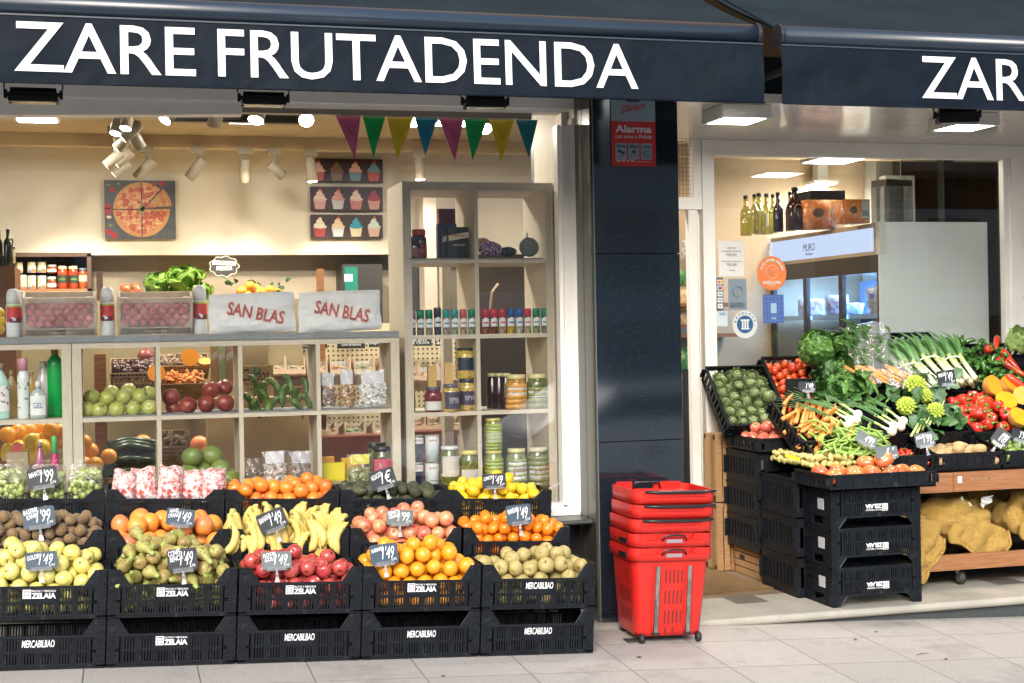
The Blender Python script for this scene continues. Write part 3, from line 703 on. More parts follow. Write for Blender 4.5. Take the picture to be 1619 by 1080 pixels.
for a in (
 (67, 755, 7.60, 45, 32, 6, 'MAHATSA', "1'99", TAGB, 'black chalk price tag in front of the green grapes'),
 (605, 757, 7.60, 40, 30, 14, 'AGUACATE', "1€", TAGB, 'black chalk price tag standing on the avocado crate'),
 (781, 760, 7.60, 38, 22, 0, 'LIMON', "1'49", TAGB, 'black chalk price tag standing on the lemon crate'),
 (61, 818, 7.28, 48, 32, 5, 'BASERRI\nKIWIA', "1'99", TAGU, 'slate blue chalk price tag on the kiwi crate'),
 (285, 818, 7.28, 43, 27, -10, 'NAVEL\nORANGE', "1'49", TAGU, 'slate blue chalk price tag among the grapefruits'),
 (430, 823, 7.27, 44, 32, 18, 'BANANA', "1'49", TAGB, 'black chalk price tag leaning on the bananas'),
 (632, 818, 7.28, 42, 23, -3, 'REINETA\nGRANEL', "1'99", TAGG, 'grey chalk price tag on the blushed apple crate'),
 (820, 813, 7.28, 40, 30, 3, 'MANDARI', "1'49", TAGU, 'slate blue chalk price tag on the mandarin crate'),
 (65, 886, 6.955, 47, 27, 0, 'GOLDEN', "1'49", TAGU, 'slate blue chalk price tag on the yellow apple crate'),
 (288, 885, 6.955, 45, 35, 2, 'CONFE-\nRENCIA', "1'49", TAGB, 'black chalk price tag on the pear crate'),
 (437, 886, 6.955, 46, 27, -1, 'ROYAL\nGOLD', "1'49", TAGG, 'grey chalk price tag on the dark red apple crate'),
 (607, 876, 6.955, 44, 32, 3, 'NARANJA', "1'49", TAGU, 'slate blue chalk price tag on the orange crate')): price_tag(*a)
# ------------------------------------------------------------ ground
m, nt, o = _new('pavement_slabs')
bs = nt.nodes.new('ShaderNodeBsdfPrincipled'); nt.links.new(bs.outputs[0], o.inputs[0])
tc = nt.nodes.new('ShaderNodeTexCoord'); br = nt.nodes.new('ShaderNodeTexBrick'); br.offset = 0; br.inputs['Scale'].default_value = 1
br.inputs['Brick Width'].default_value = .52; br.inputs['Row Height'].default_value = .52; br.inputs['Mortar Size'].default_value = .0035; br.inputs['Mortar Smooth'].default_value = .2
br.inputs['Color1'].default_value = (.42,.39,.355,1); br.inputs['Color2'].default_value = (.36,.335,.305,1); br.inputs['Mortar'].default_value = (.09,.08,.07,1)
p_ = atz(313, 1067, .06)
mp = nt.nodes.new('ShaderNodeMapping'); mp.inputs['Location'].default_value = (-p_.x, -6.62, 0); nt.links.new(tc.outputs['Object'], mp.inputs[0]); nt.links.new(mp.outputs[0], br.inputs[0])
v = tc.outputs['Object']
c = _mix(nt, _ramp(nt, _noise(nt, v, 1.3, 5), .3, .75), br.outputs[0], (.30,.275,.25), 'MIX')
c = _mix(nt, .55, br.outputs[0], c)
c = _mix(nt, _ramp(nt, _noise(nt, v, 120, 3), .56, .72), c, (.25,.22,.19))
c = _mix(nt, _ramp(nt, _noise(nt, v, 55, 4, .7), .60, .75), c, (.54,.51,.48))
c = _mix(nt, _ramp(nt, _noise(nt, v, 7, 6, .8), .66, .74), c, (.25,.20,.15))
c = _mix(nt, _ramp(nt, _noise(nt, v, 2.2, 8, .75), .52, .72), c, (.24,.22,.20))
nt.links.new(c, bs.inputs['Base Color']); bs.inputs['Roughness'].default_value = .75
mm_ = nt.nodes.new('ShaderNodeMath'); mm_.operation = 'SUBTRACT'; nt.links.new(_noise(nt, v, 160, 3), mm_.inputs[0]); nt.links.new(br.outputs['Fac'], mm_.inputs[1])
_bump(nt, bs, mm_.outputs[0], .35, .004); PAV = m
b = MB(); b.grid(lambda u, v: Vector((-25+u*50, 3.0+v*5.2, pav(-25+u*50, 3.0+v*5.2))), 10, 4); struct('pavement', b.mesh('pavement', PAV))
b = MB(); b.box(-25, 25, -.075, .075, -.16, 0, T=tr(0, 2.92, pav(0, 3.0)) @ rot(SL, 'Y')); struct('kerb', b.mesh('kerb', mat('kerb_stone', (.36,.34,.31), .7, (.28,.26,.24), 12, bump=.3, bs=60)))
b = MB(); b.grid(lambda u, v: Vector((-60+u*120, -60+v*62.9, pav(-60+u*120, 2.9)-.15)), 6, 6); struct('road', b.mesh('road', mat('asphalt', (.05,.05,.052), .85, (.075,.075,.075), 30, bump=.5, bs=90)))
b = MB(); b.grid(lambda u, v: Vector((-60+u*120, 2.9+v*.6-.1, pav(-60+u*120, 2.9)-.155)), 2, 1); struct('gutter', b.mesh('gutter', MATS['asphalt']))
# step of the entrance: pale slabs with dark inset tiles
SLAB = mat('pale_slab', (.38,.36,.31), .45, (.30,.285,.245), 4, c3=(.26,.23,.19), s3=30, lo3=.66, hi3=.74, bump=.1, bs=50)
TILED = mat('dark_tile', (.09,.08,.07), .5, (.16,.15,.13), 160)
b = MB(); e = .002
for k in range(-1, 5):
    x0 = 3.02+k*.895+e if k > -1 else 2.9; x1 = 3.92+k*.895-e
    if k == -1: x1 = 3.02
    b.box(x0, x1, 7.51, 7.878, -.05, 0); b.tube([(x0,7.51,-.025),(x1,7.51,-.025)], .025, 12)
    for y0, y1 in ((7.882, 8.16), (8.162, 8.44), (8.442, 9.3)):
        b.m = 0; b.box(x0, x1-.38, y0, y1, -.05, -.0005)
        b.m = 1 if y0 < 8 else 0; b.box(x1-.378, x1-.17, y0, y1, -.05, -.001); b.m = 0; b.box(x1-.168, x1, y0, y1, -.05, -.0005)
b.box(2.9, 7.6, 9.302, 9.5, -.05, -.001)
struct('entrance_floor', b.mesh('entrance_floor', [SLAB, TILED]))
b = MB(); b.box(3.108, 7.6, 7.53, 9.2, -.6, -.051); struct('step_riser', b.mesh('step_riser', mat('dark_riser', (.035,.045,.045), .4, (.06,.07,.07), 120)))
# door mat
b = MB(); q = [atz(1186, 942, .012), atz(1233, 929, .012)]
b.prism([(0,0),(.0,.012),(.95,.012),(.95,0)], 0, .78); dm = b.mesh('door_mat', mat('coir', (.26,.15,.06), .95, (.20,.115,.045), 40, bump=1, bs=400, c3=(.34,.22,.10), s3=300, lo3=.6, hi3=.68))
make('door_mat', 'door mat', 'brown coir mat lying in the shop doorway', dm, tr(3.0, 8.16, 0) @ rot(.08, 'Z'))
# ------------------------------------------------------------ facade
zj = [at(1010, 401, 7.64).z, at(1010, 697, 7.64).z]
def panels(x0, x1, y0, y1, zz):
    ms = []
    for k in range(len(zz)-1):
        b = MB(); b.box(x0, x1, y0, y1, zz[k]+.0028, zz[k+1]-.0028); ms.append(b.mesh('granite_panel', GRANITE))
    return ms
root = ob('granite_column', None); root.location = (2.85, 7.8, 0); tag(root, 'polished blue-black granite column between the shop window and the door', 'column')
def rel(me, o): return xf(me, tr(-o.location.x, -o.location.y, -o.location.z))
for me in panels(2.592, 3.107, 7.64, 7.662, [-.14, zj[1], zj[0], 3.25]): ob('granite_panel', rel(me, root), root)
b = MB(); b.box(2.594, 3.105, 7.664, 8.9, -.14, 3.25); ob('core', rel(b.mesh('core', mat('core_grey', (.045,.05,.05), .5, (.07,.07,.065), 50)), root), root)
b = MB(); b.box(2.578, 2.5925, 7.655, 7.80, -.1, 3.25); ob('side_panel', rel(b.mesh('side_panel', mat('side_granite', (.035,.032,.026), .25, (.055,.052,.04), 110, c3=(.16,.15,.12), s3=300, lo3=.62, hi3=.7)), root), root)
b = MB(); b.box(2.576, 2.5925, 7.802, 7.93, .58, 3.25); ob('side_panel', rel(b.mesh('side_panel', GRANM), root), root)
b = MB(); b.box(2.5905, 2.5935, 7.6375, 7.654, -.1, 3.25); ob('edge_line', rel(b.mesh('edge_line', mat('edge_line', (.16,.20,.21), .3)), root), root)  # paler strip along the column's left front edge
b = MB(); b.box(-3, 2.575, 7.95, 8.02, -.2, .545); make('plinth_wall', 'wall', 'black granite plinth under the big shop window', b.mesh('plinth_wall', mat('black_plinth', (.010,.011,.013), .25, (.02,.02,.022), 30)))
b = MB(); b.box(-3, 2.575, 7.72, 8.1, .552, .578); b.tube([(-3,7.72,.565),(2.575,7.72,.565)], .013, 10); make('window_sill', 'sill', 'slate sill running under the big shop window', b.mesh('window_sill', mat('slate', (.045,.05,.05), .35, (.07,.08,.08), 20, c3=(.15,.16,.15), s3=40, lo3=.68, hi3=.75)))
# big window
root = ob('shop_window', None); root.location = (1, 7.95, .58); tag(root, 'wide display window with a white frame left of the granite column', 'window')
b = MB(); T = 2.862; xk = at(382, 178, 7.95).x
b.box(2.500, 2.562, 7.93, 8.03, .63, T); b.box(2.5745, 2.5755, 7.92, 8.05, .6, 3.0); b.box(2.562, 2.574, 7.925, 8.03, .58, 2.9); b.box(2.478, 2.4995, 7.952, 8.03, .638, T)
b.box(-3, 2.561, 7.932, 8.03, .58, .628); b.box(-3, 2.48, 7.952, 8.03, .628, .648)
b.prism([(xk+.001, at(400,169,7.95).z), (2.50, at(830,178,7.95).z), (2.50, 2.951), (xk+.001, 2.951)], 7.93, 8.03); b.box(-3, 2.574, 7.91, 8.03, 2.951, 3.06)
b.prism([(-3, 2.78), (xk, 2.878), (xk, 2.95), (-3, 2.95)], 7.922, 8.03)
ob('frame', rel(b.mesh('frame', WHITEP), root), root)
b = MB(); b.prism([(xk+.001, at(400,178,7.965).z), (2.33, at(830,188,7.965).z), (2.33, at(830,177,7.965).z), (xk+.001, at(400,168,7.965).z)], 7.965, 8.015); ob('rail', rel(b.mesh('rail', mat('dull_aluminium', (.30,.28,.24), .4, (.20,.18,.15), 40, stretch=(1,20,20), metal=.3)), root), root)
b = MB(); b.box(-3, 2.49, 8.022, 8.028, .60, 2.93); ob('pane', rel(b.mesh('pane', GLASSW), root), root)
# reveal wall right of the window, inside
b = MB(); b.box(2.532, 2.57, 8.035, 8.62, .5, 3.1); make('window_reveal', 'wall', 'pale inner side wall at the right end of the display window', b.mesh('window_reveal', CREAM2))
b = MB(); b.tube([at(890, 520, 8.0), at(893, 560, 8.0), at(892, 640, 8.0), at(896, 700, 8.0), at(894, 760, 8.0), at(868, 772, 8.02)], .0022, 5); make('white_cable', 'cable', 'thin white cable hanging at the right edge of the display window', b.mesh('white_cable', flat((.7,.7,.68))))
# wall above
b = MB(); b.box(-4, 9, 7.66, 7.90, 3.245, 6.5); b.box(-4, 2.575, 7.9, 8.03, 3.061, 6.5); make('upper_wall', 'wall', 'brown rendered wall above the awnings', b.mesh('upper_wall', mat('ochre_render', (.25,.155,.065), .7, (.21,.13,.055), 4)))
b = MB(); b.box(3.11, 9, 7.655, 7.70, 3.02, 3.243); make('fascia', 'fascia', 'black fascia strip seen in the gap between the awnings', b.mesh('fascia', flat((.012,.013,.014), .4)))
# soffit over the entrance, glossy slats
b = MB(); y = 7.60
while y < 9.22: b.box(3.108, 9, y, y+.092, 2.966, 3.0); y += .094
b.box(3.108, 9, 7.6, 9.3, 3.001, 3.019)
make('soffit', 'ceiling', 'glossy white slatted ceiling over the shop entrance', b.mesh('soffit', mat('soffit_slats', (.60,.58,.54), .16, (.54,.52,.48), 5, stretch=(.5,14,1), bump=.12, bs=9, coat=.4)))
LATE = []
def panel_light(x0, x1, y0, y1, z, label, name='square_lamp'):
    root = ob(name, None); root.location = ((x0+x1)/2, (y0+y1)/2, z+.075); tag(root, label, 'lamp', 'square surface lamps')
    b = MB(); t = .022; X, Y, = (x1-x0)/2, (y1-y0)/2
    b.box(-X, X, -Y, -Y+t, -.075, 0); b.box(-X, X, Y-t, Y, -.075, 0); b.box(-X, -X+t, -Y+t, Y-t, -.075, 0); b.box(X-t, X, -Y+t, Y-t, -.075, 0)
    b.box(-X+t, X-t, -Y+t, Y-t, -.02, -.001)
    LATE.append((((x0+x1)/2, (y0+y1)/2, z-.005), x1-x0, y1-y0, 9, (1., .93, .82)))
    for k in range(3): b.box(-X-.001, -X+.001, -.03+k*.03, -.024+k*.03, -.045, -.04)
    ob('casing', b.mesh('casing', flat((.62,.62,.58), .4)), root)
    b = MB(); b.box(-X+t, X-t, -Y+t, Y-t, -.074, -.070); ob('diffuser', b.mesh('diffuser', PANEL), root)
PANEL = emis('lamp_panel', (1., .97, .90), 9); PANELW = emis('warm_lamp', (1., .86, .62), 30)
a0, a1 = atz(1125, 190, 2.888), atz(1245, 180, 2.888)
panel_light(3.40, 3.71, 7.66, 7.97, 2.888, 'square white surface lamp on the entrance ceiling next to the granite column')
panel_light(4.98, 5.29, 7.72, 8.03, 2.888, 'square white surface lamp on the entrance ceiling at the right edge of the photo')
b = MB(); b.box(-.16,.16,-.045,.045,-.022,0); b.m = 1; b.box(-.13,.13,-.03,.03,-.024,-.0221)
make('strip_lamp', 'lamp', 'slim unlit strip lamp on the entrance ceiling above the door', b.mesh('strip_lamp', [flat((.45,.45,.42), .35), flat((.30,.29,.27), .3)]), tr(3.36, 9.0, 2.965))
# ------------------------------------------------------------ entrance: door frame and right window
YR = 9.2; xp0, xp1 = at(1112, 380, 9.15).x, at(1130.5, 380, 9.15).x
root = ob('entrance_window', None); root.location = (5, YR, 1); tag(root, 'white framed shop window behind the vegetable stall', 'window')
b = MB(); zt = 2.872
b.box(xp0, xp1, YR-.05, YR+.05, 0, 2.965); b.box(xp1, 7.2, YR-.05, YR+.05, zt, 2.965); b.box(xp1, 6.30, YR-.03, YR+.03, zt-.012, zt-.001)
b.box(6.36, 6.49, YR-.05, YR+.05, .4, zt); b.box(6.325, 6.36, YR-.02, YR+.03, .4, zt); b.box(6.30, 6.324, YR-.035, YR+.02, .4, zt-.012)
b.box(xp1, 6.36, YR-.05, YR+.05, .5, .6)
ob('frame', rel(b.mesh('frame', WHITEP), root), root)
b = MB(); b.box(xp1, 6.3, YR-.004, YR+.004, .6, zt-.013); ob('pane', rel(b.mesh('pane', GLASSW), root), root)
root = ob('entrance_door', None); root.location = (3.7, YR, 1); tag(root, 'open white entrance door frame beside the granite column', 'door')
b = MB(); zd = at(1095, 332, YR).z; zu = at(1095, 313, YR).z; zq = at(1095, 222, YR).z
b.box(3.10, xp0-.002, YR-.045, YR+.05, zd, zu); b.box(3.10, xp0-.002, YR-.045, YR+.05, zq, 2.965); b.box(xp0-.06, xp0-.002, YR-.04, YR+.04, zu, zq)
b.box(at(1091,500,9.17).x, at(1104.5,500,9.17).x, YR-.03, YR+.03, 0, zd); ob('frame', rel(b.mesh('frame', WHITEP), root), root)
b = MB(); b.box(at(1104.6,500,9.3).x, at(1111.5,500,9.3).x, YR+.04, YR+.10, .02, zd-.02); ob('leaf', rel(b.mesh('leaf', mat('door_leaf', (.50,.38,.25), .45, (.56,.52,.46), 6)), root), root)
b = MB()
for k in range(34): b.box(3.10+k*.027, 3.102+k*.027, YR, YR+.002, zu, zq)
for k in range(16): b.box(3.1, 3.96, YR, YR+.002, zu+k*.03, zu+.002+k*.03)
ob('wire_mesh', rel(b.mesh('wire_mesh', flat((.05,.04,.035), .5)), root), root)
# wall right of it
b = MB(); b.box(6.492, 8.5, YR-.06, YR+.1, -.1, 2.965); make('side_wall', 'wall', 'dark olive wall at the right edge of the photo', b.mesh('side_wall', flat((.05,.05,.02), .6)))
# ------------------------------------------------------------ awnings
def awning(x0, x1, label, txt0):
    root = ob('awning', None); root.location = ((x0+x1)/2, 6.4, 3); tag(root, label, 'awning', 'dark awnings over the shop front')
    zb = 2.757; zt_ = 3.045; yb = 6.40; rnd = random.Random(int(x0*10))
    def wav(x, t):   # cloth folds, stronger near the free ends of the valance
        e = max(0, 1-min(x-x0, x1-x)/.9) if True else 0
        return .012*e*math.sin(x*7+t*5)*t+.004*math.sin(x*3.1+t)*t+.002*math.sin(x*8.3+t*4)*t-.012*t
    b = MB(); b.smooth = True
    b.grid(lambda u, v: Vector((x0+u*(x1-x0), yb+wav(x0+u*(x1-x0), v), zt_+(zb-zt_)*v)), 160, 12)
    b.grid(lambda u, v: Vector((x0+u*(x1-x0), yb+.006+wav(x0+u*(x1-x0), v), zt_+(zb-zt_)*v)), 160, 12)
    b.tube([(x0, yb+wav(x0+.5, 1)+.001, zb), (x1, yb+wav(x1-.5, 1)+.001, zb)], .0045, 6)
    ob('valance', rel(b.mesh('valance', CLOTH), root), root)
    b = MB(); b.smooth = True; b.tube([(x0, yb+.045, 3.10), (x1, yb+.045, 3.10)], .052, 20)
    b.smooth = False; b.box(x0, x1, yb-.004, yb+.05, 3.045, 3.052)
    ob('front_bar', rel(b.mesh('front_bar', mat('awning_bar', (.016,.026,.042), .30, (.020,.032,.050), 3, bump=.03, bs=60, coat=.35)), root), root)
    b = MB(); b.smooth = True
    def cl(u, v, o=0):
        x = x0+u*(x1-x0); sag = .03*math.sin(v*PM)
        return Vector((x, yb+.05+v*1.22, 3.145-o+v*.56-sag+.004*math.sin(x*9)*v))
    b.grid(cl, 60, 10); b.grid(lambda u, v: cl(u, v, .012), 60, 10); b.add([cl(0,0), cl(0,1), cl(0,1,.012), cl(0,0,.012)], [(0,1,2,3)])
    ob('canopy', rel(b.mesh('canopy', mat('canopy_cloth', (.008,.016,.023), .8, (.012,.023,.031), 3, c3=(.4,.45,.48), s3=90, lo3=.80, hi3=.82, spec=.12, bump=.2, bs=5, bdist=.03)), root), root)
    for x in (x0+.012, x1-.012):
        b = MB(); b.cyl((x-.014, yb+.045, 3.10), (x+.002, yb+.045, 3.10), .060, n=20); ob('end_cap', rel(b.mesh('end_cap', flat((.02,.02,.025), .4)), root), root)
    b = MB()
    for x in (x0+.5, x1-.5): b.box(x-.02, x+.02, yb+.1, 7.66, 3.10, 3.13)
    ob('arm', rel(b.mesh('arm', flat((.05,.055,.06), .4)), root), root)
    zc0, zc1 = at(655, 131, 6.39).z, at(655, 57, 6.39).z
    A, B = at(22, 80, 6.39).x, at(1008, 90, 6.39).x; w = B-A
    xx = A if txt0 is None else txt0; s0 = w/(B-A)
    for wd, p0, p1 in (('ZARE', 22, 309), ('FRUTADENDA', 344, 1008)):
        a_, b_ = at(p0, 85, 6.39).x-A, at(p1, 85, 6.39).x-A
        t = text_me(wd, b_-a_, zc1-zc0, WHITEL, bold=.004, space=.98); t = xf(t, tr(xx+(a_+b_)/2, 0, (zc0+zc1)/2))
        for v in t.vertices: v.co.y = yb+wav(v.co.x, (v.co.z-zt_)/(zb-zt_))-(.0055 if v.co.y < 0 else .0045)
        ob('lettering', rel(t, root), root)
awning(-2.1, 3.06, 'dark navy awning whose valance reads ZARE FRUTADENDA in full, over the big window', None)
awning(3.158, 8.3, 'dark navy awning over the entrance, its lettering cut off by the right photo edge', at(1456, 100, 6.39).x)
# floodlights
def flood(px0, py0, px1, py1, label, twist=0):
    a = at((px0+px1)/2, (py0+py1)/2, 7.2); s = (a.x*st+a.y*ct)/F; w = (px1-px0)*s; h = (py1-py0)*s
    root = ob('floodlight', None); root.matrix_world = tr(*a) @ rot(twist, 'Z'); tag(root, label, 'floodlight', 'black floodlights under the awnings')
    b = MB(); b.box(-w*.42, w*.42, -.05, .06, -h*.5, -h*.18); b.box(-w*.40, w*.40, -.04, .05, -h*.18, h*.1)
    for k in range(16): x = -w*.38+w*.76*k/15; b.box(x-.002, x+.002, -.035, .045, h*.1, h*.34)
    b.box(-w*.39, w*.39, -.01, .02, h*.1, h*.42)
    ob('housing', b.mesh('housing', BLACKP2), root)
    b = MB(); b.box(-w*.38, w*.38, -.04, .05, -h*.5-.002, -h*.5-.0005); ob('lens', b.mesh('lens', flat((.12,.12,.12), .2)), root)
    b = MB()
    for q in (-1, 1):
        b.tube([(q*w*.47,0,-h*.02), (q*w*.47,0,h*.15), (q*w*.5,.01,h*.5), (q*w*.42,.04,.15)], .004, 5); b.cyl((q*w*.40,0,0), (q*w*.50,0,0), .011, n=8); b.box(q*w*.44,q*w*.50,-.012,.012,-.02,.02)
    b.tube([(-w*.42,.04,.15),(w*.42,.04,.15)], .005, 5); b.tube([(0,.04,.15),(0,.15,.20),(0,.46,.22)], .008, 6)
    ob('bracket', b.mesh('bracket', BLACKP2), root)
flood(8, 137, 97, 162, 'black floodlight under the Z of the awning lettering at the left edge')
flood(376, 144, 457, 167, 'black floodlight under the R of FRUTADENDA')
flood(728, 150, 805, 171, 'black floodlight under the D of FRUTADENDA, left of the column', -.1)
flood(1476, 168, 1550, 195, 'black floodlight under the right awning', -.35)
# alarm sign on the column
root = ob('alarm_sign', None); c0 = at(1001, 205, 7.63); root.location = c0; tag(root, 'red and grey burglar alarm sign high on the granite column', 'sign')
X0, X1 = at(966, 205, 7.63).x-c0.x, at(1036, 205, 7.63).x-c0.x; W_ = X1-X0; Z1 = at(1001, 148, 7.63).z-c0.z; Zm = at(1001, 192, 7.63).z-c0.z; Z0 = at(1001, 263, 7.63).z-c0.z
SG = flat((.19,.25,.29), .4); SR = flat((.42,.018,.015), .4)
b = MB(); b.box(X0, X1, 0, .006, Zm, Z1); b.m = 1; b.box(X0, X1, 0, .006, Z0, Zm-.0005); ob('board', b.mesh('board', [SG, SR]), root)
hh = Zm-Z0; ms = []
ms.append(xf(text_me('Alarma', W_*.82, hh*.17, flat((.5,.5,.52)), bold=.03), tr(0, -.002, Zm-hh*.17)))
ms.append(xf(text_me('con aviso a Policía', W_*.82, hh*.085, flat((.5,.5,.52)), bold=.01), tr(0, -.002, Zm-hh*.335)))
ms.append(xf(text_me('900 45 45 45', W_*.42, hh*.05, flat((.5,.5,.52)), bold=.02), tr(-W_*.2, -.002, Z0+hh*.12)))
ms.append(xf(text_me('securitasdirect.es', W_*.36, hh*.035, flat((.5,.5,.52))), tr(W_*.22, -.002, Z0+hh*.11)))
ms.append(xf(text_me('Direct', W_*.56, hh*.16, SR, bold=.01, shear=.4), tr(0, -.002, Zm+(Z1-Zm)*.5) @ rot(-.22, 'Y')))
b = MB(); b.box(-W_*.15, W_*.15, -.002, 0, Z1-(Z1-Zm)*.30, Z1-.002)
for k in range(3): b.m = 1; b.cyl((-W_*.1+k*W_*.1, -.003, Z1-(Z1-Zm)*.14), (-W_*.1+k*W_*.1, -.0025, Z1-(Z1-Zm)*.14), W_*.042, n=14)
ms.append(b.mesh('m', [flat((.01,.01,.01)), SR]))
for k, wd in enumerate(('Grabación\nde imágenes', 'Vigilancia\n24 horas', 'Alarma\nanti-sabotaje')):
    x = (k-1)*W_*.285; zc = Z0+hh*.33
    b = MB(); b.prism([(x+px_, zc+pz_) for px_, pz_ in rrect(W_*.25, hh*.36, .008)], -.0015, 0); ms.append(b.mesh('m', SG))
    ms.append(xf(text_me(wd, W_*.20, hh*.07, LINEL, bold=.02), tr(x, -.003, zc+hh*.11)))
    b = MB()
    if k == 0: b.box(-.022,.022,-.004,-.0025,-.006,.006, T=tr(x,0,zc-.004) @ rot(.5,'Y')); b.tube([(x-.02,-.003,zc-.035),(x-.01,-.003,zc-.02),(x,-.003,zc-.032),(x+.016,-.003,zc-.024)], .0014, 4)
    if k == 1:
        b.cyl((x,-.0045,zc-.002),(x,-.003,zc-.002),.010,n=14); b.tube([(x-.022,-.003,zc-.036),(x-.012,-.003,zc-.018),(x,-.003,zc-.028),(x+.012,-.003,zc-.018),(x+.022,-.003,zc-.036)], .0016, 4)
    if k == 2:
        b.tube([(x+.022*math.cos(a*.3),-.003,zc-.016+.022*math.sin(a*.3)) for a in range(22)], .0014, 4); b.tube([(x-.016,-.003,zc),(x+.016,-.003,zc-.032)], .002, 4)
    ms.append(b.mesh('m', LINEL))
for me_ in ms: ob('printing', me_, root)
SKY = .13; SUN = 1.1; EXPO = 1.36; ROLLS = -1
# ------------------------------------------------------------ shop room
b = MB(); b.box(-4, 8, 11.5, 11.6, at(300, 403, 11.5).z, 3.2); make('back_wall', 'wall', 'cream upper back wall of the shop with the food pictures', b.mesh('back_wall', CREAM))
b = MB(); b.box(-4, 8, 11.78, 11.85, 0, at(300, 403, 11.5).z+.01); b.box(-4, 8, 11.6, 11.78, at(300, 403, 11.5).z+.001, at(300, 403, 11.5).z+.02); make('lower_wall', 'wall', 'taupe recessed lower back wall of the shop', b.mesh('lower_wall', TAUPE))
b = MB(); b.box(-4.1, -4, 8, 11.85, 0, 3.2); make('left_wall', 'wall', 'left inner wall of the shop beyond the photo edge', b.mesh('left_wall', CREAM))
b = MB(); b.box(8, 8.1, 8, 11.85, 0, 3.2); make('right_wall', 'wall', 'right inner wall of the shop beyond the photo edge', b.mesh('right_wall', BEIGE))
b = MB(); b.box(-4, 8, 8.04, 11.85, 3.15, 3.2); b.box(-4, 8, 10.78, 10.9, 3.06, 3.149); make('shop_ceiling', 'ceiling', 'ochre shop ceiling with a shallow beam', b.mesh('shop_ceiling', CEIL))
b = MB(); b.box(-4, 8, 8.1, 11.85, -.1, .0); struct('shop_floor', b.mesh('shop_floor', mat('floor_tiles', (.20,.15,.11), .35, (.16,.12,.09), 6)))
b = MB(); b.box(4.13, 8, 11.3, 11.498, .0, 3.14); make('right_back_wall', 'wall', 'beige wall behind the drinks on the fridge', b.mesh('right_back_wall', BEIGE))
def W(px, Y): return at(px, 500, Y).x
# ------------------------------------------------------------ shelf units
def shelf_unit(x0, x1, y0, y1, ztop, boards, divs, label, tt=.055, st_=.05, bt=.024, zb=.55):
    root = ob('shelf_unit', None); root.location = ((x0+x1)/2, (y0+y1)/2, zb); tag(root, label, 'shelf')
    b = MB(); b.box(x0, x1, y0, y1, ztop-tt, ztop); ob('top_board', rel(b.mesh('top_board', OAKH), root), root)
    for a, c in ((x0, x0+st_), (x1-st_, x1)):
        b = MB(); b.box(a, c, y0+.001, y1, zb, ztop-tt-.0005); ob('side_panel', rel(b.mesh('side_panel', OAK), root), root)
    for z in boards:
        b = MB(); b.box(x0+st_+.0005, x1-st_-.0005, y0+.004, y1-.002, z-bt, z); ob('shelf_board', rel(b.mesh('shelf_board', OAKH), root), root)
    zs = [zb]+sorted(boards)+[ztop-tt]
    for xd in divs:
        for k in range(len(zs)-1):
            z0 = zs[k]+.0005; z1 = (zs[k+1]-bt if k+1 < len(zs)-1 else zs[k+1])-.0008
            b = MB(); b.box(xd-.012, xd+.012, y0+.002, y1-.002, z0, z1); ob('divider', rel(b.mesh('divider', OAK), root), root)
ZL = 1.668; Z1 = 1.228; Z2 = .80
shelf_unit(-1.60, -.266, 8.10, 8.49, ZL, [Z1, Z2], [-.93], 'pale oak shelf unit at the left edge, holding cleaning bottles', .062)
shelf_unit(-.262, 1.548, 8.10, 8.49, ZL, [Z1, Z2], [.194, .642, 1.078], 'low pale oak shelf unit with green apples, pomegranates and plantains', .062)
shelf_unit(1.603, 2.40, 8.20, 8.68, 2.549, [2.09, 1.645, 1.19, .80], [2.04], 'tall pale oak shelf unit with spices and jars', .048) if False else None
# tall unit
T1, T2, T3, T4 = 2.092, 1.645, 1.19, .70
shelf_unit(1.600, 2.522, 8.20, 8.68, 2.549, [T1, T2, T3, T4], [2.043], 'tall pale oak shelf unit with spice jars, honey and olives', .048)
for x0, x1, z, y0, lab in ((-1.6, 1.545, ZL, 8.095, 'grey mesh mat on top of the two low shelf units'), (-.21, .18, Z1, 8.10, 'grey mesh mat under the green apples'), (.21, .628, Z1, 8.10, 'grey mesh mat under the pomegranates'), (.657, 1.064, Z1, 8.10, 'grey mesh mat under the plantains'), (1.63, 2.02, T1, 8.19, 'grey mesh mat under the coffee jars'), (2.06, 2.45, T1, 8.19, 'grey mesh mat under the cleaning sponges'), (1.092, 1.48, Z1, 8.1, 'grey mesh mat under the bags of dried fruit')):
    b = MB(); b.box(x0, x1, y0, y0+.37, z+.0005, z+.006)
    if z == ZL: b.box(x0, x1, y0-.004, y0-.0005, z-.03, z+.006)
    make('mesh_mat', 'shelf mat', lab, b.mesh('mesh_mat', FELT))
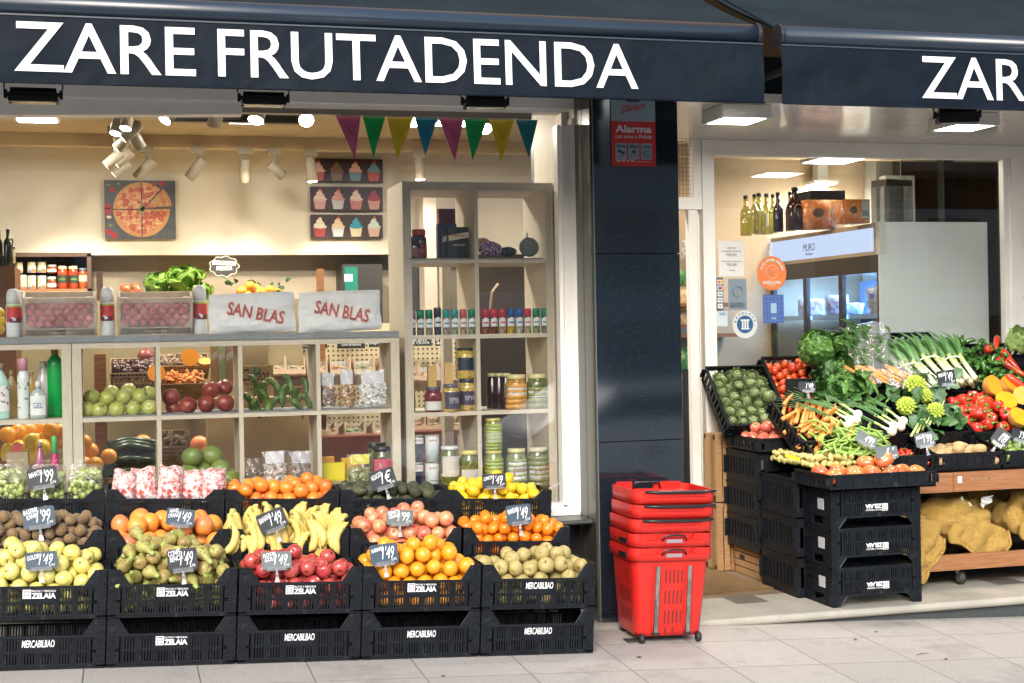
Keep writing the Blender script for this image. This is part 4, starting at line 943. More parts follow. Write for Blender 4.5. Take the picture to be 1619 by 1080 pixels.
# ------------------------------------------------------------ packaged goods
LQ = {}
def liquid(c, k=.5): return mat('liquid_%d_%d_%d' % tuple(int(v*100) for v in c), c, .08, tuple(v*k for v in c), 55, .45, .6, coat=.6)
def box_of(px0, px1, py0, py1, Y, z=None):
    a, c = at(px0, (py0+py1)/2, Y), at(px1, (py0+py1)/2, Y); w = c.x-a.x; t, bb = at((px0+px1)/2, py0, Y).z, at((px0+px1)/2, py1, Y).z
    if z is None: z = bb
    return (a.x+c.x)/2, z, w, max(.01, t-z)
def jar(px0, px1, py0, py1, Y, z, cont, lid, lab, label, group=None, words=None, lc=(.75,.74,.7), lz=(.2,.6), name='glass_jar', cat='jar', lidh=.13, chunky=None, inkc=None):
    x, z, w, h = box_of(px0, px1, py0, py1, Y, z); r = w/2
    b = MB(); b.smooth = True; hb = h*(1-lidh)
    b.lathe([(r*.9,0),(r,.008),(r,hb*.80),(r*.93,hb*.9),(r*.80,hb*.97),(r*.80,hb)], 20)
    parts = [(None, b.mesh('jar_body', liquid(cont)))]
    if chunky:
        g = random.Random(px0); b = MB(); b.smooth = True
        s = chunky*r; n = int(5.5/chunky)
        for zz in range(int(hb*.86/(s*1.5))):
            for k in range(n):
                a = -PM+PM*(k+.5*(zz % 2)+g.uniform(-.1,.1))/n*1.0
                b.sphere(((r-s*.75)*math.cos(a), (r-s*.75)*math.sin(a), s+zz*s*1.55), s, 8, 6)
        parts.append(('contents', disp(b.mesh('contents', mat('pickle_%d_%d' % (int(cont[0]*100), int(cont[1]*100)), tuple(min(1, v*1.5) for v in cont), .15, tuple(v*.9 for v in cont), 12, coat=.6)), .001, 60)))
    b = MB(); b.smooth = True; b.lathe([(r*.86,hb),(r*.88,hb+.004),(r*.88,h-.003),(r*.84,h),(.0001,h)], 20); parts.append(('lid', b.mesh('lid', flat(lid, .3))))
    if lab:
        b = MB(); b.smooth = True; za, zb = hb*lz[0], hb*lz[1]; ra = r+.0015
        b.grid(lambda u, v: Vector((ra*math.cos(-PM/2+(u-.5)*2.3), ra*math.sin(-PM/2+(u-.5)*2.3), za+(zb-za)*v)), 12, 1)
        parts.append(('label', b.mesh('label', flat(lab, .45))))
        if words:
            t = text_me(words, r*1.25, (zb-za)*.34, flat(inkc or (.05,.05,.08)), bold=.01)
            for v in t.vertices:
                th = -PM/2+v.co.x/ra; yy = -(v.co.y)*0; d = ra+.0012; v.co = Vector((d*math.cos(th), d*math.sin(th), (za+zb)/2+v.co.z))
            parts.append(('lettering', t))
    return make(name, cat, label, parts, tr(x, Y, z) @ rot(random.uniform(-.2,.2), 'Z'), group)
def bottle(px0, px1, py0, py1, Y, z, prof, c, label, cap=(.7,.7,.7), lab=None, lz=(.15,.6), name='bottle', cat='bottle', flatn=1., rough=.25, trig=False, capf=.86, group=None, mtl=None, words=None, ink=(.05,.05,.05)):
    """prof: list of (radius fraction, height fraction) of the body"""
    x, z, w, h = box_of(px0, px1, py0, py1, Y, z); r = w/2; S_ = scl(1, flatn, 1)
    b = MB(); b.smooth = True; b.lathe([(max(1e-4, r*a), h*q) for a, q in prof], 20, T=S_); parts = [(None, b.mesh('bottle_body', mtl or flat(c, rough, .3)))]
    top = prof[-1]; b = MB(); b.smooth = True; rc = r*max(top[0]*1.12, .15)
    b.lathe([(rc, h*top[1]*.985),(rc, h*.985),(rc*.85, h),(1e-4, h)], 14)
    if trig: b.box(-r*.9, r*.5, -rc*.6, rc*.6, h*.90, h*.985); b.tube([(-r*.5,0,h*.92),(-r*.75,0,h*.80)], [.006,.004], 6)
    parts.append(('cap', b.mesh('cap', flat(cap, .35))))
    if lab:
        ra = r+.001
        b = MB(); b.smooth = True; b.grid(lambda u, v: Vector((ra*math.cos(-PM/2+(u-.5)*2.4), flatn*ra*math.sin(-PM/2+(u-.5)*2.4), h*(lz[0]+(lz[1]-lz[0])*v))), 12, 1)
        parts.append(('label', b.mesh('label', lab if not isinstance(lab, tuple) else flat(lab, .5))))
        if words:
            t = text_me(words, r*1.2, h*(lz[1]-lz[0])*.3, flat(ink), bold=.01)
            for v in t.vertices:
                th = -PM/2+v.co.x/ra; v.co = Vector(((ra+.001)*math.cos(th), flatn*(ra+.001)*math.sin(th), h*(lz[0]*.5+lz[1]*.5)+v.co.z))
            parts.append(('lettering', t))
    return make(name, cat, label, parts, tr(x, Y, z), group)
def carton(px0, px1, py0, py1, Y, z, c, label, d=.06, band=None, words=None, ink=(.8,.8,.78), name='carton', cat='box', yaw=0, tl=0, bz=(.55,.85), wz=None):
    x, z, w, h = box_of(px0, px1, py0, py1, Y, z); b = MB(); b.box(-w/2, w/2, 0, d, 0, h); parts = [(None, b.mesh('carton', flat(c, .45)))]
    if band: b = MB(); b.prism([(-w/2,h*bz[0]),(w/2,h*(bz[0]+.12)),(w/2,h*bz[1]),(-w/2,h*(bz[1]-.12))], -.0015, 0); parts.append(('printed_band', b.mesh('printed_band', flat(band, .5))))
    if words: parts.append(('lettering', xf(text_me(words, w*.72, h*.12*(1+words.count('\n')), flat(ink), bold=.01), tr(0, -.0025, h*(wz or (bz[0]+bz[1])/2+.03)))))
    return make(name, cat, label, parts, tr(x, Y, z) @ rot(yaw, 'Z') @ rot(tl, 'X'))
# cream spray cans on top of the low shelf
SPRAY = [(.9,0),(1,.03),(1,.70),(.92,.74),(.92,.76)]
labc = mat('cream_can_label', (.62,.05,.04), .4)
for k, (a, c, t, bt, Y, w_) in enumerate(((6, 36, 457, 531, 8.2, 'at the left edge, front one of two'), (18, 42, 459, 529, 8.3, 'at the left edge, half hidden behind another'), (158, 181, 454, 530, 8.2, 'between the two strawberry trays'), (303, 327, 451, 529, 8.2, 'left of the paper bags'))):
    x, z, w, h = box_of(a, c, t, bt, Y, ZL+.007); r = w/2 if k else w/2*.8
    b = MB(); b.smooth = True; b.lathe([(r*.94,0),(r,.006),(r,h*.66),(r*.9,h*.69)], 22); p = [(None, b.mesh('can_body', flat((.74,.76,.76), .35)))]
    b = MB(); b.smooth = True; b.lathe([(r*.93,h*.69),(r*.93,h*.86),(r*.80,h*.95),(r*.5,h),(1e-4,h)], 22); p.append(('cap', b.mesh('cap', flat((.80,.80,.78), .3))))
    for nm, z0, z1, cc, sp in (('red_label', .32, .62, (.60,.045,.04), 2.6), ('green_stripe', .62, .66, (.45,.55,.10), 2.6), ('cherry_print', .30, .40, (.16,.02,.05), 1.6)):
        b = MB(); rr = r+.001+(.001 if nm == 'cherry_print' else 0); b.grid(lambda u, v: Vector((rr*math.cos(-PM/2+(u-.5)*sp-.1), rr*math.sin(-PM/2+(u-.5)*sp-.1), h*(z0+(z1-z0)*v))), 12, 1); p.append((nm, b.mesh(nm, flat(cc, .4))))
    b = MB(); b.smooth = True
    for j in range(5): b.sphere((-r*.2+.004*j*math.cos(j), -r-.001, h*(.36+.012*j)), r*(.26-.04*j), 8, 6, 1, .25, .7)
    p.append(('cream_print', b.mesh('cream_print', WHITEL)))
    make('cream_can', 'spray can', 'white and red whipped cream can %s' % w_, p, tr(x, Y, z) @ rot(random.uniform(-.2,.5), 'Z'))
# strawberry trays in film, tipped to the window
BER = mat('berry_skin', (.56,.07,.06), .35, (.66,.16,.13), 40, coat=.4, c3=(.78,.5,.3), s3=260, lo3=.62, hi3=.68)
def berry(i):
    b = MB(); b.smooth = True; b.lathe([(1e-5,-.024),(.008,-.020),(.016,-.008),(.019,.004),(.016,.013),(.006,.016),(1e-5,.016)], 12, cap=False); return b.mesh('strawberry', BER)
BE = berry(0)
for px0, px1, lab in ((38, 152, 'film-wrapped wooden tray of strawberries nearer the left edge'), (187, 303, 'film-wrapped wooden tray of strawberries next to the paper bags')):
    x, z, w, h = box_of(px0, px1, 468, 530, 8.2, ZL+.008); root = ob('strawberry_tray', None); root.matrix_world = tr(x, 8.17, z) @ rot(.42, 'X'); tag(root, lab, 'tray of strawberries', 'wrapped strawberry trays')
    w2 = w/2; TW = mat('tray_wood', (.66,.55,.40), .6, (.58,.47,.33), 12); hh = h*1.02
    b = MB(); b.box(-w2, w2, 0, .006, 0, .045) ; b.box(-w2, w2, .0, .006, hh-.028, hh); b.box(-w2, -w2+.012, 0, .09, 0, hh); b.box(w2-.012, w2, 0, .09, 0, hh); b.box(-w2, w2, .088, .094, 0, hh); b.box(-w2, w2, .006, .09, 0, .006)
    for sx in (-1, 1):
        for z0, z1 in ((hh, hh-.05), (.045, .09)): b.prism([(sx*w2, z0), (sx*(w2-.05), z0), (sx*w2, z1)], -.004, 0.02)
    ob('tray', b.mesh('tray', TW), root)
    b = MB(); b.box(-w2+.01, w2-.01, -.0015, 0, .006, .040); ob('printed_band', b.mesh('printed_band', flat((.12,.13,.08), .5)), root)
    ob('lettering', xf(text_me('FRESONES', w*.3, .012, flat((.7,.5,.4))), tr(0, -.003, .022)), root)
    M = root.matrix_world.copy(); gg = random.Random(px0)
    for r_ in range(4):
        for k in range(7):
            xx = -w2+.03+(w-.06)*(k+.5*(r_ % 2)*.8)/6.5
            if abs(xx) > w2-.02: continue
            o = ob('strawberry', BE, root, tr(xx+gg.uniform(-.003,.003), .03+gg.uniform(-.008,.008), .062+r_*(hh-.10)/3.6) @ rot(gg.uniform(.2,1.2), 'Y') @ rot(gg.uniform(-.5,.9), 'X') @ scl(1.25))
    b = MB(); b.smooth = True
    b.grid(lambda u, v: Vector(((u-.5)*w*1.02, -.006-.010*math.sin(u*9)*math.sin(v*7)-.004*math.sin(u*31+v*17), hh*1.04*v)), 40, 20)
    for sx in (-1, 1): b.grid(lambda u, v, sx=sx: Vector((sx*(w2*1.02+.004*math.sin(v*20)), -.006+u*.11, hh*1.04*v)), 6, 14)
    ob('film', b.mesh('film', TRAYF), root)
# paper bags
for px0, px1, py0, py1, lab, tx in ((329, 466, 464, 527, 'white paper bag printed SAN BLAS lying left of the other one', .04), (470, 601, 461, 522, 'white paper bag printed SAN BLAS lying right, next to the tall shelf', .02)):
    x, z, w, h = box_of(px0, px1, py0, py1, 8.2, ZL+.008); root = ob('paper_bag', None); root.matrix_world = tr(x, 8.17, z) @ rot(-.03, 'Y') @ rot(.12, 'X'); tag(root, lab, 'paper bag', 'white paper bags')
    b = MB(); b.smooth = True
    def bg_(u, v, s):
        e = (1-(2*u-1)**6)*(1-(2*v-1)**8)
        return Vector(((u-.5)*w*(1-.03*v)+.003*math.sin(v*9), s*(.001+.028*e)+.010*noise.noise(Vector((u*5,v*4,px0)))+.005*noise.noise(Vector((u*15,v*11,px0))), h*v*(1+.02*math.sin(u*3))))
    b.grid(lambda u, v: bg_(u, v, -1), 44, 22); b.grid(lambda u, v: bg_(u, v, 1), 24, 12); ob('bag', b.mesh('bag', PAPER), root)
    t = text_me('SAN BLAS', w*.66, h*.33, flat((.78,.24,.17), .6), bold=.018); t.transform(rot(.22, 'Y'))
    for v in t.vertices:
        q = bg_(v.co.x/w+.5+tx, v.co.z/h+.52, -1); v.co = Vector((v.co.x+tx*w, q.y-.008, v.co.z+h*.52))
    ob('lettering', t, root)
# yellow fruit at the very edge
for k, (px, py) in enumerate(((2, 496), (3, 508), (1, 520))): make('lemon', 'lemon', 'lemon piled at the left photo edge on the low shelf', V['lemon'][k], tr(*at(px-4, py, 8.3)) @ rot(1.2, 'X'), 'lemons at the left edge')
# cleaning bottles
BP = [(.95,0),(1,.04),(1,.55),(.95,.66),(.6,.78),(.34,.86),(.34,.9)]
flo = mat('flower_label', (.72,.72,.70), .4, (.45,.06,.16), 26, .56, .6, c3=(.10,.07,.16), s3=34, lo3=.6, hi3=.64)
flo2 = mat('flower_label_b', (.66,.70,.66), .4, (.6,.12,.2), 30, .6, .64, c3=(.10,.2,.12), s3=30, lo3=.6, hi3=.66)
bottle(-14, 15, 575, 669, 8.2, Z1+.001, BP, (.40,.62,.52), 'mint green bottle with a flowery label, cut by the left photo edge', (.35,.25,.2), flo, flatn=.6)
bottle(8, 28, 585, 662, 8.33, Z1+.001, BP, (.55,.38,.16), 'amber bottle half hidden behind the mint green one', (.5,.4,.2), flatn=.7)
bottle(27, 47, 566, 667, 8.18, Z1+.001, [(.95,0),(1,.03),(1,.68),(.85,.74),(.6,.8)], (.70,.72,.74), 'white air freshener with flowers and a pink sprayer', (.60,.28,.36), flo2, (.05,.66), trig=True)
bottle(54, 83, 571, 664, 8.34, Z1+.001, BP, (.58,.58,.56), 'plain light grey plastic bottle', (.6,.6,.6), flatn=.7)
bottle(42, 58, 585, 650, 8.42, Z1+.001, BP, (.62,.42,.08), 'yellow bottle behind the clear gel bottle', (.7,.6,.4), flatn=.7)
bottle(74, 100, 553, 664, 8.32, Z1+.001, [(1,0),(1,.04),(1,.78),(.9,.84),(.4,.92),(.4,.94)], (.0,.38,.07), 'big bottle of bright green liquid', (.45,.35,.10), flatn=.8)  # green brightened, backlight through the liquid put into its colour
bottle(47, 73, 603, 667, 8.15, Z1+.001, [(.95,0),(1,.04),(1,.62),(.8,.72),(.3,.80),(.3,.84)], (.35,.40,.38), 'clear gel dispenser bottle with a blue round print', (.75,.75,.72), (.72,.74,.72), (.1,.62), flatn=.6, words='GEL', ink=(.02,.2,.35))
bottle(54, 72, 700, 740, 8.2, Z2+.05, BP, (.35,.10,.18), 'pinkish bottle in the bottom left shelf', (.25,.2,.2))
bottle(75, 97, 689, 750, 8.2, Z2+.02, [(.95,0),(1,.06),(.8,.42),(.45,.66),(.4,.7)], (.48,.03,.16), 'magenta spray bottle with a green collar in the bottom left shelf', (.10,.45,.12))
carton(10, 44, 715, 760, 8.2, Z2, (.30,.23,.14), 'kraft box in the bottom left shelf', .1); carton(20, 35, 702, 714, 8.25, None, (.35,.03,.04), 'small dark red cap box standing behind the kraft box', .02)
# fruit on the low shelf
def rowfruit(kind, name, cat, label, group, pts, Y, sc=1., rx=None):
    for i, (px, py, dy) in enumerate(pts): make(name, cat, label, V[kind][i % len(V[kind])], tr(*at(px, py, Y+dy)) @ (rx() if rx else rrot()) @ scl(sc), group)
rowfruit('gapp', 'apple', 'apple', 'dull green apple lying on the low window shelf', 'green apples', [(137,648,0),(157,649,-.02),(184,648,-.02),(210,647,-.02),(236,645,-.02),(169,630,.06),(195,628,.06),(222,627,.06),(145,628,.10),(176,622,.2),(203,619,.2),(235,623,.2)], 8.2, 1.18, lambda: rot(random.uniform(.6,1.9), 'X') @ rot(random.uniform(0,6), 'Y'))
rowfruit('pome', 'pomegranate', 'pomegranate', 'dark red pomegranate lying on the low window shelf', 'pomegranates', [(270,628,.1),(297,641,-.01),(326,639,.02),(356,637,0),(333,617,.14),(354,613,.22),(275,645,.12)], 8.2, 1.02, lambda: rot(random.uniform(-.5,1.6), 'X') @ rot(random.uniform(-.6,.6), 'Y'))
PL = []
for i in range(3):
    me = banana_me(i); me.materials[0] = M_PLAN; me.transform(tr(-.05,0,.045) @ scl(1,1.75,1.35)); me.name = 'plantain'; PL.append(me)
for i, (px, py, a, y_, dy) in enumerate(((392,640,.6,.2,.12),(405,648,.1,2.9,0),(430,645,.4,3.6,-.02),(448,628,1.4,3.4,.02),(470,648,0,.1,0),(480,618,1.9,0,.10),(455,612,1.2,.4,.12),(415,622,.5,2.8,.16),(433,615,.2,.3,.2),(484,640,.4,.3,.05),(400,612,.9,.4,.24),(468,632,.8,3,.1),(418,636,.9,.5,.08))):
    make('plantain', 'plantain', 'green plantain lying on the low window shelf', PL[i % 3], tr(*at(px, py-4, 8.2+dy)) @ rot(y_*.6, 'Z') @ rot(a*.4, 'Y') @ rot(random.uniform(-.5,.5), 'X') @ scl(.88), 'plantains')
# clear bags of dried goods
def dry_bag(px0, px1, py0, py1, Y, z, c, label, big=.007, fill=.55, card=None, n=90, lean=-.06, elong=1.6, rim=None):
    x, z, w, h = box_of(px0, px1, py0, py1, Y, z); root = ob('clear_bag', None); root.matrix_world = tr(x, Y, z+.002) @ rot(lean, 'X'); tag(root, label, 'bag', 'clear bags of dried food on the window shelves')
    g = random.Random(px0*7); b = MB(); b.smooth = True
    for k in range(n):
        b.sphere((g.uniform(-w*.4, w*.4), g.uniform(-.02, .025), g.uniform(.1, 1)*h*fill), big*g.uniform(.8,1.2), 7, 5, elong if k % 2 else 1, 1, elong if k % 3 == 0 else .8)
    ob('contents', disp(b.mesh('contents', mat('dry_%d_%d' % (px0, py0), c, .6, tuple(v*.6 for v in c), 40)), .001, 80), root)
    b = MB(); b.smooth = True
    def q(u, v, s): e = (1-(2*u-1)**4)*(1-v**2*.95); return Vector(((u-.5)*w+.002*math.sin(v*30), s*(.002+.036*e)+.003*math.sin(u*14+v*11)*(.3+v), h*v))
    b.grid(lambda u, v: q(u, v, -1), 20, 16); ob('film', b.mesh('film', BAGF), root)
    if card: b = MB(); b.box(-w*.36, w*.36, .0, .002, h*.62, h*.97); ob('card', b.mesh('card', flat(card, .6)), root)
dry_bag(503, 532, 588, 652, 8.16, Z1+.006, (.28,.15,.08), 'clear bag of brown almonds', .0075, .55, (.5,.5,.52), 130)
dry_bag(535, 562, 585, 652, 8.18, Z1+.006, (.55,.27,.08), 'clear bag of orange dried fruit between almonds and coconut', .009, .6, (.55,.55,.56), 70)
dry_bag(565, 614, 585, 650, 8.16, Z1+.006, (.80,.79,.76), 'clear bag of white coconut chips', .008, .6, (.6,.6,.62), 170)
dry_bag(378, 412, 725, 775, 8.16, Z2+.01, (.10,.08,.05), 'clear bag of dark dried figs in the bottom row', .011, .5, None, 60)
dry_bag(414, 455, 713, 775, 8.15, Z2+.01, (.62,.52,.42), 'clear bag of pistachios in the bottom row', .009, .62, (.6,.58,.6), 120)
dry_bag(456, 495, 713, 775, 8.15, Z2+.01, (.22,.15,.10), 'clear bag of fine brown seeds in the bottom row', .005, .6, (.42,.40,.42), 180)
dry_bag(548, 590, 718, 775, 8.14, Z2+.01, (.30,.32,.06), 'clear bag of olives under a yellow label', .010, .45, (.70,.62,.03), 70)
for k, (a, c, t, bt, cc, lb) in enumerate(((503, 545, 732, 770, (.70,.58,.03), 'lemon yellow packet in the bottom row'), (540, 575, 724, 770, (.74,.40,.04), 'orange yellow packet leaning behind the olives bag'), (500, 528, 723, 760, (.72,.36,.05), 'orange packet behind the yellow one'))):
    carton(a, c, t, bt, 8.22+.05*k, Z2+.01, cc, lb, .03, yaw=.1*k, tl=.1)
jar(587, 622, 706, 765, 8.2, Z2, (.10,.10,.03), (.02,.02,.02), (.52,.09,.16), 'dark jar with a pink label in the bottom row beside the avocado price tag', words='K', inkc=(.7,.6,.4), lz=(.35,.75), lidh=.12)
for k in range(3): jar(580+k*8, 604+k*8, 700, 760, 8.28+.05*k, Z2, (.12,.12,.03), (.02,.02,.02), None, 'dark jar half hidden behind the pink-labelled one', 'dark jars in a file')
# coffee, boxes, sponges in the top row of the tall unit
jar(650, 674, 363, 409, 8.36, T1+.007, (.10,.03,.015), (.60,.03,.02), (.55,.05,.04), 'coffee jar with a red lid and red label', lz=(.1,.6), lidh=.2, words='café', inkc=(.7,.6,.5))
jar(643, 664, 374, 409, 8.27, T1+.007, (.05,.025,.015), (.03,.03,.03), (.30,.12,.08), 'small coffee jar with a black lid in front of the red-lidded one', lz=(.1,.6), lidh=.25)
carton(694, 720, 330, 405, 8.45, T1+.007, (.22,.012,.012), 'tall dark red coffee packet at the back', .06)
carton(692, 722, 354, 407, 8.36, T1+.007, (.02,.02,.10), 'dark blue coffee packet in front of the red one', .05)
carton(700, 714, 362, 408, 8.30, T1+.007, (.012,.012,.014), 'black coffee capsule box half hidden behind its twin', .05, band=(.6,.52,.40))
carton(709, 741, 359, 408, 8.25, T1+.007, (.012,.012,.014), 'black coffee capsule box with a slanted cream band', .05, band=(.66,.58,.44), words='Espresso', ink=(.6,.04,.03))
ob('capsule_print', xf(text_me('INTENSO', .07, .010, WHITEL), tr(0,-.002,.08)), [o for o in SC.objects if o.get('label') == 'black coffee capsule box with a slanted cream band'][0])
def sponge(px, py, Y, rx, rz, c, c2, label):
    b = MB(); b.smooth = True; b.sphere((0,0,0), 1, 18, 12, rx, .035, rz); me = b.mesh('sponge', mat('scourer_%d' % px, c, .85, c2, 90, .5, .56, bump=1, bs=200)); make('scourer', 'scourer', label, disp(me, .004, 40), tr(*at(px, py, Y)))
sponge(763, 385, 8.38, .05, .035, (.60,.32,.28), (.75,.6,.55), 'pink scourer behind the purple one')
sponge(775, 394, 8.28, .075, .047, (.20,.08,.30), (.75,.70,.78), 'purple and white speckled scourer')
sponge(803, 398, 8.34, .055, .030, (.03,.04,.07), (.16,.22,.30), 'dark blue speckled scourer')
sponge(836, 391, 8.28, .062, .060, (.22,.24,.24), (.30,.32,.32), 'round grey scourer with a white hanging loop')
b = MB(); b.box(-.006,.006,-.003,.003,0,.035); make('hanging_loop', 'loop', 'white loop on top of the round grey scourer', b.mesh('hanging_loop', flat((.75,.75,.75))), tr(*at(833, 377, 8.28)))
# spice jars
CAPC = dict(p=(.30,.16,.34), g=(.0,.22,.12), k=(.03,.035,.05), t=(.02,.28,.26), r=(.52,.03,.06), b=(.02,.10,.34), w=(.5,.1,.12))
def spice(px, Y, z, cap, cont, label, tall=0):
    x = at(px, 510, Y).x; r = .0225; h = .150+tall
    b = MB(); b.smooth = True; b.lathe([(r*.95,0),(r,.004),(r,h*.62),(r*.9,h*.66)], 14); p = [(None, b.mesh('jar_body', liquid(cont)))]
    b = MB(); b.smooth = True; b.lathe([(r*1.02,h*.66),(r*1.02,h*.93),(r*.9,h),(1e-4,h)], 14); p.append(('cap', b.mesh('cap', flat(CAPC[cap], .35))))
    b = MB(); b.smooth = True; ra = r+.001; b.grid(lambda u, v: Vector((ra*math.cos(-PM/2+(u-.5)*2.2), ra*math.sin(-PM/2+(u-.5)*2.2), h*(.30+(.28+.08*(1-abs(2*u-1)))*v))), 10, 1); p.append(('label', b.mesh('label', flat((.66,.68,.70), .5))))
    b = MB(); b.grid(lambda u, v: Vector(((ra+.0008)*math.cos(-PM/2+(u-.5)*1.4), (ra+.0008)*math.sin(-PM/2+(u-.5)*1.4), h*(.42+.06*v))), 6, 1); p.append(('print', b.mesh('print', flat(CAPC[cap], .5))))
    make('spice_jar', 'spice jar', label, p, tr(x, Y, z), 'spice jars in a row')
cn = dict(p='purple', g='green', k='black', t='teal', r='red', b='blue', w='pink')
ordn = ['first', 'second', 'third', 'fourth', 'fifth', 'sixth', 'seventh', 'eighth']
for k, (c, cc) in enumerate(zip('pggkttwg', ((.12,.13,.2),(.16,.17,.14),(.30,.26,.18),(.05,.05,.08),(.34,.30,.2),(.28,.30,.24),(.40,.32,.2),(.22,.25,.17)))): spice(651+k*13.5, 8.24, T2+.001, c, cc, '%s-capped spice jar, %s in the left row of the tall shelf' % (cn[c], ordn[k]), .012 if k == 3 else 0)
for k, (c, cc) in enumerate(zip('rrrbbrgg', ((.30,.10,.05),(.20,.05,.05),(.42,.30,.2),(.60,.40,.04),(.48,.46,.36),(.42,.36,.22),(.24,.30,.18),(.20,.20,.2)))): spice(767+k*13.4, 8.24, T2+.001, c, cc, '%s-capped spice jar, %s in the right row of the tall shelf' % (cn[c], ordn[k]))
# third row of the tall unit
jar(643, 656, 612, 644, 8.3, T3, (.06,.03,.05), (.03,.03,.05), (.05,.04,.07), 'dark jar at the left end of the honey shelf')
jar(671, 698, 612, 646, 8.26, T3, (.20,.03,.04), (.10,.07,.12), (.60,.60,.55), 'square jar of red jam with a white label', lz=(.1,.5))
carton(677, 690, 579, 613, 8.27, T3+.13, (.55,.36,.12), 'slim golden honey box on the jam jar', .03, yaw=.1); carton(703, 716, 573, 607, 8.27, T3+.145, (.55,.36,.12), 'slim golden honey box on the honey jar', .03, yaw=-.05)
jar(699, 726, 607, 646, 8.24, T3, (.60,.42,.12), (.12,.10,.13), (.06,.045,.09), 'pale honey jar with a dark purple bee label, front left', lz=(.12,.82), words='YIPYIN', inkc=(.8,.8,.8))
jar(724, 753, 598, 645, 8.32, T3, (.60,.44,.14), (.04,.05,.08), (.06,.045,.09), 'pale honey jar with a dark purple bee label, under another jar', lz=(.2,.7), words='YIPYIN', inkc=(.8,.8,.8))
jar(720, 751, 550, 597, 8.32, T3+.19, (.62,.46,.10), (.03,.035,.05), (.02,.035,.06), 'big jar of yellow honey with a navy label, topmost of its stack', lz=(.3,.75), lidh=.08)
for k in range(3): bottle(769+k*11, 787+k*11, 590, 638, 8.42-.05*k, T3+.001, [(.95,0),(1,.05),(1,.8),(.7,.88),(.7,.92)], (.035,.02,.025), 'dark purple jar in the row beside the orange pickles, %s from the left' % ordn[k], (.6,.55,.3), rough=.1)
jar(799, 832, 592, 640, 8.26, T3, (.50,.26,.06), (.62,.56,.28), (.66,.64,.62), 'jar of orange pickled peppers with a gold lid', lz=(.45,.75), words='gomo', inkc=(.3,.03,.1), chunky=.3)
jar(832, 865, 591, 638, 8.27, T3, (.16,.19,.07), (.62,.58,.30), (.60,.62,.60), 'jar of green pickles with a gold lid on the honey shelf', lz=(.4,.7), words='gomo', inkc=(.3,.03,.1), chunky=.32)
# bottom row of the tall unit
for k, (a, c) in enumerate(((649, 669), (672, 694))):
    for j in range(2):
        cc = ((.02,.03,.06), (.60,.66,.66))[k]
        bottle(a, c, 688 if j else 731, 730 if j else 775, 8.28, at(a, 730 if j else 775, 8.28).z, [(1,0),(1,.97),(.96,.98)], cc, ['navy olive can with a gomo label', 'pale blue olive can with black olives on it'][k]+[' standing on the shelf', ', upper one of two'][j], (.45,.42,.35), lab=(.66,.64,.64), lz=(.68,.92), name='olive_can', cat='can', words='gomo', ink=(.5,.02,.1))
jar(696, 726, 705, 775, 8.24, None, (.14,.16,.03), (.62,.64,.66), (.62,.56,.48), 'wide olive jar with a white lid and a pictured label', lz=(.35,.85), lidh=.08)
jar(727, 757, 712, 775, 8.24, None, (.15,.17,.04), (.62,.54,.16), (.52,.50,.44), 'jar with a yellow lid next to the white-lidded olive jar', lz=(.3,.6), lidh=.1)
jar(766, 793, 661, 712, 8.27, None, (.25,.30,.05), (.62,.54,.16), (.42,.46,.34), 'jar of green olives, upper one of its stack', chunky=.24, lidh=.08, lz=(.3,.6))
jar(766, 795, 712, 770, 8.27, None, (.26,.31,.07), (.62,.54,.16), None, 'jar of green olives, lower one of its stack', chunky=.24, lidh=.08)
jar(801, 832, 709, 770, 8.25, None, (.22,.26,.12), (.62,.56,.25), (.66,.68,.68), 'pickle jar with a big white gomo label', lz=(.2,.75), words='gomo', inkc=(.4,.02,.1), lidh=.1, chunky=.3)
jar(833, 867, 707, 770, 8.25, None, (.16,.17,.07), (.60,.58,.40), (.48,.52,.50), 'pickle jar with a small gomo label at the right end of the shelf', lz=(.3,.6), words='gomo', inkc=(.4,.02,.1), lidh=.1, chunky=.3)
# ------------------------------------------------------------ pictures on the back wall
YB = 11.48
def pic(px0, px1, py0, py1, Y, label, cat='picture', name='wall_picture'):
    a, c = at(px0, (py0+py1)/2, Y), at(px1, (py0+py1)/2, Y); z1, z0 = at((px0+px1)/2, py0, Y).z, at((px0+px1)/2, py1, Y).z
    root = ob(name, None); root.location = ((a.x+c.x)/2, Y, (z0+z1)/2); tag(root, label, cat); return root, c.x-a.x, z1-z0
def disc(b, x, z, r, y, n=16, rz=None): b.add([(x+r*math.cos(2*PM*k/n), y, z+(rz or r)*math.sin(2*PM*k/n)) for k in range(n)], [tuple(range(n))])
root, w, h = pic(165, 277, 286, 378, YB, 'square picture of a sliced pepperoni pizza on a dark ground')
b = MB(); b.box(-w/2, w/2, -.03, 0, -h/2, h/2); ob('canvas', b.mesh('canvas', mat('pizza_ground', (.06,.065,.075), .5, (.10,.10,.11), 9)), root)
g = random.Random(5); cols = [flat((.62,.30,.10)), mat('pizza_cheese', (.70,.40,.18), .6, (.62,.16,.06), 26, .42, .6, c3=(.78,.62,.36), s3=60, lo3=.55, hi3=.65), flat((.45,.05,.03)), flat((.56,.12,.06)), flat((.03,.03,.03)), flat((.40,.02,.015)), flat((.25,.30,.05)), flat((.72,.6,.5))]
b = MB(); R0 = h*.47; cx = w*.02; y = -.0305
def sector(rr, a0, a1, y, ox=0, oz=0, n=24): b.add([(cx+ox, y, oz)]+[(cx+ox+rr*math.cos(a0+(a1-a0)*k/n), y, oz+rr*math.sin(a0+(a1-a0)*k/n)) for k in range(n+1)], [tuple(range(n+2))])
sa, sb = R(2), R(48)
b.m = 0; sector(R0, sb, sa+2*PM, y, n=48); b.m = 1; sector(R0*.88, sb, sa+2*PM, y-.001, n=48)
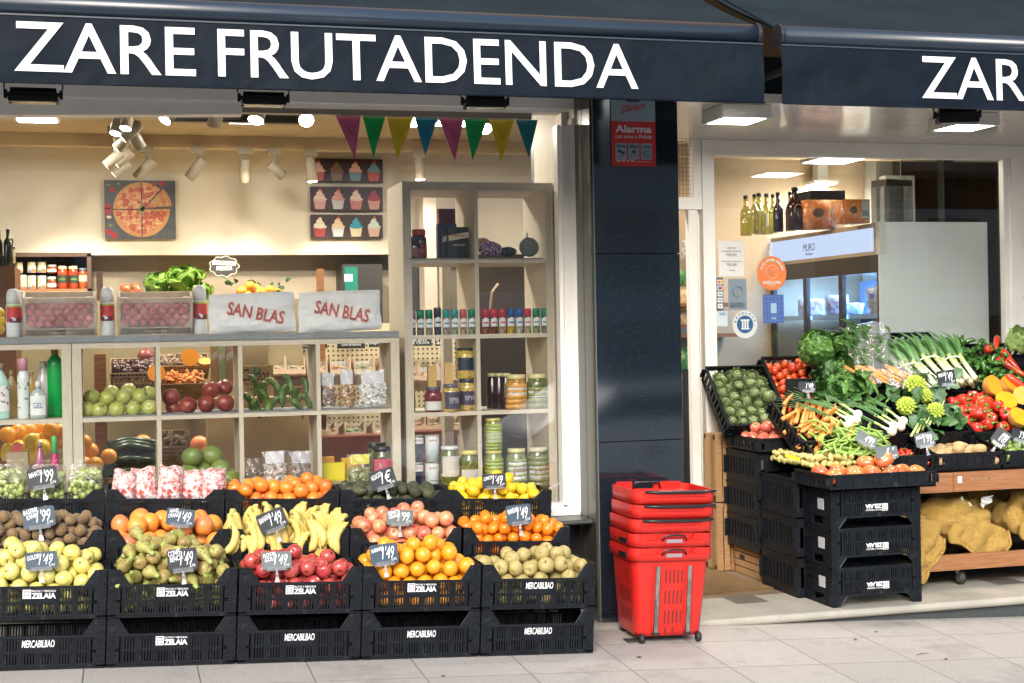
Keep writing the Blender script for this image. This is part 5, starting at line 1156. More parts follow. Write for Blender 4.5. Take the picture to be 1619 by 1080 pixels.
b.m = 0; sector(R0*.96, sa+.04, sb-.03, y, w*.045, h*.03); b.m = 1; sector(R0*.86, sa+.06, sb-.05, y-.001, w*.045, h*.03)
for k in range(46):
    a = g.uniform(sb+.15, sa+2*PM-.15); q = R0*math.sqrt(g.uniform(.03,.68)); s = g.uniform(.028,.048)*h; b.m = 2; disc(b, cx+q*math.cos(a), q*math.sin(a), s, y-.0015-.00005*k); b.m = 3; disc(b, cx+q*math.cos(a), q*math.sin(a), s*.72, y-.0018-.00005*k-.003)
b.m = 4
for a in (PM/2, -PM/2, PM): b.add([(cx-.003*abs(math.sin(a)), y-.008, -.003*abs(math.cos(a))), (cx+.003*abs(math.sin(a)), y-.008, .003*abs(math.cos(a))), (cx+R0*math.cos(a)+.003*abs(math.sin(a)), y-.008, R0*math.sin(a)+.003*abs(math.cos(a))), (cx+R0*math.cos(a)-.003*abs(math.sin(a)), y-.008, R0*math.sin(a)-.003*abs(math.cos(a)))], [(0,1,2,3)])
b.m = 6
for k in range(5): disc(b, cx+g.uniform(-.02,.02), g.uniform(-.02,.02), .012, y-.009, 8, .02)
b.m = 5
for x, z, s in ((-.46,.05,.05),(-.46,-.03,.055),(-.46,-.38,.05),(-.38,-.44,.06),(.2,.44,.04),(.32,.45,.05),(-.4,.34,.045)): disc(b, w*x*.98, h*z, s*h, y-.0004)
b.m = 6
for x, z in ((-.42,-.27),(-.44,.42),(-.3,.44)): disc(b, w*x, h*z, .03*w, y-.0005, 12, .018*h)
b.m = 7; disc(b, -w*.44, -h*.13, .035*w, y-.0005, 12, .025*h)
ob('printing', b.mesh('printing', cols), root)
CK = [[((.62,.10,.10),(.70,.45,.38),1),((.25,.19,.12),(.22,.12,.06),0),((.18,.32,.42),(.72,.42,.36),1),((.55,.08,.05),(.16,.28,.36),1)],
      [((.70,.35,.33),(.74,.52,.42),1),((.62,.66,.66),(.68,.32,.30),1),((.68,.22,.22),(.74,.58,.48),1),((.62,.30,.24),(.30,.03,.04),0)],
      [((.45,.05,.05),(.76,.68,.52),0),((.62,.68,.66),(.72,.55,.34),1),((.74,.66,.42),(.02,.28,.38),0),((.72,.48,.36),(.56,.62,.56),1)]]
for r_, (py0, py1, nm) in enumerate(((252, 289, 'top'), (296, 334, 'middle'), (340, 377, 'bottom'))):
    root, w, h = pic(490 if r_ else 487, 604, py0, py1, YB, 'dark panel with four painted cupcakes, %s of the three' % nm); root['group'] = 'cupcake panels'
    b = MB(); b.box(-w/2, w/2, -.03, 0, -h/2, h/2); ob('canvas', b.mesh('canvas', flat((.035,.012,.018), .5)), root)
    for k, (cu, fr, ch) in enumerate(CK[r_]):
        b = MB(); x = w*(-.375+.25*k); y = -.031; H_ = h*.86; ww = w*.088
        b.add([(x-ww*.72,y,-H_*.5),(x+ww*.72,y,-H_*.5),(x+ww,y,-H_*.02),(x-ww,y,-H_*.02)], [(0,1,2,3)])
        for q in range(4): xx = x-ww*.6+q*ww*.4; b.m = 2; b.add([(xx-.002,y-.0006,-H_*.48),(xx+.002,y-.0006,-H_*.48),(xx+.003,y-.0006,-H_*.05),(xx-.003,y-.0006,-H_*.05)], [(0,1,2,3)])
        for q in range(5):
            b.m = 1 if q % 2 == 0 else 3; disc(b, x+.003*(-1)**q, -H_*.02+H_*.095*q, ww*(1.08-.2*q), y-.001-.0004*q, 16, H_*.085)
        b.m = 4
        if ch: disc(b, x+ww*.1, H_*.45, ww*.22, y-.004, 12)
        ob('cupcake_print', b.mesh('cupcake_print', [flat(cu), flat(fr), flat(tuple(v*.8 for v in cu)), flat(tuple(min(1, v*1.15) for v in fr)), flat((.5,.03,.04))]), root)
# ------------------------------------------------------------ blackboard sign hanging from the ledge
root, w, h = pic(331, 377, 405, 437, 11.2, 'scalloped black hanging sign reading EKOLOGIKOA FRESKOA', 'sign', 'hanging_sign')
b = MB(); pl = [(w*.5*(1+.07*math.cos(9*a))*math.cos(a), h*.5*(1+.08*math.cos(9*a))*math.sin(a)) for a in [2*PM*k/72 for k in range(72)]]
b.prism(pl, 0, .008); b.m = 1; b.prism([(x*.95, z*.93) for x, z in pl], -.001, 0); ob('board', b.mesh('board', [flat((.55,.5,.42)), flat((.02,.02,.02))]), root)
ob('lettering', xf(text_me('EKOLOGIKOA', w*.8, h*.22, flat((.8,.76,.68)), bold=.03, shear=.2), tr(0,-.0025,h*.16) @ rot(.05,'Y')), root); ob('lettering', xf(text_me('FRESKOA', w*.55, h*.2, flat((.8,.76,.68)), bold=.03, shear=.2), tr(0,-.0025,-h*.10)), root)
b = MB(); b.tube([(-w*.3,0,h*.4),(0,.0,h*1.25),(w*.3,0,h*.4)], .0015, 4); ob('string', b.mesh('string', flat((.3,.2,.12))), root)
# ------------------------------------------------------------ bunting
root = ob('bunting', None); root.location = (1.9, 8.06, 2.8); tag(root, 'string of pink, green, yellow and blue paper pennants across the top of the window', 'bunting')
PCOL = dict(p=(.62,.12,.28), g=(.0,.42,.10), y=(.78,.58,.02), b=(.0,.23,.38), t=(.0,.20,.24))
b = MB(); b.tube([at(525, 182, 8.06)-root.location, at(690, 185, 8.06)-root.location, at(850, 190, 8.06)-root.location], .002, 5); ob('string', b.mesh('string', flat((.7,.7,.7))), root)
for x0, x1, ax, ay, c in ((530,570,561,252,'p'),(573,609,590,250,'g'),(611,654,628,253,'y'),(655,692,672,247,'b'),(693,733,719,255,'p'),(733,771,747,254,'g'),(773,813,792,256,'y'),(815,850,836,250,'t')):
    yt = 183+(x0-530)*.022; P = [at(x0, yt, 8.06), at(x1, yt+.6, 8.06), at(ax, ay, 8.06)]; P = [p-root.location for p in P]
    b = MB(); mid = (P[0]+P[1])/2; q = (mid+P[2])/2+Vector((.004,-.012,0)); P1 = P+[q]; B_ = [p+Vector((0,.0012,0)) for p in P1]
    b.add(P1+B_, [(0,1,3),(1,2,3),(2,0,3),(5,4,7),(6,5,7),(4,6,7),(0,4,5,1),(1,5,6,2),(2,6,4,0)])
    ob('pennant', b.mesh('pennant', mat('paper_'+c, PCOL[c], .6, sss=0)), root)
# ------------------------------------------------------------ ceiling lamps and track spots
SPOTS = []; AREAS = list(LATE)
def ceil_panel(px, py, wp, Y, label, e=14):
    p = at(px, py, Y); s = (p.x*st+p.y*ct)/F; w = wp*s; root = ob('ceiling_lamp', None); root.location = (p.x, Y, p.z); tag(root, label, 'lamp', 'flat ceiling lamps in the shop')
    b = MB(); b.box(-w/2-.02, w/2+.02, -w/2-.02, w/2+.02, .004, .03); b.box(-.05,.05,-.05,.05,.03,3.15-p.z); ob('casing', b.mesh('casing', flat((.7,.7,.66))), root)
    b = MB(); b.box(-w/2, w/2, -w/2, w/2, 0, .0035); ob('diffuser', b.mesh('diffuser', PANEL), root)
    AREAS.append(((p.x, Y, p.z-.01), w, w, e, (1., .92, .80)))
ceil_panel(58, 190, 58, 9.7, 'flat glowing ceiling lamp at the upper left of the big window')
ceil_panel(392, 192, 54, 9.7, 'flat glowing ceiling lamp in the middle of the big window')
ceil_panel(716, 196, 54, 9.6, 'flat glowing ceiling lamp behind the pennants')
ceil_panel(1318, 255, 70, 10.4, 'flat glowing ceiling lamp over the fridge, upper of two', 8)
ceil_panel(1297, 293, 34, 11.2, 'small glowing ceiling lamp behind the bottles', 3)
LW = flat((.36,.31,.23), .5)  # white heads painted tan, their backlit shade put into the colour
def spot(px, py, Y, d, L, r, label, lit=True, zt=3.06, e=0, tgt=None):
    p = at(px, py, Y); d = Vector(d).normalized(); root = ob('track_spot', None); root.location = p; tag(root, label, 'spotlight', 'white track spotlights')
    q = -d*L
    b = MB(); b.smooth = True; M = d.to_track_quat('Z', 'Y').to_matrix().to_4x4(); b.lathe([(r*.9,-L),(r,-L*.97),(r,0),(r*.9,.001)], 18, T=M, cap=False); b.lathe([(r*.9,-L),(.0001,-L)], 18, T=M, cap=False); b.smooth = False
    b.lathe([(r*.9,.0005),(r*.9,-.02),(.0001,-.02)], 18, T=M, cap=False) if not lit else None
    ob('head', b.mesh('head', LW), root)
    if lit: b = MB(); b.lathe([(r*.92,0),(.0001,0)], 18, T=M, cap=False); ob('glowing_face', b.mesh('glowing_face', PANELW), root)
    up = max(.05, zt-p.z); b = MB(); b.tube([q*.6, (q.x*.6, q.y*.6, up-.05)], .012, 6); b.box(q.x*.6-.05, q.x*.6+.05, q.y*.6-.02, q.y*.6+.02, up-.05, up); ob('adapter', b.mesh('adapter', LW), root)
    if e: SPOTS.append((tuple(p+d*.03), tgt, e))
LFT = (-.75, .1, -.65)
NMS = ['nearest', 'second', 'third', 'fourth', 'fifth', 'sixth', 'farthest']
for k, (px, py, Y) in enumerate(((198,203,8.75),(182,211,9.1),(193,219,9.3),(183,235,9.7),(167,262,10.15),(183,260,10.3),(180,277,10.6))):
    spot(px, py, Y, (-.15 if k in (0,1) else -.75, -.25 if k < 2 else .05, -.65), .14, .036, 'lit white spotlight on the receding track at upper left, %s' % NMS[k], zt=3.12)
spot(222, 235, 9.5, (.45,.2,-.8), .16, .042, 'unlit white spotlight right of the receding row of lit ones', False)
b = MB(); b.box(-.02, .02, 0, 2.6, 0, .03); make('lamp_track', 'lamp track', 'white ceiling track running into the shop', b.mesh('lamp_track', LW), tr(at(205, 200, 8.75).x+.02, 8.5, 3.12))
b = MB(); b.box(-.6, 2.6, -.02, .02, 0, .03); make('lamp_track', 'lamp track', 'white ceiling track along the window', b.mesh('lamp_track', flat((.5,.45,.36))), tr(0, 8.8, 3.1))
b = MB(); b.box(-.35, .55, -.03, .03, 0, .05); make('black_profile', 'profile', 'black ceiling profile behind the top of the window', b.mesh('black_profile', flat((.012,.012,.012))), tr(at(370, 183, 9.0).x-.1, 9.0, 2.99))
spot(260, 189, 8.7, (-.5,-.35,-.6), .15, .044, 'lit white spotlight left of the middle ceiling lamp', zt=3.1)
spot(338, 200, 8.7, (-.15,.3,-.9), .15, .044, 'unlit white spotlight at the top of the window', False, zt=3.1)
spot(404, 190, 8.6, (-.2,-.4,-.8), .14, .050, 'lit white spotlight overlapping the middle ceiling lamp', zt=3.1)
spot(484, 190, 8.8, (-.05,-.75,-.5), .16, .050, 'lit white spotlight left of the pink pennant', zt=3.1)
spot(654, 192, 8.9, (.0,-.75,-.5), .16, .045, 'lit white spotlight between yellow and blue pennants', zt=3.1)
spot(768, 204, 9.6, (.0,-.75,-.5), .16, .045, 'lit white spotlight right of the green pennant', zt=3.1)
for k, (px, py, d, L, lt) in enumerate(((216,281,(-.7,.3,-.75),.25,0),(298,281,(-.65,.3,-.8),.25,0),(387,288,(0,.25,-1),.24,0),(447,278,(.7,.3,-.55),.2,0),(494,287,(.1,-.1,-1),.26,1),(664,284,(.05,-.1,-1),.26,1))):
    spot(px, py, 10.75, d, L*.72, .040, ['unlit white spotlight above the left edge of the pizza picture','unlit white spotlight right of the pizza picture','unlit white spotlight hanging straight down','unlit white spotlight tilted to the right','lit white spotlight beside the cupcake panels','lit white spotlight above the tall shelf'][k], bool(lt))
SPOTS += [((-.25,10.3,3.0),(-.35,11.5,1.55),64), ((.95,10.3,3.0),(.85,11.5,1.6),64), ((1.5,10.35,3.0),(1.75,11.5,1.55),62), ((2.1,10.4,3.0),(2.5,11.5,1.6),22), ((.35,10.3,3.05),(.3,11.4,1.2),18)]
spot(1150, 228, 9.9, (-.75,-.1,-.3), .3, .06, 'unlit white spotlight behind the top left corner of the entrance window', False)
spot(1210, 233, 10.1, (0,-.5,-.8), .1, .045, 'lit round ceiling spotlight above the bottles', True, zt=3.14)
# ------------------------------------------------------------ things on the back shelf
b = MB(); X0, X1 = at(18, 440, 11.3).x, at(145, 440, 11.3).x; ZS, ZT = at(100, 458, 11.3).z, at(100, 408, 11.3).z
b.box(X0, X1, 11.1, 11.5, ZS-.03, ZS); b.m = 1; b.box(X0, X1, 11.47, 11.5, ZS, ZT); b.box(X1-.03, X1, 11.1, 11.5, ZS-.1, ZT+.02); b.box(X0, X1, 11.1, 11.5, ZT, ZT+.03); b.box(X0, X0+.02, 11.1, 11.5, .0, ZT)
b.box(X0, X1, 11.1, 11.5, .0, ZS-.1)
make('wall_shelf', 'shelf', 'dark wooden wall shelf with tins and jars below the pizza picture', b.mesh('wall_shelf', [WOOD, WOODD]))
pine = mat('pineapple_label', (.70,.60,.35), .5, (.02,.22,.34), 9, .5, .55, c3=(.70,.12,.02), s3=14, lo3=.55, hi3=.6)
for k, (a, c, t, bt) in enumerate(((25,36,415,436),(43,57,414,436),(59,73,414,436),(31,42,435,458),(43,57,436,458),(59,73,436,458))):
    bottle(a, c, t, bt, 11.2, ZS+(.001 if k > 2 else .125), [(1,0),(1,.95),(.95,.97)], (.6,.6,.6), 'fruit tin with a blue and yellow label, %s of its row of three, %s row' % (('left','middle','right')[k % 3], 'lower' if k > 2 else 'upper'), (.6,.6,.6), pine, (.04,.93), name='fruit_tin', cat='tin')
for a, c, t, bt, z, lb in ((74,90,419,437,ZS+.12,'small jam jar with a white lid, upper of two'),(74,89,438,457,ZS+.001,'small jam jar with a white lid, lower of two')): jar(a, c, t, bt, 11.2, z, (.22,.05,.02), (.75,.72,.66), (.62,.58,.5), lb, lidh=.2)
for a, c, lb in ((90,107,'tomato sauce jar with a black label, left'),(107,124,'tomato sauce jar with a black label, right')): jar(a, c, 421, 457, 11.2, ZS+.001, (.42,.05,.015), (.62,.5,.3), (.02,.03,.02), lb, lz=(.3,.7), words='salsa', inkc=(.3,.5,.1))
jar(124, 138, 424, 457, 11.2, ZS+.001, (.45,.10,.02), (.1,.15,.2), (.60,.5,.35), 'tomato sauce jar with a blue and white label', lz=(.4,.75))
# wine stand at the left edge
b = MB(); xa, xb = at(-30, 430, 9.4).x, at(23, 430, 9.4).x; zz = at(10, 421, 9.4).z; b.box(xa, xb, 9.4, 9.9, 0, zz); make('wooden_stand', 'stand', 'brown wooden stand with dark bottles at the left photo edge', b.mesh('wooden_stand', mat('red_brown_wood', (.17,.065,.02), .5, (.12,.045,.015), 6)))
for a, c, t, lb in ((-6,4,364,'dark glass bottle cut by the left photo edge'),(5,20,362,'dark glass bottle on the wooden stand, left part of the window')): bottle(a, c, t, 421, 9.5, zz+.001, [(.96,0),(1,.02),(1,.62),(.8,.70),(.38,.78),(.36,.95)], (.015,.02,.01), lb, (.01,.01,.01), rough=.08, name='wine_bottle')
bottle(15, 24, 375, 421, 9.65, zz+.001, [(.96,0),(1,.02),(1,.62),(.8,.70),(.38,.78),(.36,.95)], (.03,.02,.01), 'dark bottle with a gold edge behind the others', (.5,.4,.15), (.5,.4,.2), rough=.1, name='wine_bottle')
# ------------------------------------------------------------ produce display at the back
def slab(px0, px1, py0, py1, Y, d, m, name, cat, label, z0=None):
    a, c = at(px0, 500, Y).x, at(px1, 500, Y).x; z1_, z0_ = at((px0+px1)/2, py0, Y).z, at((px0+px1)/2, py1, Y).z
    b = MB(); b.box(a, c, Y, Y+d, z0_ if z0 is None else z0, z1_); return make(name, cat, label, b.mesh(name, m))
slab(153, 163, 429, 760, 10.4, .1, WOODD, 'wooden_post', 'post', 'dark wooden post behind the gap between the strawberry trays', 0)
slab(147, 166, 560, 760, 9.7, .08, WOOD, 'wooden_post', 'post', 'brown wooden post seen behind the green apples', 0)
slab(503, 513, 425, 470, 10.3, .08, WOOD, 'wooden_post', 'post', 'brown wooden post above the right paper bag', 0)
slab(335, 345, 660, 760, 9.8, .25, PINE, 'wooden_post', 'post', 'wooden leg of the produce display behind the mangoes', 0)
b = MB(); b.box(-.9, 1.25, 10.2, 11.4, .0, at(300, 470, 10.3).z-.02); make('produce_table', 'table', 'dark stepped produce table behind the low shelves', b.mesh('produce_table', mat('olive_panel', (.34,.28,.15), .6, (.30,.24,.13), 5)))
ZP = at(300, 470, 10.3).z-.02
def lettuce(px, py, Y, r, k, label, M=None):
    b = MB(); b.smooth = True
    for j in range(9):
        a = j*2.4; bb = crinkle_leaf(r*1.5, r*1.5, r*.09, None, j+k, .5); 
        T = rot(a, 'Z') @ rot(.25+.09*j, 'X'); b.add([T @ v for v in bb.v], bb.f)
    make('lettuce', 'lettuce', label, b.mesh('lettuce', mat('lettuce_leaf', (.22,.38,.04), .45, (.14,.28,.03), 9, bump=.6, bs=40)), tr(*at(px, py, Y)) @ (M or rot(.3, 'X')))
lettuce(252, 472, 10.4, .12, 0, 'lettuce head left of its twin on the back table'); lettuce(292, 470, 10.4, .145, 3, 'larger lettuce head on the back table'); lettuce(318, 478, 10.35, .09, 5, 'small lettuce leaning on the larger one')
rowfruit('tomb', 'tomato', 'tomato', 'tomato on the back table beside the lettuces', 'tomatoes at the back', [(200,458,0),(213,459,0),(207,465,.05)], 10.3, .95)
OL = [(382,461),(395,453),(404,457),(412,463),(427,459),(438,464),(390,468),(420,468),(446,470)]
rowfruit('orange', 'orange', 'orange', 'orange in the leafy heap behind the paper bags', 'leafy oranges at the back', [(x, y, .02*(i % 3)) for i, (x, y) in enumerate(OL)], 10.1, .95)
def leafspray(n, px, py, Y, sx, sz, L, m, name, label, cat='leaves', seed=1, M=None):
    g = random.Random(seed); b = MB(); b.smooth = True
    for k in range(n):
        bb = MB(); W_ = L*.3
        T = tr(g.uniform(-sx,sx), g.uniform(-.05,.05), g.uniform(-sz,sz)) @ Euler((g.uniform(-1.2,1.2), g.uniform(-1.5,1.5), g.uniform(0,6.28))).to_matrix().to_4x4()
        b.grid(lambda u, v: T @ Vector(((u-.5)*2*W_*math.sin(PM*min(1, v*.95+.03))**.8, L*v, .25*L*math.sin(v*2.5)+W_*.4*abs(u-.5))), 4, 6)
    return make(name, cat, label, b.mesh(name, m), tr(*at(px, py, Y)) @ (M or Matrix.Identity(4)))
leafspray(16, 405, 453, 10.15, .22, .05, .06, LEAFD, 'orange_leaves', 'dark green leaves sticking out of the orange heap')
leafspray(5, 205, 452, 10.3, .03, .02, .03, LEAFD, 'tomato_leaves', 'green calyx leaves on the tomatoes at the back')
# second level seen through the low shelf
slab(165, 335, 655, 760, 10.0, 1.0, MATS['olive_panel'], 'produce_plinth', 'plinth', 'olive panelled display base behind the pomegranates', 0)
b = MB(); b.box(-.9, 1.3, 11.30, 11.34, .0, 1.5); make('divider_wall', 'wall', 'olive partition standing behind the baskets', b.mesh('divider_wall', MATS['olive_panel']))
def basket(px0, px1, py0, py1, Y, c, m_, label, size, n, elong=1, seed=1):
    x, z, w, h = box_of(px0, px1, py0, py1, Y); root = ob('basket', None); root.matrix_world = tr(x, Y, z) @ rot(.25, 'X'); tag(root, label, 'basket')
    b = MB(); t = .012
    for k in range(7):
        q = h*k/6; f_ = .93+.07*k/6; b.tube([(-w/2*f_,0,q*.8),(w/2*f_,0,q*.8),(w/2*f_,.22,q),(-w/2*f_,.22,q),(-w/2*f_,0,q*.8)], .007, 5)
    for k in range(13): xx = -w/2+w*k/12; b.tube([(xx*.93,0,0),(xx,0,h*.8)], .005, 4); b.tube([(xx*.93,.22,0),(xx,.22,h)], .005, 4)
    b.box(-w/2*.95, w/2*.95, .01, .21, 0, .01); ob('wicker', b.mesh('wicker', mat('wicker', (.22,.13,.05), .6, (.30,.19,.08), 60)), root)
    g = random.Random(seed); b = MB(); b.smooth = True
    for k in range(n):
        M = tr(g.uniform(-w*.44,w*.44), g.uniform(.02,.2), h*g.uniform(.55,.98)) @ rrot(); b.sphere((0,0,0), size*g.uniform(.8,1.2), 7, 5, elong, 1, 1, T=M)
    ob('contents', disp(b.mesh('contents', m_), size*.2, 60), root)
basket(175, 250, 580, 625, 9.5, 0, mat('chestnut', (.05,.02,.012), .25, (.10,.04,.02), 20), 'basket of dark chestnuts seen above the green apples', .022, 150, 1.15)
basket(252, 330, 573, 598, 9.8, 0, mat('ginger', (.30,.22,.16), .7, (.22,.15,.10), 20), 'basket of pale ginger roots behind the pomegranates', .013, 150, 2.6, 3)
basket(255, 322, 600, 632, 9.6, 0, mat('turmeric', (.60,.24,.05), .6, (.42,.14,.03), 20), 'basket of small orange turmeric roots behind the pomegranates', .012, 150, 2.6, 4)
basket(250, 300, 695, 745, 9.8, 0, mat('brown_root', (.22,.15,.08), .7, (.14,.09,.05), 20), 'basket of brown roots in the bottom row behind the mangoes', .014, 120, 2, 5)
HP = [half_pumpkin(i) for i in range(2)]; HP2 = [half_pumpkin(i, .05) for i in range(2)]
for k, (px, py, s) in enumerate(((300, 565, .9), (247, 590, .9), (324, 571, .7))): make('pumpkin_half', 'pumpkin', ['cut orange pumpkin half high behind the pomegranates', 'cut orange pumpkin half leaning on the chestnut basket', 'small cut pumpkin half beside the leek leaves'][k], HP[k % 2], tr(*at(px, py, 9.45)) @ rot(1.3 if k < 2 else .5, 'X') @ scl(s))
make('pomegranate', 'pomegranate', 'pomegranate hanging back behind the chestnut basket', V['pome'][0], tr(*at(230, 563, 9.7)) @ scl(1.1))
b = MB(); b.smooth = True
for k in range(9): b.tube([(-.14+.004*k,.0,.02*k),(0,.03*(k % 3),.024*k+.008),(.14,.0,.02*k)], .022, 10)
make('courgette_stack', 'courgettes', 'stack of dark green courgettes in the bottom row', b.mesh('courgette_stack', mat('courgette', (.012,.035,.012), .3, (.03,.06,.02), 30, stretch=(1,12,12))), tr(*at(205, 748, 9.2)) @ rot(-.3, 'X') @ scl(1.15), )
rowfruit('orange', 'orange', 'orange', 'orange in the warm lit heap behind the bottom left shelf', 'oranges behind the bottom left shelf', [(x, y, .04*(i % 4)) for i, (x, y) in enumerate(((12,688),(28,684),(45,682),(62,680),(80,681),(96,683),(20,700),(38,697),(70,696),(88,699),(52,708)))], 8.75, 1.25)
rowfruit('lemon', 'lemon', 'lemon', 'big lemon in the warm lit heap behind the bottom left shelf', 'lemons behind the bottom left shelf', [(30,710,0),(45,720,0),(14,716,0),(58,716,.02),(48,700,.02),(34,724,-.02),(66,707,.0)], 8.66, 1.5)
rowfruit('orange', 'orange', 'orange', 'orange behind the bottom row next to the oak side panel', 'oranges behind the courgettes', [(132,700,0),(150,735,.0),(133,735,.05),(172,722,.3),(143,713,.2)], 8.8, 1.2)
MG = [body(.055, .95, 0, 0, mats=[mat('mango_skin', (.12,.19,.04), .35, (.20,.26,.06), 8, rnd=(.26,.30,.06)), STEMB], name='mango', n=18, m=12, wob=.004, seed=i, stem=.001) for i in range(2)]
for k, (px, py, s) in enumerate(((303,722,1),(335,720,1.05),(348,742,1.05),(322,744,1),(360,757,1.1),(338,762,1),(298,748,1),(372,775,.9))): make('mango', 'mango', 'green mango in the heap behind the bagged strawberries', MG[k % 2], tr(*at(px, py, 8.22+.05*(k % 2))) @ rrot() @ scl(s, s, s*1.15), 'green mangoes')
rowfruit('grapef', 'grapefruit', 'grapefruit', 'orange fruit behind the mangoes', 'fruit behind the mangoes', [(315,703,0),(322,716,.0),(225,700,.1)], 9.3, 1.1)
# soup carton display
KR = (.52,.36,.19)
b = MB(); carton(376, 432, 578, 627, 8.9, None, KR, 'kraft card reading Caldos de verduras y de pollo above the plantains', .02)
c_ = [o for o in SC.objects if 'Caldos' in str(o.get('label'))][0]; hh = .3
for tx, ww, h2, zz_, sh, bo in (('Caldos', .17, .075, .135, .3, .004), ('DE VERDURAS', .13, .018, .075, 0, .01), ('Y DE POLLO', .11, .018, .045, 0, .01)): ob('lettering', xf(text_me(tx, ww, h2, flat((.03,.02,.02)), bold=bo, shear=sh), tr(0, -.0025, zz_)), c_)
carton(380, 424, 545, 577, 8.92, None, (.60,.47,.30), 'kraft carton standing above the Caldos card', .05); b = MB(); disc(b, 0, 0, .03, -.002, 20); ob('green_seal', xf(b.mesh('green_seal', flat((.25,.36,.22))), tr(0,0,.16)), c_)
for k in range(3): carton(333+k*12, 344+k*12, 545, 605, 8.95, None, ((.50,.32,.16),(.42,.50,.30),(.46,.30,.2))[k], ('brown', 'green labelled', 'tan')[k]+' upright broth carton left of the Caldos card', .06, band=(.62,.6,.5))
b = MB(); b.box(.5, 1.12, 8.88, 9.1, 0, at(400, 629, 8.9).z); make('carton_stand', 'stand', 'kraft cardboard stand under the soup cartons', b.mesh('carton_stand', mat('kraft', (.42,.29,.14), .7, (.38,.26,.13), 6)))
# ------------------------------------------------------------ bulk food bins
PEG = mat('pegboard', (.66,.55,.34), .6); 
b = MB(); X0, X1 = at(415, 550, 10.6).x, at(720, 550, 10.6).x
b.box(X0, X1, 10.62, 10.66, 1.0, at(560, 533, 10.6).z+.1); b.m = 1
zt_ = at(560, 540, 10.6).z
for i in range(46):
    for j in range(22): x = X0+.02+i*.036; z = zt_-.03-j*.036; b.box(x-.006, x+.006, 10.617, 10.62, z-.006, z+.006)
make('pegboard_wall', 'pegboard', 'cream pegboard with dark holes behind the bulk food bins', b.mesh('pegboard_wall', [PEG, DARK]))
foods = [(.62,.36,.14),(.55,.40,.22),(.60,.45,.28),(.66,.34,.12),(.30,.42,.14),(.62,.50,.34),(.5,.2,.1)]
q = 0
for row, (py0, py1, xs) in enumerate(((562, 592, (420,450,485,522,560,600)), (572, 602, (632,662,692)), (665, 690, (452,498,545,590)), (655, 680, (645,672,698)))):
    for k, px in enumerate(xs):
        Y = 10.1; x, z, w, h = box_of(px, px+33, py0, py1, Y); root = ob('food_bin', None); root.matrix_world = tr(x, Y, z) @ rot(-.25, 'X'); tag(root, 'clear bin of %s, %s row, %d from left' % (('golden flakes','pale nuts','dried fruit','orange bits','green seeds','cream flakes','red mix')[q % 7], ('upper','upper right','lower','lower right')[row], k+1), 'food bin', 'clear bulk food bins')
        b = MB(); b.box(-w/2, w/2, -.01, 0, 0, h*.25); b.box(-w/2, -w/2+.008, 0, .3, 0, h); b.box(w/2-.008, w/2, 0, .3, 0, h); b.box(-w/2, w/2, 0, .3, -.01, 0); ob('frame', b.mesh('frame', flat((.50,.36,.24), .3)), root)
        b = MB(); b.add([(-w/2+.01,0,h*.25),(w/2-.01,0,h*.25),(w/2-.01,.16,h),(-w/2+.01,.16,h)], [(0,1,2,3)]); ob('lid', b.mesh('lid', CLEARP), root)
        b = MB(); b.smooth = True; g = random.Random(q)
        for _ in range(60): b.sphere((g.uniform(-w*.42,w*.42), g.uniform(.02,.2), h*g.uniform(.15,.5)), .014, 6, 4, 1.5, 1, .7)
        ob('contents', disp(b.mesh('contents', mat('bulk_%d' % (q % 7), foods[q % 7], .7, tuple(v*.7 for v in foods[q % 7]), 30)), .003, 60), root); q += 1
for px0, px1, py0, py1, tx, lb in ((470, 517, 536, 551, 'AZUCAR', 'small black chalk board reading AZUCAR above the bins'), (533, 577, 535, 551, 'ORIGEN VEGETAL\n(caña de azúcar)', 'small black chalk board reading ORIGEN VEGETAL above the bins'), (583, 600, 535, 549, 'SOJA', 'small black chalk board at the right of the bins'), (644, 682, 533, 547, 'ACEITE\nDE OLIVA', 'small black chalk board behind the honey shelf'), (688, 708, 533, 547, 'SAL', 'smallest black chalk board behind the honey shelf')):
    x, z, w, h = box_of(px0, px1, py0, py1, 10.5); b = MB(); b.box(-w/2, w/2, 0, .01, 0, h); make('chalk_board', 'board', lb, [(None, b.mesh('chalk_board', flat((.03,.035,.03)))), ('lettering', xf(text_me(tx, w*.85, h*.6, INKW, bold=.01), tr(0, -.002, h/2)))], tr(x, 10.5, z))
slab(500, 600, 690, 760, 9.9, .3, mat('red_counter', (.20,.06,.035), .5, (.14,.04,.025), 6), 'wooden_counter', 'counter', 'red brown wooden counter under the bulk food bins', 0)
slab(640, 720, 682, 760, 9.9, .3, MATS['red_counter'], 'wooden_counter', 'counter', 'red brown counter seen behind the olive cans', 0)
slab(420, 500, 612, 640, 9.95, .3, MATS['red_counter'], 'wooden_counter', 'counter', 'red brown counter edge behind the plantains', 0)
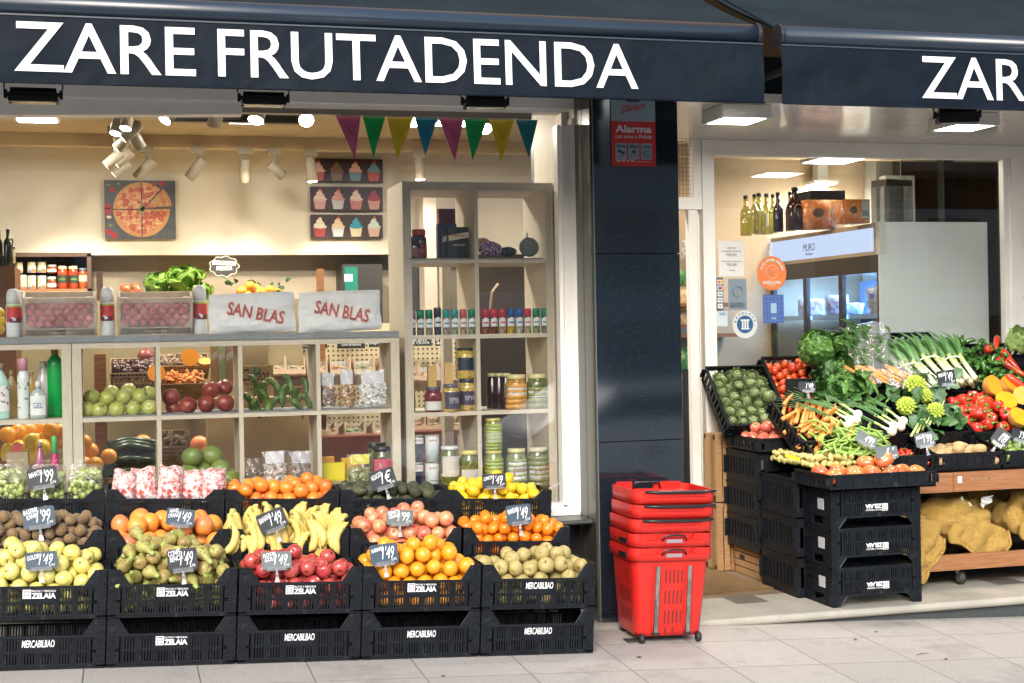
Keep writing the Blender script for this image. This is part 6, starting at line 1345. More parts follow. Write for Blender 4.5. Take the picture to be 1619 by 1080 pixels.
# openings in the back wall, their darkness put into near-black boxes
x, z, w, h = box_of(541, 604, 418, 530, 11.4)
b = MB(); b.box(-w/2, w/2, 0, .35, 0, h); b.m = 1; b.box(-w/2+.02, -w*.12, -.004, -.0005, .02, h-.02); b.m = 2; b.box(-w*.45, -w*.25, -.008, -.0045, h*.76, h*.86)
make('cold_room_door', 'door', 'dark door with a teal pane behind the right paper bag', b.mesh('cold_room_door', [flat((.016,.016,.016)), flat((.02,.16,.12), .2), emis('pane_glow', (.6,1,.85), 1.2)]), tr(x, 11.38, z))
slab(640, 662, 415, 492, 11.2, .1, flat((.012,.014,.013)), 'dark_doorway', 'doorway', 'dark doorway strip behind the tall shelf'); slab(664, 690, 415, 492, 11.2, .1, flat((.26,.24,.18)), 'grey_door', 'door', 'grey green door behind the spice jars')
slab(757, 835, 412, 760, 10.6, .3, flat((.035,.025,.02), .4), 'dark_cabinet', 'cabinet', 'dark brown cabinet seen behind the right column of the tall shelf', 0)
b = MB(); b.tube([at(775, 490, 9.6), at(778, 462, 9.6), at(788, 449, 9.6)], .012, 6); make('wire_arch', 'handle', 'bent tan rod behind the tall shelf', b.mesh('wire_arch', flat((.35,.25,.16))))
slab(672, 692, 292, 760, 11.0, .2, flat((.55,.45,.36)), 'wall_pier', 'pier', 'pale narrow pier behind the top left cell of the tall shelf', 0)
slab(700, 714, 415, 760, 9.6, .1, OAK, 'oak_upright', 'upright', 'oak upright of another shelf behind the spice jars', 0)
# ------------------------------------------------------------ drinks fridge behind the entrance window
YF = 9.42; xl = at(1392, 450, YF).x; xr = at(1562, 450, YF).x; zf = at(1470, 351, YF).z; yb_ = 11.25
root = ob('drinks_fridge', None); root.location = (xl+.4, YF+.9, 0); tag(root, 'tall white drinks fridge with a glowing canopy, behind the vegetable stall', 'fridge')
b = MB(); b.box(xl+.001, xr, YF, YF+.03, .05, zf); b.box(xr-.03, xr, YF+.031, yb_, .05, zf-.001); b.box(xl+.09, xr-.03, YF+.031, yb_, zf-.03, zf-.002); ob('side_panel', rel(b.mesh('side_panel', STEEL), root), root)
b = MB(); b.box(xl-.004, xl+.05, YF-.004, YF+.05, at(1385, 402, YF).z, zf+.001); ob('corner_post', rel(b.mesh('corner_post', flat((.66,.66,.62), .4)), root), root)
zc0, zc1 = at(1390, 402, YF).z, zf
b = MB(); b.box(xl, xl+.03, YF+.052, yb_, zc1-.035, zc1-.003); b.box(xl, xl+.03, YF+.052, yb_, zc0, zc0+.028); b.box(xl, xl+.03, YF+.052, YF+.09, zc0+.029, zc1-.036); ob('canopy_frame', rel(b.mesh('canopy_frame', flat((.45,.36,.26), .5)), root), root)
b = MB(); b.box(xl+.006, xl+.02, YF+.091, yb_, zc0+.029, zc1-.036); ob('canopy_light', rel(b.mesh('canopy_light', emis('canopy_glow', (.58,.68,.90), .48)), root), root)
t = text_me('MURO', .20, .06, flat((.02,.03,.06))); t.transform(tr(0,0,.0)); t.transform(rot(-PM/2, 'Z')); t.transform(tr(xl+.003, at(1245, 388, YF).x*0+10.55, (zc0+zc1)/2)); ob('lettering', rel(t, root), root)
t = text_me('Bodegas', .13, .03, flat((.02,.03,.06)), shear=.3); t.transform(rot(-PM/2, 'Z')); t.transform(tr(xl+.003, 10.55, (zc0+zc1)/2-.055)); ob('lettering', rel(t, root), root)
zd1 = at(1390, 415, YF).z
b = MB(); BR = flat((.035,.024,.02), .4); b.box(xl+.004, xl+.04, YF+.03, yb_, zd1-.07, zc0-.001)
doors = [YF+.03, YF+.62, YF+1.22, yb_]
for y in doors[:]: b.box(xl+.004, xl+.04, y-.028 if y > YF+.1 else y, y+.028, .1, zd1-.071)
ob('door_frame', rel(b.mesh('door_frame', BR), root), root)
FB = emis('fridge_glow', (.22,.46,.85), .3)
b = MB(); b.box(xr-.07, xr-.035, YF+.035, yb_-.01, .1, zd1-.08); ob('back_lining', rel(b.mesh('back_lining', mat('fridge_lining', (.20,.38,.60), .5)), root), root)
for k in range(3):
    b = MB(); b.box(xl+.06, xl+.075, doors[k]+.04, doors[k]+.06, .5, zd1-.1); ob('light_tube', rel(b.mesh('light_tube', emis('tube_glow', (.40,.66,1.), 4.)), root), root)
    b = MB(); b.box(xl+.012, xl+.018, doors[k]+.029, doors[k+1]-.029, .11, zd1-.072); ob('glass_door', rel(b.mesh('glass_door', GLASSD), root), root)
zsh = [at(1350, 497, YF+.5).z, at(1350, 497, YF+.5).z-.36, at(1350, 497, YF+.5).z-.72]
for z in zsh: b = MB(); b.box(xl+.08, xr-.08, YF+.04, yb_-.02, z-.035, z); ob('shelf', rel(b.mesh('shelf', flat((.62,.70,.78), .4)), root), root)
AREAS.append(((xl+.3, YF+.9, zd1-.05), .3, 1.5, 14, (.30, .58, 1.)))
NP = [mat('snack_bag_%d' % k, c, .35, c2, 26, .45, .55, coat=.4) for k, (c, c2) in enumerate((((.66,.36,.18),(.74,.60,.46)), ((.40,.22,.26),(.6,.5,.5)), ((.62,.66,.70),(.3,.36,.46)), ((.30,.10,.14),(.5,.3,.3))))]
def packet(x, y, z, w, h, d, m, label, yaw=0, tl=0, lab=None, words=None, name='packet', cat='packet'):
    b = MB(); b.smooth = True
    def q(u, v, s): e = (1-(2*u-1)**4)*(1-(2*v-1)**4); return Vector(((u-.5)*w, s*(.002+d*.5*e)+.003*math.sin(u*17+v*13), h*v))
    b.grid(lambda u, v: q(u, v, -1), 14, 12); b.grid(lambda u, v: q(u, v, 1), 14, 12); p = [(None, b.mesh(name, m))]
    if lab:
        b = MB(); b.box(-w*.3, w*.3, -d*.5-.006, -d*.5-.004, h*.6, h*.8); p.append(('label', b.mesh('label', flat(lab))))
    return make(name, cat, label, p, tr(x, y, z) @ rot(yaw, 'Z') @ rot(tl, 'X'))
packet(xl+.16, YF+.20, zsh[0]+.002, .2, .22, .07, NP[0], 'orange snack bag in the fridge, right one of the nearest door', -.9, -.1, (.05,.15,.5))
packet(xl+.20, YF+.36, zsh[0]+.002, .2, .20, .07, NP[0], 'orange snack bag in the fridge, left one of the nearest door', -.9, .1, (.05,.15,.5))
packet(xl+.16, YF+.75, zsh[0]+.002, .2, .10, .08, NP[2], 'grey and white packet in the middle of the fridge', -.9, -.5); packet(xl+.18, YF+1.0, zsh[0]+.002, .2, .16, .08, NP[1], 'brown packet in the middle of the fridge', -.9)
packet(xl+.18, YF+1.45, zsh[0]+.002, .24, .14, .08, NP[1], 'brown packet behind the far fridge door', -.9)
for k in range(5): packet(xl+.17, YF+.2+.3*k, zsh[1]+.002, .22, .24, .09, NP[(k+3) % 4], 'packet on the lower fridge shelf behind the glass', -.9)['group'] = 'packets on the lower fridge shelf'
# bottles and packs on top
WB = [(.96,0),(1,.02),(1,.52),(.85,.62),(.42,.72),(.36,.80),(.36,.93)]
wine = glass('white_wine_glass', base=.12, power=.7, tint=(.62,.60,.22), haze=.18, hcol=(.40,.38,.10))
def onfridge(px, pt, pb, w_, c, label, m=None, lab=None, words=None, ink=(.6,.05,.05), dy=0):
    # distance from the fridge-top plane
    p = atz(px, pb, zf); s = (p.x*st+p.y*ct)/F
    return bottle(px-w_/2, px+w_/2, pt, pb, p.y, zf+.001, WB, c, label, (.01,.01,.012), lab, (.18,.5), rough=.08, mtl=m, name='wine_bottle', words=words, ink=ink)
for px, pt, pb, w_, lb in ((1179,309,373,17,'leftmost clear bottle of pale wine on the fridge'),(1193,307,370,15,'pale wine bottle mostly hidden, second from the left on the fridge'),(1200,305,371,17,'tall pale wine bottle, third from the left on the fridge'),(1212,306,371,17,'pale wine bottle, fourth from the left on the fridge'),(1222,307,369,13,'pale wine bottle just left of the dark one on the fridge')):
    onfridge(px, pt, pb, w_, (.4,.38,.12), lb, wine, (.40,.40,.30) if pt == 306 else None)
onfridge(1230, 304, 367, 15, (.02,.012,.02), 'dark red wine bottle in the middle of the row on the fridge')
onfridge(1249, 303, 366, 14, (.10,.05,.01), 'amber bottle half behind the big vermouth bottle')
o_ = onfridge(1257, 296, 364, 26, (.025,.01,.006), 'big dark vermouth bottle with a round white label')
b = MB(); rr = .052; disc(b, 0, 0, .042, 0, 24); b.m = 1; disc(b, 0, .0, .026, -.001, 20); b.m = 2; b.box(-.034,.034,-.003,-.0015,-.008,.008); ob('round_label', b.mesh('round_label', [flat((.62,.56,.50)), flat((.5,.03,.03)), flat((.02,.02,.02))]), o_, tr(0, -.064, .16))
px_ = 1306
p = atz(1306, 361, zf); b = MB(); x, z, w, h = box_of(1280, 1334, 300, 318, p.y+.1); b.box(-w/2, w/2, 0, .25, 0, h)
make('black_box', 'box', 'black cardboard box on top of the orange tissue packs', b.mesh('black_box', flat((.014,.014,.016))), tr(x, p.y+.08, zf+.215))
OR_ = mat('orange_wrap', (.62,.20,.05), .3, (.72,.40,.22), 16, .5, .6, coat=.5)
for a, c, t, bt, lb in ((1276, 1335, 316, 362, 'big orange plastic wrapped pack with a grey label on the fridge'), (1338, 1375, 315, 353, 'smaller orange wrapped pack behind the bigger one')):
    p = atz((a+c)/2, bt, zf); x, z, w, h = box_of(a, c, t, bt, p.y, zf+.001)
    b = MB(); b.smooth = True; b.box(-w/2, w/2, 0, .2, 0, h); me = b.mesh('wrapped_pack', OR_); 
    b = MB(); b.box(w*.15, w*.47, -.004, -.001, h*.2, h*.92); b.m = 1
    for k in range(4): b.box(w*.18+k*w*.07, w*.22+k*w*.07, -.006, -.0045, h*.3, h*.55)
    b2 = MB(); b2.smooth = True; b2.sphere((-w*.2, -.004, h*.55), 1, 10, 8, w*.16, .006, h*.16)
    make('wrapped_pack', 'pack', lb, [(None, me), ('label', b.mesh('label', [flat((.40,.42,.40)), flat((.12,.13,.13))])), ('seal', b2.mesh('seal', flat((.10,.06,.02))))], tr(x, p.y, zf+.001) @ rot(.0, 'Z'))
# insect lamp
Yz = 9.75; x, z, w, h = box_of(1394, 1450, 284, 348, Yz, zf+.001); root = ob('insect_lamp', None); root.matrix_world = tr(x, Yz, zf+.001) @ rot(.25, 'Z'); tag(root, 'black caged electric insect lamp hanging on a white cable over the fridge', 'insect lamp')
b = MB(); b.box(-w*.45, w*.45, 0, .16, h*.86, h); b.box(-w*.45, w*.45, 0, .16, 0, h*.08); ob('housing', b.mesh('housing', flat((.03,.025,.02), .4)), root)
b = MB()
for k in range(22): b.box(-w*.44+k*w*.88/21-.0015, -w*.44+k*w*.88/21+.0015, -.002, .004, h*.08, h*.86); b.box(-w*.45-.002, -w*.45+.002, .16*k/21-.0012, .16*k/21+.0012, h*.08, h*.86)
for k in range(6): b.box(-w*.45, w*.45, -.004, -.001, h*(.1+.14*k), h*(.1+.14*k)+.004)
ob('cage', b.mesh('cage', flat((.10,.10,.10), .4)), root)
b = MB(); b.box(-w*.2, w*.3, .05, .10, h*.1, h*.84); ob('tube', b.mesh('tube', flat((.28,.30,.32), .3)), root)
b = MB(); b.tube([(w*.2,.05,h),(w*.22,.05,h+.15),(w*.15,.05,3.14-zf)], .004, 5); ob('cable', b.mesh('cable', flat((.6,.55,.45))), root)
# walls behind the fridge
b = MB(); a, c = at(1385, 300, 11.0).x, at(1411, 300, 11.0).x; b.box(a, c, 11.0, 11.2, 0, 3.14); make('grey_pier', 'pier', 'grey pier between the beige wall and the dark panels', b.mesh('grey_pier', flat((.24,.23,.20), .6)))
b = MB(); b.box(c+.001, 8, 10.9, 11.0, 0, 3.14); b.m = 1
for k in range(4): b.box(c+.5+k*.6, c+.506+k*.6, 10.896, 10.9, 0, 3.14)
make('dark_panelling', 'panelling', 'glossy dark brown panelling right of the grey pier', b.mesh('dark_panelling', [mat('dark_gloss', (.035,.022,.012), .25, (.05,.032,.018), 4, stretch=(4,4,.6)), flat((.01,.008,.005))]))
b = MB(); x, z, w, h = box_of(1446, 1493, 268, 350, 10.3); b.box(-w/2, w/2, 0, .1, 0, h); make('meter_box', 'box', 'pale grey metal cabinet against the dark panelling', b.mesh('meter_box', mat('galvanised', (.30,.31,.28), .5, (.24,.25,.22), 8)), tr(x, 10.75, z))
b = MB(); b.box(xr+.06, 6.3, 9.5, 9.6, 0, 3.1); 
make('dark_screen', 'panel', 'black upright panel between the fridge and the window frame', b.mesh('dark_screen', flat((.010,.009,.008), .35)), tr(.35, 1.0, 0))
# shelves of bread and bottles through the door
for k, (py, lb) in enumerate(((480, 'upper'), (528, 'middle'), (640, 'lower'))):
    z = at(1085, py, 11.2).z; b = MB(); b.box(4.0, 5.0, 11.0, 11.28, z-.03, z); make('bread_shelf', 'shelf', '%s wooden shelf seen through the open door' % lb, b.mesh('bread_shelf', WOOD))
BRD = mat('bread_bag', (.55,.36,.16), .35, (.70,.56,.34), 20, .45, .6, coat=.5); GRB = mat('green_pack', (.05,.22,.06), .35, (.5,.5,.3), 14, .5, .6, coat=.4)
for k, (px, py, m_, h_, lb) in enumerate(((1079,440,GRB,.14,'green and white packet on the upper shelf behind the door'),(1086,441,BRD,.12,'pale packet on the upper shelf behind the door'),(1082,475,BRD,.18,'bag of bread rolls on the second shelf behind the door, left'),(1090,478,BRD,.19,'bag of bread rolls on the second shelf behind the door, right'),(1080,505,BRD,.13,'lower bag of bread rolls behind the door'),(1083,570,GRB,.22,'green packet on the lower shelf behind the door'),(1091,568,BRD,.2,'tan packet on the lower shelf behind the door'),(1086,395,NP[2],.16,'teal grey box above the bread behind the door'))):
    p = at(px, py, 11.1); packet(p.x, p.y, p.z-h_/2, .1, h_, .08, m_, lb)
b = MB(); b.box(3.95, 4.9, 10.95, 11.2, 0, at(1085, 600, 11.1).z); make('cupboard', 'cupboard', 'brown cupboard low behind the open door', b.mesh('cupboard', mat('cupboard_wood', (.16,.10,.055), .5, (.12,.07,.04), 5)))
AREAS.append(((4.3, 10.3, 3.0), .3, .3, 5, (1., .80, .55)))
# stickers on the entrance pane
def sticker(px0, px1, py0, py1, label, draw, name='sticker', cat='sticker', c=(.7,.71,.7), round_=False):
    a, d = at(px0, (py0+py1)/2, YR-.007), at(px1, (py0+py1)/2, YR-.007); z1, z0 = at((px0+px1)/2, py0, YR-.007).z, at((px0+px1)/2, py1, YR-.007).z; w, h = d.x-a.x, z1-z0
    b = MB()
    if round_: b.prism([(w/2*math.cos(2*PM*k/40), h/2*math.sin(2*PM*k/40)) for k in range(40)], -.001, 0)
    else: b.box(-w/2, w/2, -.001, 0, -h/2, h/2)
    o = make(name, cat, label, [(None, b.mesh('backing', flat(c, .5)))], tr((a.x+d.x)/2, YR-.007, (z0+z1)/2)); draw(o, w, h)
def T(o, s, w, h, x, z, c, bold=.01, r=0, **k): ob('lettering', xf(text_me(s, w, h, flat(c), bold=bold, **k), tr(x, -.0025, z) @ rot(r, 'Y')), o)
def shp(o, f, m, nm='print'): b = MB(); f(b); ob(nm, b.mesh(nm, m), o)
def notice(o, w, h):
    T(o, 'ORDUTEGIA', w*.32, h*.035, 0, h*.3, (.2,.2,.2)); T(o, 'ASTELEHENETIK OSTIRALERA', w*.8, h*.03, 0, h*.21, (.2,.2,.2)); T(o, '09:00-14:00\n17:00-20:30', w*.4, h*.08, 0, h*.11, (.3,.3,.3)); T(o, 'LARUNBATETAN ETA JAIEGUNETAN', w*.8, h*.03, 0, -h*.08, (.2,.2,.2)); T(o, '09:00-14:00\n17:00-20:30', w*.4, h*.08, 0, -h*.17, (.3,.3,.3)); T(o, '* ZARE', w*.25, h*.035, 0, -h*.33, (.1,.1,.1))
sticker(1136, 1176, 381, 437, 'white paper with opening hours stuck on the entrance window', notice)
def phone(o, w, h):
    W_ = (.72,.70,.66)
    for k, ch in enumerate('Gurea erabil dezakezu'):
        if ch == ' ': continue
        a = R(162-k*7.3); T(o, ch, w*.06, h*.075, w*.385*math.cos(a), h*.385*math.sin(a), W_, .02, PM/2-a)
    T(o, 'BABESGUNEA', w*.62, h*.09, 0, -h*.27, W_, .03); T(o, 'ZUREKIN', w*.25, h*.035, 0, -h*.35, W_)
    shp(o, lambda b: [b.tube([(w*.2*math.cos(k*.3), -.002, h*.04+h*.2*math.sin(k*.3)) for k in range(22)], .0016, 4)], flat(W_), 'ring')
    shp(o, lambda b: [b.tube([(-w*.09,-.003,h*.12),(-w*.09,-.003,h*.04),(-w*.02,-.003,-h*.04),(w*.07,-.003,-h*.06)], [.007,.005,.005,.007], 6, flat=.3)], flat(W_), 'receiver')
    shp(o, lambda b: [b.tube([(w*q*math.cos(a), -.003, h*.02+h*q*math.sin(a)) for a in (.1,.5,.9,1.3)], .0014, 4) for q in (.07,.11)], flat(W_), 'waves')
sticker(1197, 1243, 405, 459, 'round orange sticker with a telephone receiver reading BABESGUNEA', phone, c=(.74,.20,.05), round_=True)
def denda(o, w, h):
    B = (.02,.10,.26)
    shp(o, lambda b: disc(b, 0, 0, w*.33, -.002, 32), flat(B), 'blue_disc')
    shp(o, lambda b: [b.box(-w*.18, w*.18, -.004, -.003, h*.13, h*.18), b.box(-w*.16, w*.18, -.004, -.003, -h*.18, -h*.14)]+[b.box(x*w-.006, x*w+.006, -.004, -.003, -h*.14, h*.13) for x in (-.1, 0, .1)], flat((.72,.74,.74)), 'pillars')
    for k, ch in enumerate('BEDELKAR'): a = R(165-k*21); T(o, ch, w*.07, h*.085, w*.415*math.cos(a), h*.415*math.sin(a), B, .01, PM/2-a)
sticker(1158, 1197, 491, 535, 'round white sticker with a blue disc and three pillars', denda, c=(.62,.66,.66), round_=True)
def cards(o, w, h):
    for k, (c, c2) in enumerate((((.6,.05,.03),(.8,.4,.05)), ((.1,.1,.45),(.55,.03,.05)), ((.03,.08,.3),(.7,.7,.7)), ((.03,.08,.3),(.7,.7,.7)), ((.03,.1,.2),(.7,.7,.7)))):
        z = h*(.36-.19*k); shp(o, lambda b, z=z: b.box(-w*.4, w*.4, -.0025, -.0015, z-h*.075, z+h*.075), flat((.72,.72,.72)), 'card_logo')
        if k < 2: shp(o, lambda b, z=z: disc(b, -w*.12, z, w*.2, -.004, 16, h*.05), flat(c), 'left_disc'); shp(o, lambda b, z=z: disc(b, w*.12, z, w*.2, -.0045, 16, h*.05), flat(c2), 'right_disc')
        else: T(o, 'VISA' if k < 4 else 'V', w*.6, h*.07, 0, z, c, .02)
sticker(1133, 1143, 439, 489, 'narrow strip of payment card stickers on the entrance window', cards, c=(.05,.08,.12))
sticker(1133, 1150, 492, 516, 'small white and blue sticker under the payment card strip', lambda o, w, h: T(o, 'WIFI', w*.6, h*.2, 0, h*.3, (.05,.2,.5)), c=(.55,.64,.70))
def rain(o, w, h):
    for k, c in enumerate(((.30,.06,.20),(.12,.2,.45),(.05,.35,.3),(.5,.45,.1))): shp(o, lambda b, k=k: b.tube([(w*(.26-.0*k)*math.cos(a*.35)+0, -.002-.0003*k, h*.1+h*.17*math.sin(a*.35)) for a in range(k*4, k*4+6)], .005, 5, flat=.3), flat(c), 'rainbow_arc')
    shp(o, lambda b: [b.tube([(0,-.002,-h*.08),(0,-.002,-h*.22)], .004, 5)], flat((.1,.3,.35)), 'stem')
    T(o, 'EGUNERO\nBERDINAK', w*.8, h*.16, 0, -h*.34, (.05,.08,.1), .01)
sticker(1151, 1180, 441, 490, 'rainbow coloured equality symbol sticker above the round white one', rain, c=(.20,.26,.32))
def bl(o, w, h):
    shp(o, lambda b: [b.box(-w*.42+k*w*.17, -w*.38+k*w*.17, -.002, -.001, -h*.45, h*.45) for k in range(6)]+[b.box(-w*.45, w*.45, -.0018, -.001, -h*.42+k*h*.17, -h*.39+k*h*.17) for k in range(6)], flat((.10,.18,.50)), 'pattern'); shp(o, lambda b: b.box(-w*.14, w*.14, -.004, -.002, -h*.15, h*.2), flat((.35,.5,.7)), 'emblem'); T(o, 'ZARE', w*.25, h*.08, 0, -h*.33, (.5,.6,.75))
sticker(1206, 1239, 466, 511, 'square blue patterned sticker below the orange one', bl, c=(.06,.12,.36))
# ------------------------------------------------------------ back row left: grape punnets and strawberry bags
GR = mat('grape_skin', (.42,.50,.14), .2, (.34,.42,.10), 20, coat=.5, rnd=(.5,.54,.2))
g = random.Random(9)
for k in range(6):
    col, row = k % 3, k//3
    root = ob('grape_punnet', None); root.matrix_world = F3 @ tr(ROWC[0]-.17+.185*col, -.06+.12*row, .125+.035*row) @ rot(.25, 'X'); tag(root, 'clear punnet of green grapes, %s row, %s' % (('front','rear')[row], ('left','middle','right')[col]), 'punnet of grapes', 'punnets of green grapes')
    b = MB(); b.smooth = True
    for j in range(52): b.sphere((g.uniform(-.075,.075), g.uniform(-.048,.048), g.uniform(.012,.09)), g.uniform(.013,.0165), 10, 7, 1, 1, 1.15)
    ob('grapes', b.mesh('grapes', GR), root)
    b = MB(); b.smooth = True
    def sh(u, v):
        a = 2*PM*u; ex = .45; q = 1-.13*v if v < .8 else .9-(v-.8)*4.4
        cx, sy_ = math.cos(a), math.sin(a)
        return Vector((.092*math.copysign(abs(cx)**ex, cx)*q, .062*math.copysign(abs(sy_)**ex, sy_)*q, .115*min(1, v/.8)+.003*math.sin(a*9)))
    b.grid(sh, 40, 10); ob('clamshell', b.mesh('clamshell', CLAM), root)
SBM = mat('strawberry_bag', (.66,.50,.48), .28, (.50,.10,.10), 60, .50, .60, c3=(.10,.16,.05), s3=60, lo3=.64, hi3=.69, coat=.8, bump=.9, bs=24, bdist=.02)
SBM2 = mat('strawberry_bag_window', (.50,.07,.07), .2, (.62,.36,.32), 46, .45, .6, c3=(.75,.72,.72), s3=26, lo3=.52, hi3=.60, coat=.9, bump=.9, bs=24, bdist=.02)
for k in range(5):
    root = ob('strawberry_bag', None); root.matrix_world = F3 @ tr(ROWC[1]-.215+.118*k*1.0, -.075+.02*(k % 2), .105) @ rot((.1,-.12,.05,.08,-.06)[k], 'Y') @ rot(-.15, 'X') @ rot(.2*(-1)**k, 'Z')
    tag(root, 'clear pink printed bag of strawberries, %s of five in its crate' % ordn[k], 'bag of strawberries', 'bagged strawberries')
    b = MB(); b.smooth = True; w, h = .135, .165+.012*(k % 3)
    def q(u, v, s): e = (1-(2*u-1)**4)*(1-(2*v-1)**4)**.8; return Vector(((u-.5)*w*(1-.05*v), s*(.002+.042*e)+.004*noise.noise(Vector((u*9, v*9, k))), h*v+.006*math.sin(u*9+k)*(v > .95)))
    b.grid(lambda u, v: q(u, v, -1), 24, 24); b.grid(lambda u, v: q(u, v, 1), 14, 14); ob('bag', b.mesh('bag', SBM), root)
    b = MB(); b.smooth = True; b.grid(lambda u, v: q(.12+.76*u, .06+.5*v, -1)+Vector((0,-.002,0)), 16, 12); ob('window', b.mesh('window', SBM2), root)
# ------------------------------------------------------------ vegetable stall in front of the entrance window
BETA = R(30); G = tr(0, 7.88, .80) @ rot(BETA, 'X')
def S(px, py, h=0):
    r = _ray(px, py); n = Vector((0, -math.sin(BETA), math.cos(BETA))); o = Vector((0, 7.88, .80))+n*h; d = Vector(r); k = n.dot(o-Vector((0, 0, H)))/n.dot(d)
    p = d*k+Vector((0, 0, H)); return p
def tray_me(w, d, h, name='tray'):
    b = MB(); t = .009; b.box(-w/2, w/2, -d/2, d/2, 0, .008)
    for s in (-1, 1):
        b.box(-w/2, w/2, s*d/2, s*(d/2-t), .0, h*.25); b.box(-w/2, w/2, s*d/2, s*(d/2-t), h*.78, h); b.box(-w/2-.004, w/2+.004, s*(d/2+.005), s*(d/2-t), h-.012, h)
        n = max(6, int(w/.055))
        for k in range(n+1): x = -w/2+w*k/n; b.box(x-(.012 if k % 3 else .02), x+(.012 if k % 3 else .02), s*(d/2+(.003 if k % 3 == 0 else 0)), s*(d/2-t), h*.25, h*.78)
        if s < 0: b.box(-w/2+.05, w/2-.05, s*(d/2-.002), s*(d/2-t), h*.25, h*.78)
        b.box(s*w/2, s*(w/2-t), -d/2+t, d/2-t, .0, h*.25); b.box(s*w/2, s*(w/2-t), -d/2+t, d/2-t, h*.78, h); b.box(s*(w/2+.004), s*(w/2-t), -d/2, d/2, h-.012, h)
        n = max(5, int(d/.05))
        for k in range(n+1): y = -d/2+t+(d-2*t)*k/n; b.box(s*(w/2+.002), s*(w/2-t), y-.011, y+.011, h*.25, h*.78)
    return b.mesh(name, BLACKP)
def tray(M, w, d, h, label): return make('plastic_tray', 'crate', label, tray_me(w, d, h), M, 'black plastic crates of the vegetable stall')
def gfill(kind, name, cat, label, group, x0, x1, y0, y1, r, n, top=.05, rim=.03, slope=.7, base=-.03, seed=1, rots=None, M=None, sc=None):
    w, d = x1-x0, y1-y0; p, rad = pile(n, r, w, d, base, rim, slope, 160, seed)
    Mx = (M or G) @ tr((x0+x1)/2, (y0+y1)/2, 0)
    for i in range(n):
        me = V[kind][random.randrange(len(V[kind]))]
        make(name, cat, label, me, Mx @ tr(*p[i]) @ (rots(i, p[i]) if rots else rrot()) @ jig() @ scl(sc or 1), group)
def up(): return rot(random.uniform(-.5,.9), 'X') @ rot(random.uniform(-.6,.6), 'Y') @ rot(random.uniform(0,6), 'Z')
# stack of three upturned crates at the front corner, and the tomato crate on top
for k in range(3):
    M = tr(4.30, 7.74, .231*(k+1)) @ rot(PM, 'Y') @ rot(0, 'Z')
    o = make('plastic_crate', 'crate', 'upturned black plastic crate with an upside down label, %s of three' % ('bottom','middle','top')[k], [(None, CR40), ('printed_label', LZ, None, tr(0, -.34/2-.0035, .115)), ('side_sticker', (lambda b: b.mesh('side_sticker', flat((.5,.5,.52), .6)))(MB().box(.2990,.3015,-.09,-.015,.06,.125)))], M, 'upturned crates at the stall corner')
tray(tr(4.31, 7.72, .694), .70, .44, .095, 'black plastic crate of big tomatoes on top of the upturned crates')
V['tomb'] = [tomato(M_TOMB, .052, .13, 4, .70, False, 'beef_tomato', i) for i in range(3)]
gfill('tomb', 'tomato', 'tomato', 'big ribbed beef tomato in the crate at the stall corner', 'big tomatoes', -.33, .33, -.20, .20, .058, 20, rim=.11, base=.02, seed=41, rots=lambda i, p: up(), M=tr(4.31, 7.72, .694), sc=1.13)
SIDE = tray_me(.40, .50, .24)
for k in range(4):   # side stacks
    if k < 3: make('plastic_crate', 'crate', 'black plastic crate in the stack under the small potatoes, %s from the floor' % ordn[k], SIDE, tr(4.155, 8.165, .243*k), 'crates stacked along the left side of the vegetable stall')
for k in range(3): make('plastic_crate', 'crate', 'black plastic crate in the stack under the ribbed tomatoes, %s above the wooden crate' % ordn[k], SIDE, tr(4.155, 8.70, .198+.2155*k) @ scl(1,1,.888), group='crates stacked along the left side of the vegetable stall')
def wood_crate(M, w, d, h, n, label):
    b = MB(); t = .008; sh = h/n
    for k in range(n):
        z0, z1 = sh*k+.004, sh*(k+1)-.004
        for s in (-1, 1): b.box(-w/2, w/2, s*d/2, s*(d/2-t), z0, z1); b.box(s*w/2, s*(w/2-t), -d/2+t+.001, d/2-t-.001, z0, z1)
    for sx in (-1, 1):
        for sy in (-1, 1): b.box(sx*(w/2-t-.001), sx*(w/2-t-.03), sy*(d/2-t-.001), sy*(d/2-t-.03), 0, h)
    b.box(-w/2+t, w/2-t, -d/2+t, d/2-t, .0, .006); b.m = 1; b.box(-.035, .035, -d/2-.001, -d/2+.001, h*.55, h*.66); b.box(-w/2-.001, -w/2+.001, -.04, .04, h*.5, h*.66)
    make('wooden_crate', 'crate', label, b.mesh('wooden_crate', [PINE, DARK]), M, 'slatted wooden crates')
wood_crate(tr(4.17, 8.82, .0), .34, .56, .195, 4, 'slatted wooden crate on the floor at the foot of the ribbed tomato stack')
for k in range(2): wood_crate(tr(3.98, 9.20-.14, .0+.47*k) @ tr(0,0,.235) @ rot(PM/2, 'Y') @ tr(0,0,-.1), .46, .20, .2, 4, 'slatted wooden crate standing on end beside the doorway, %s' % ('lower','upper')[k])
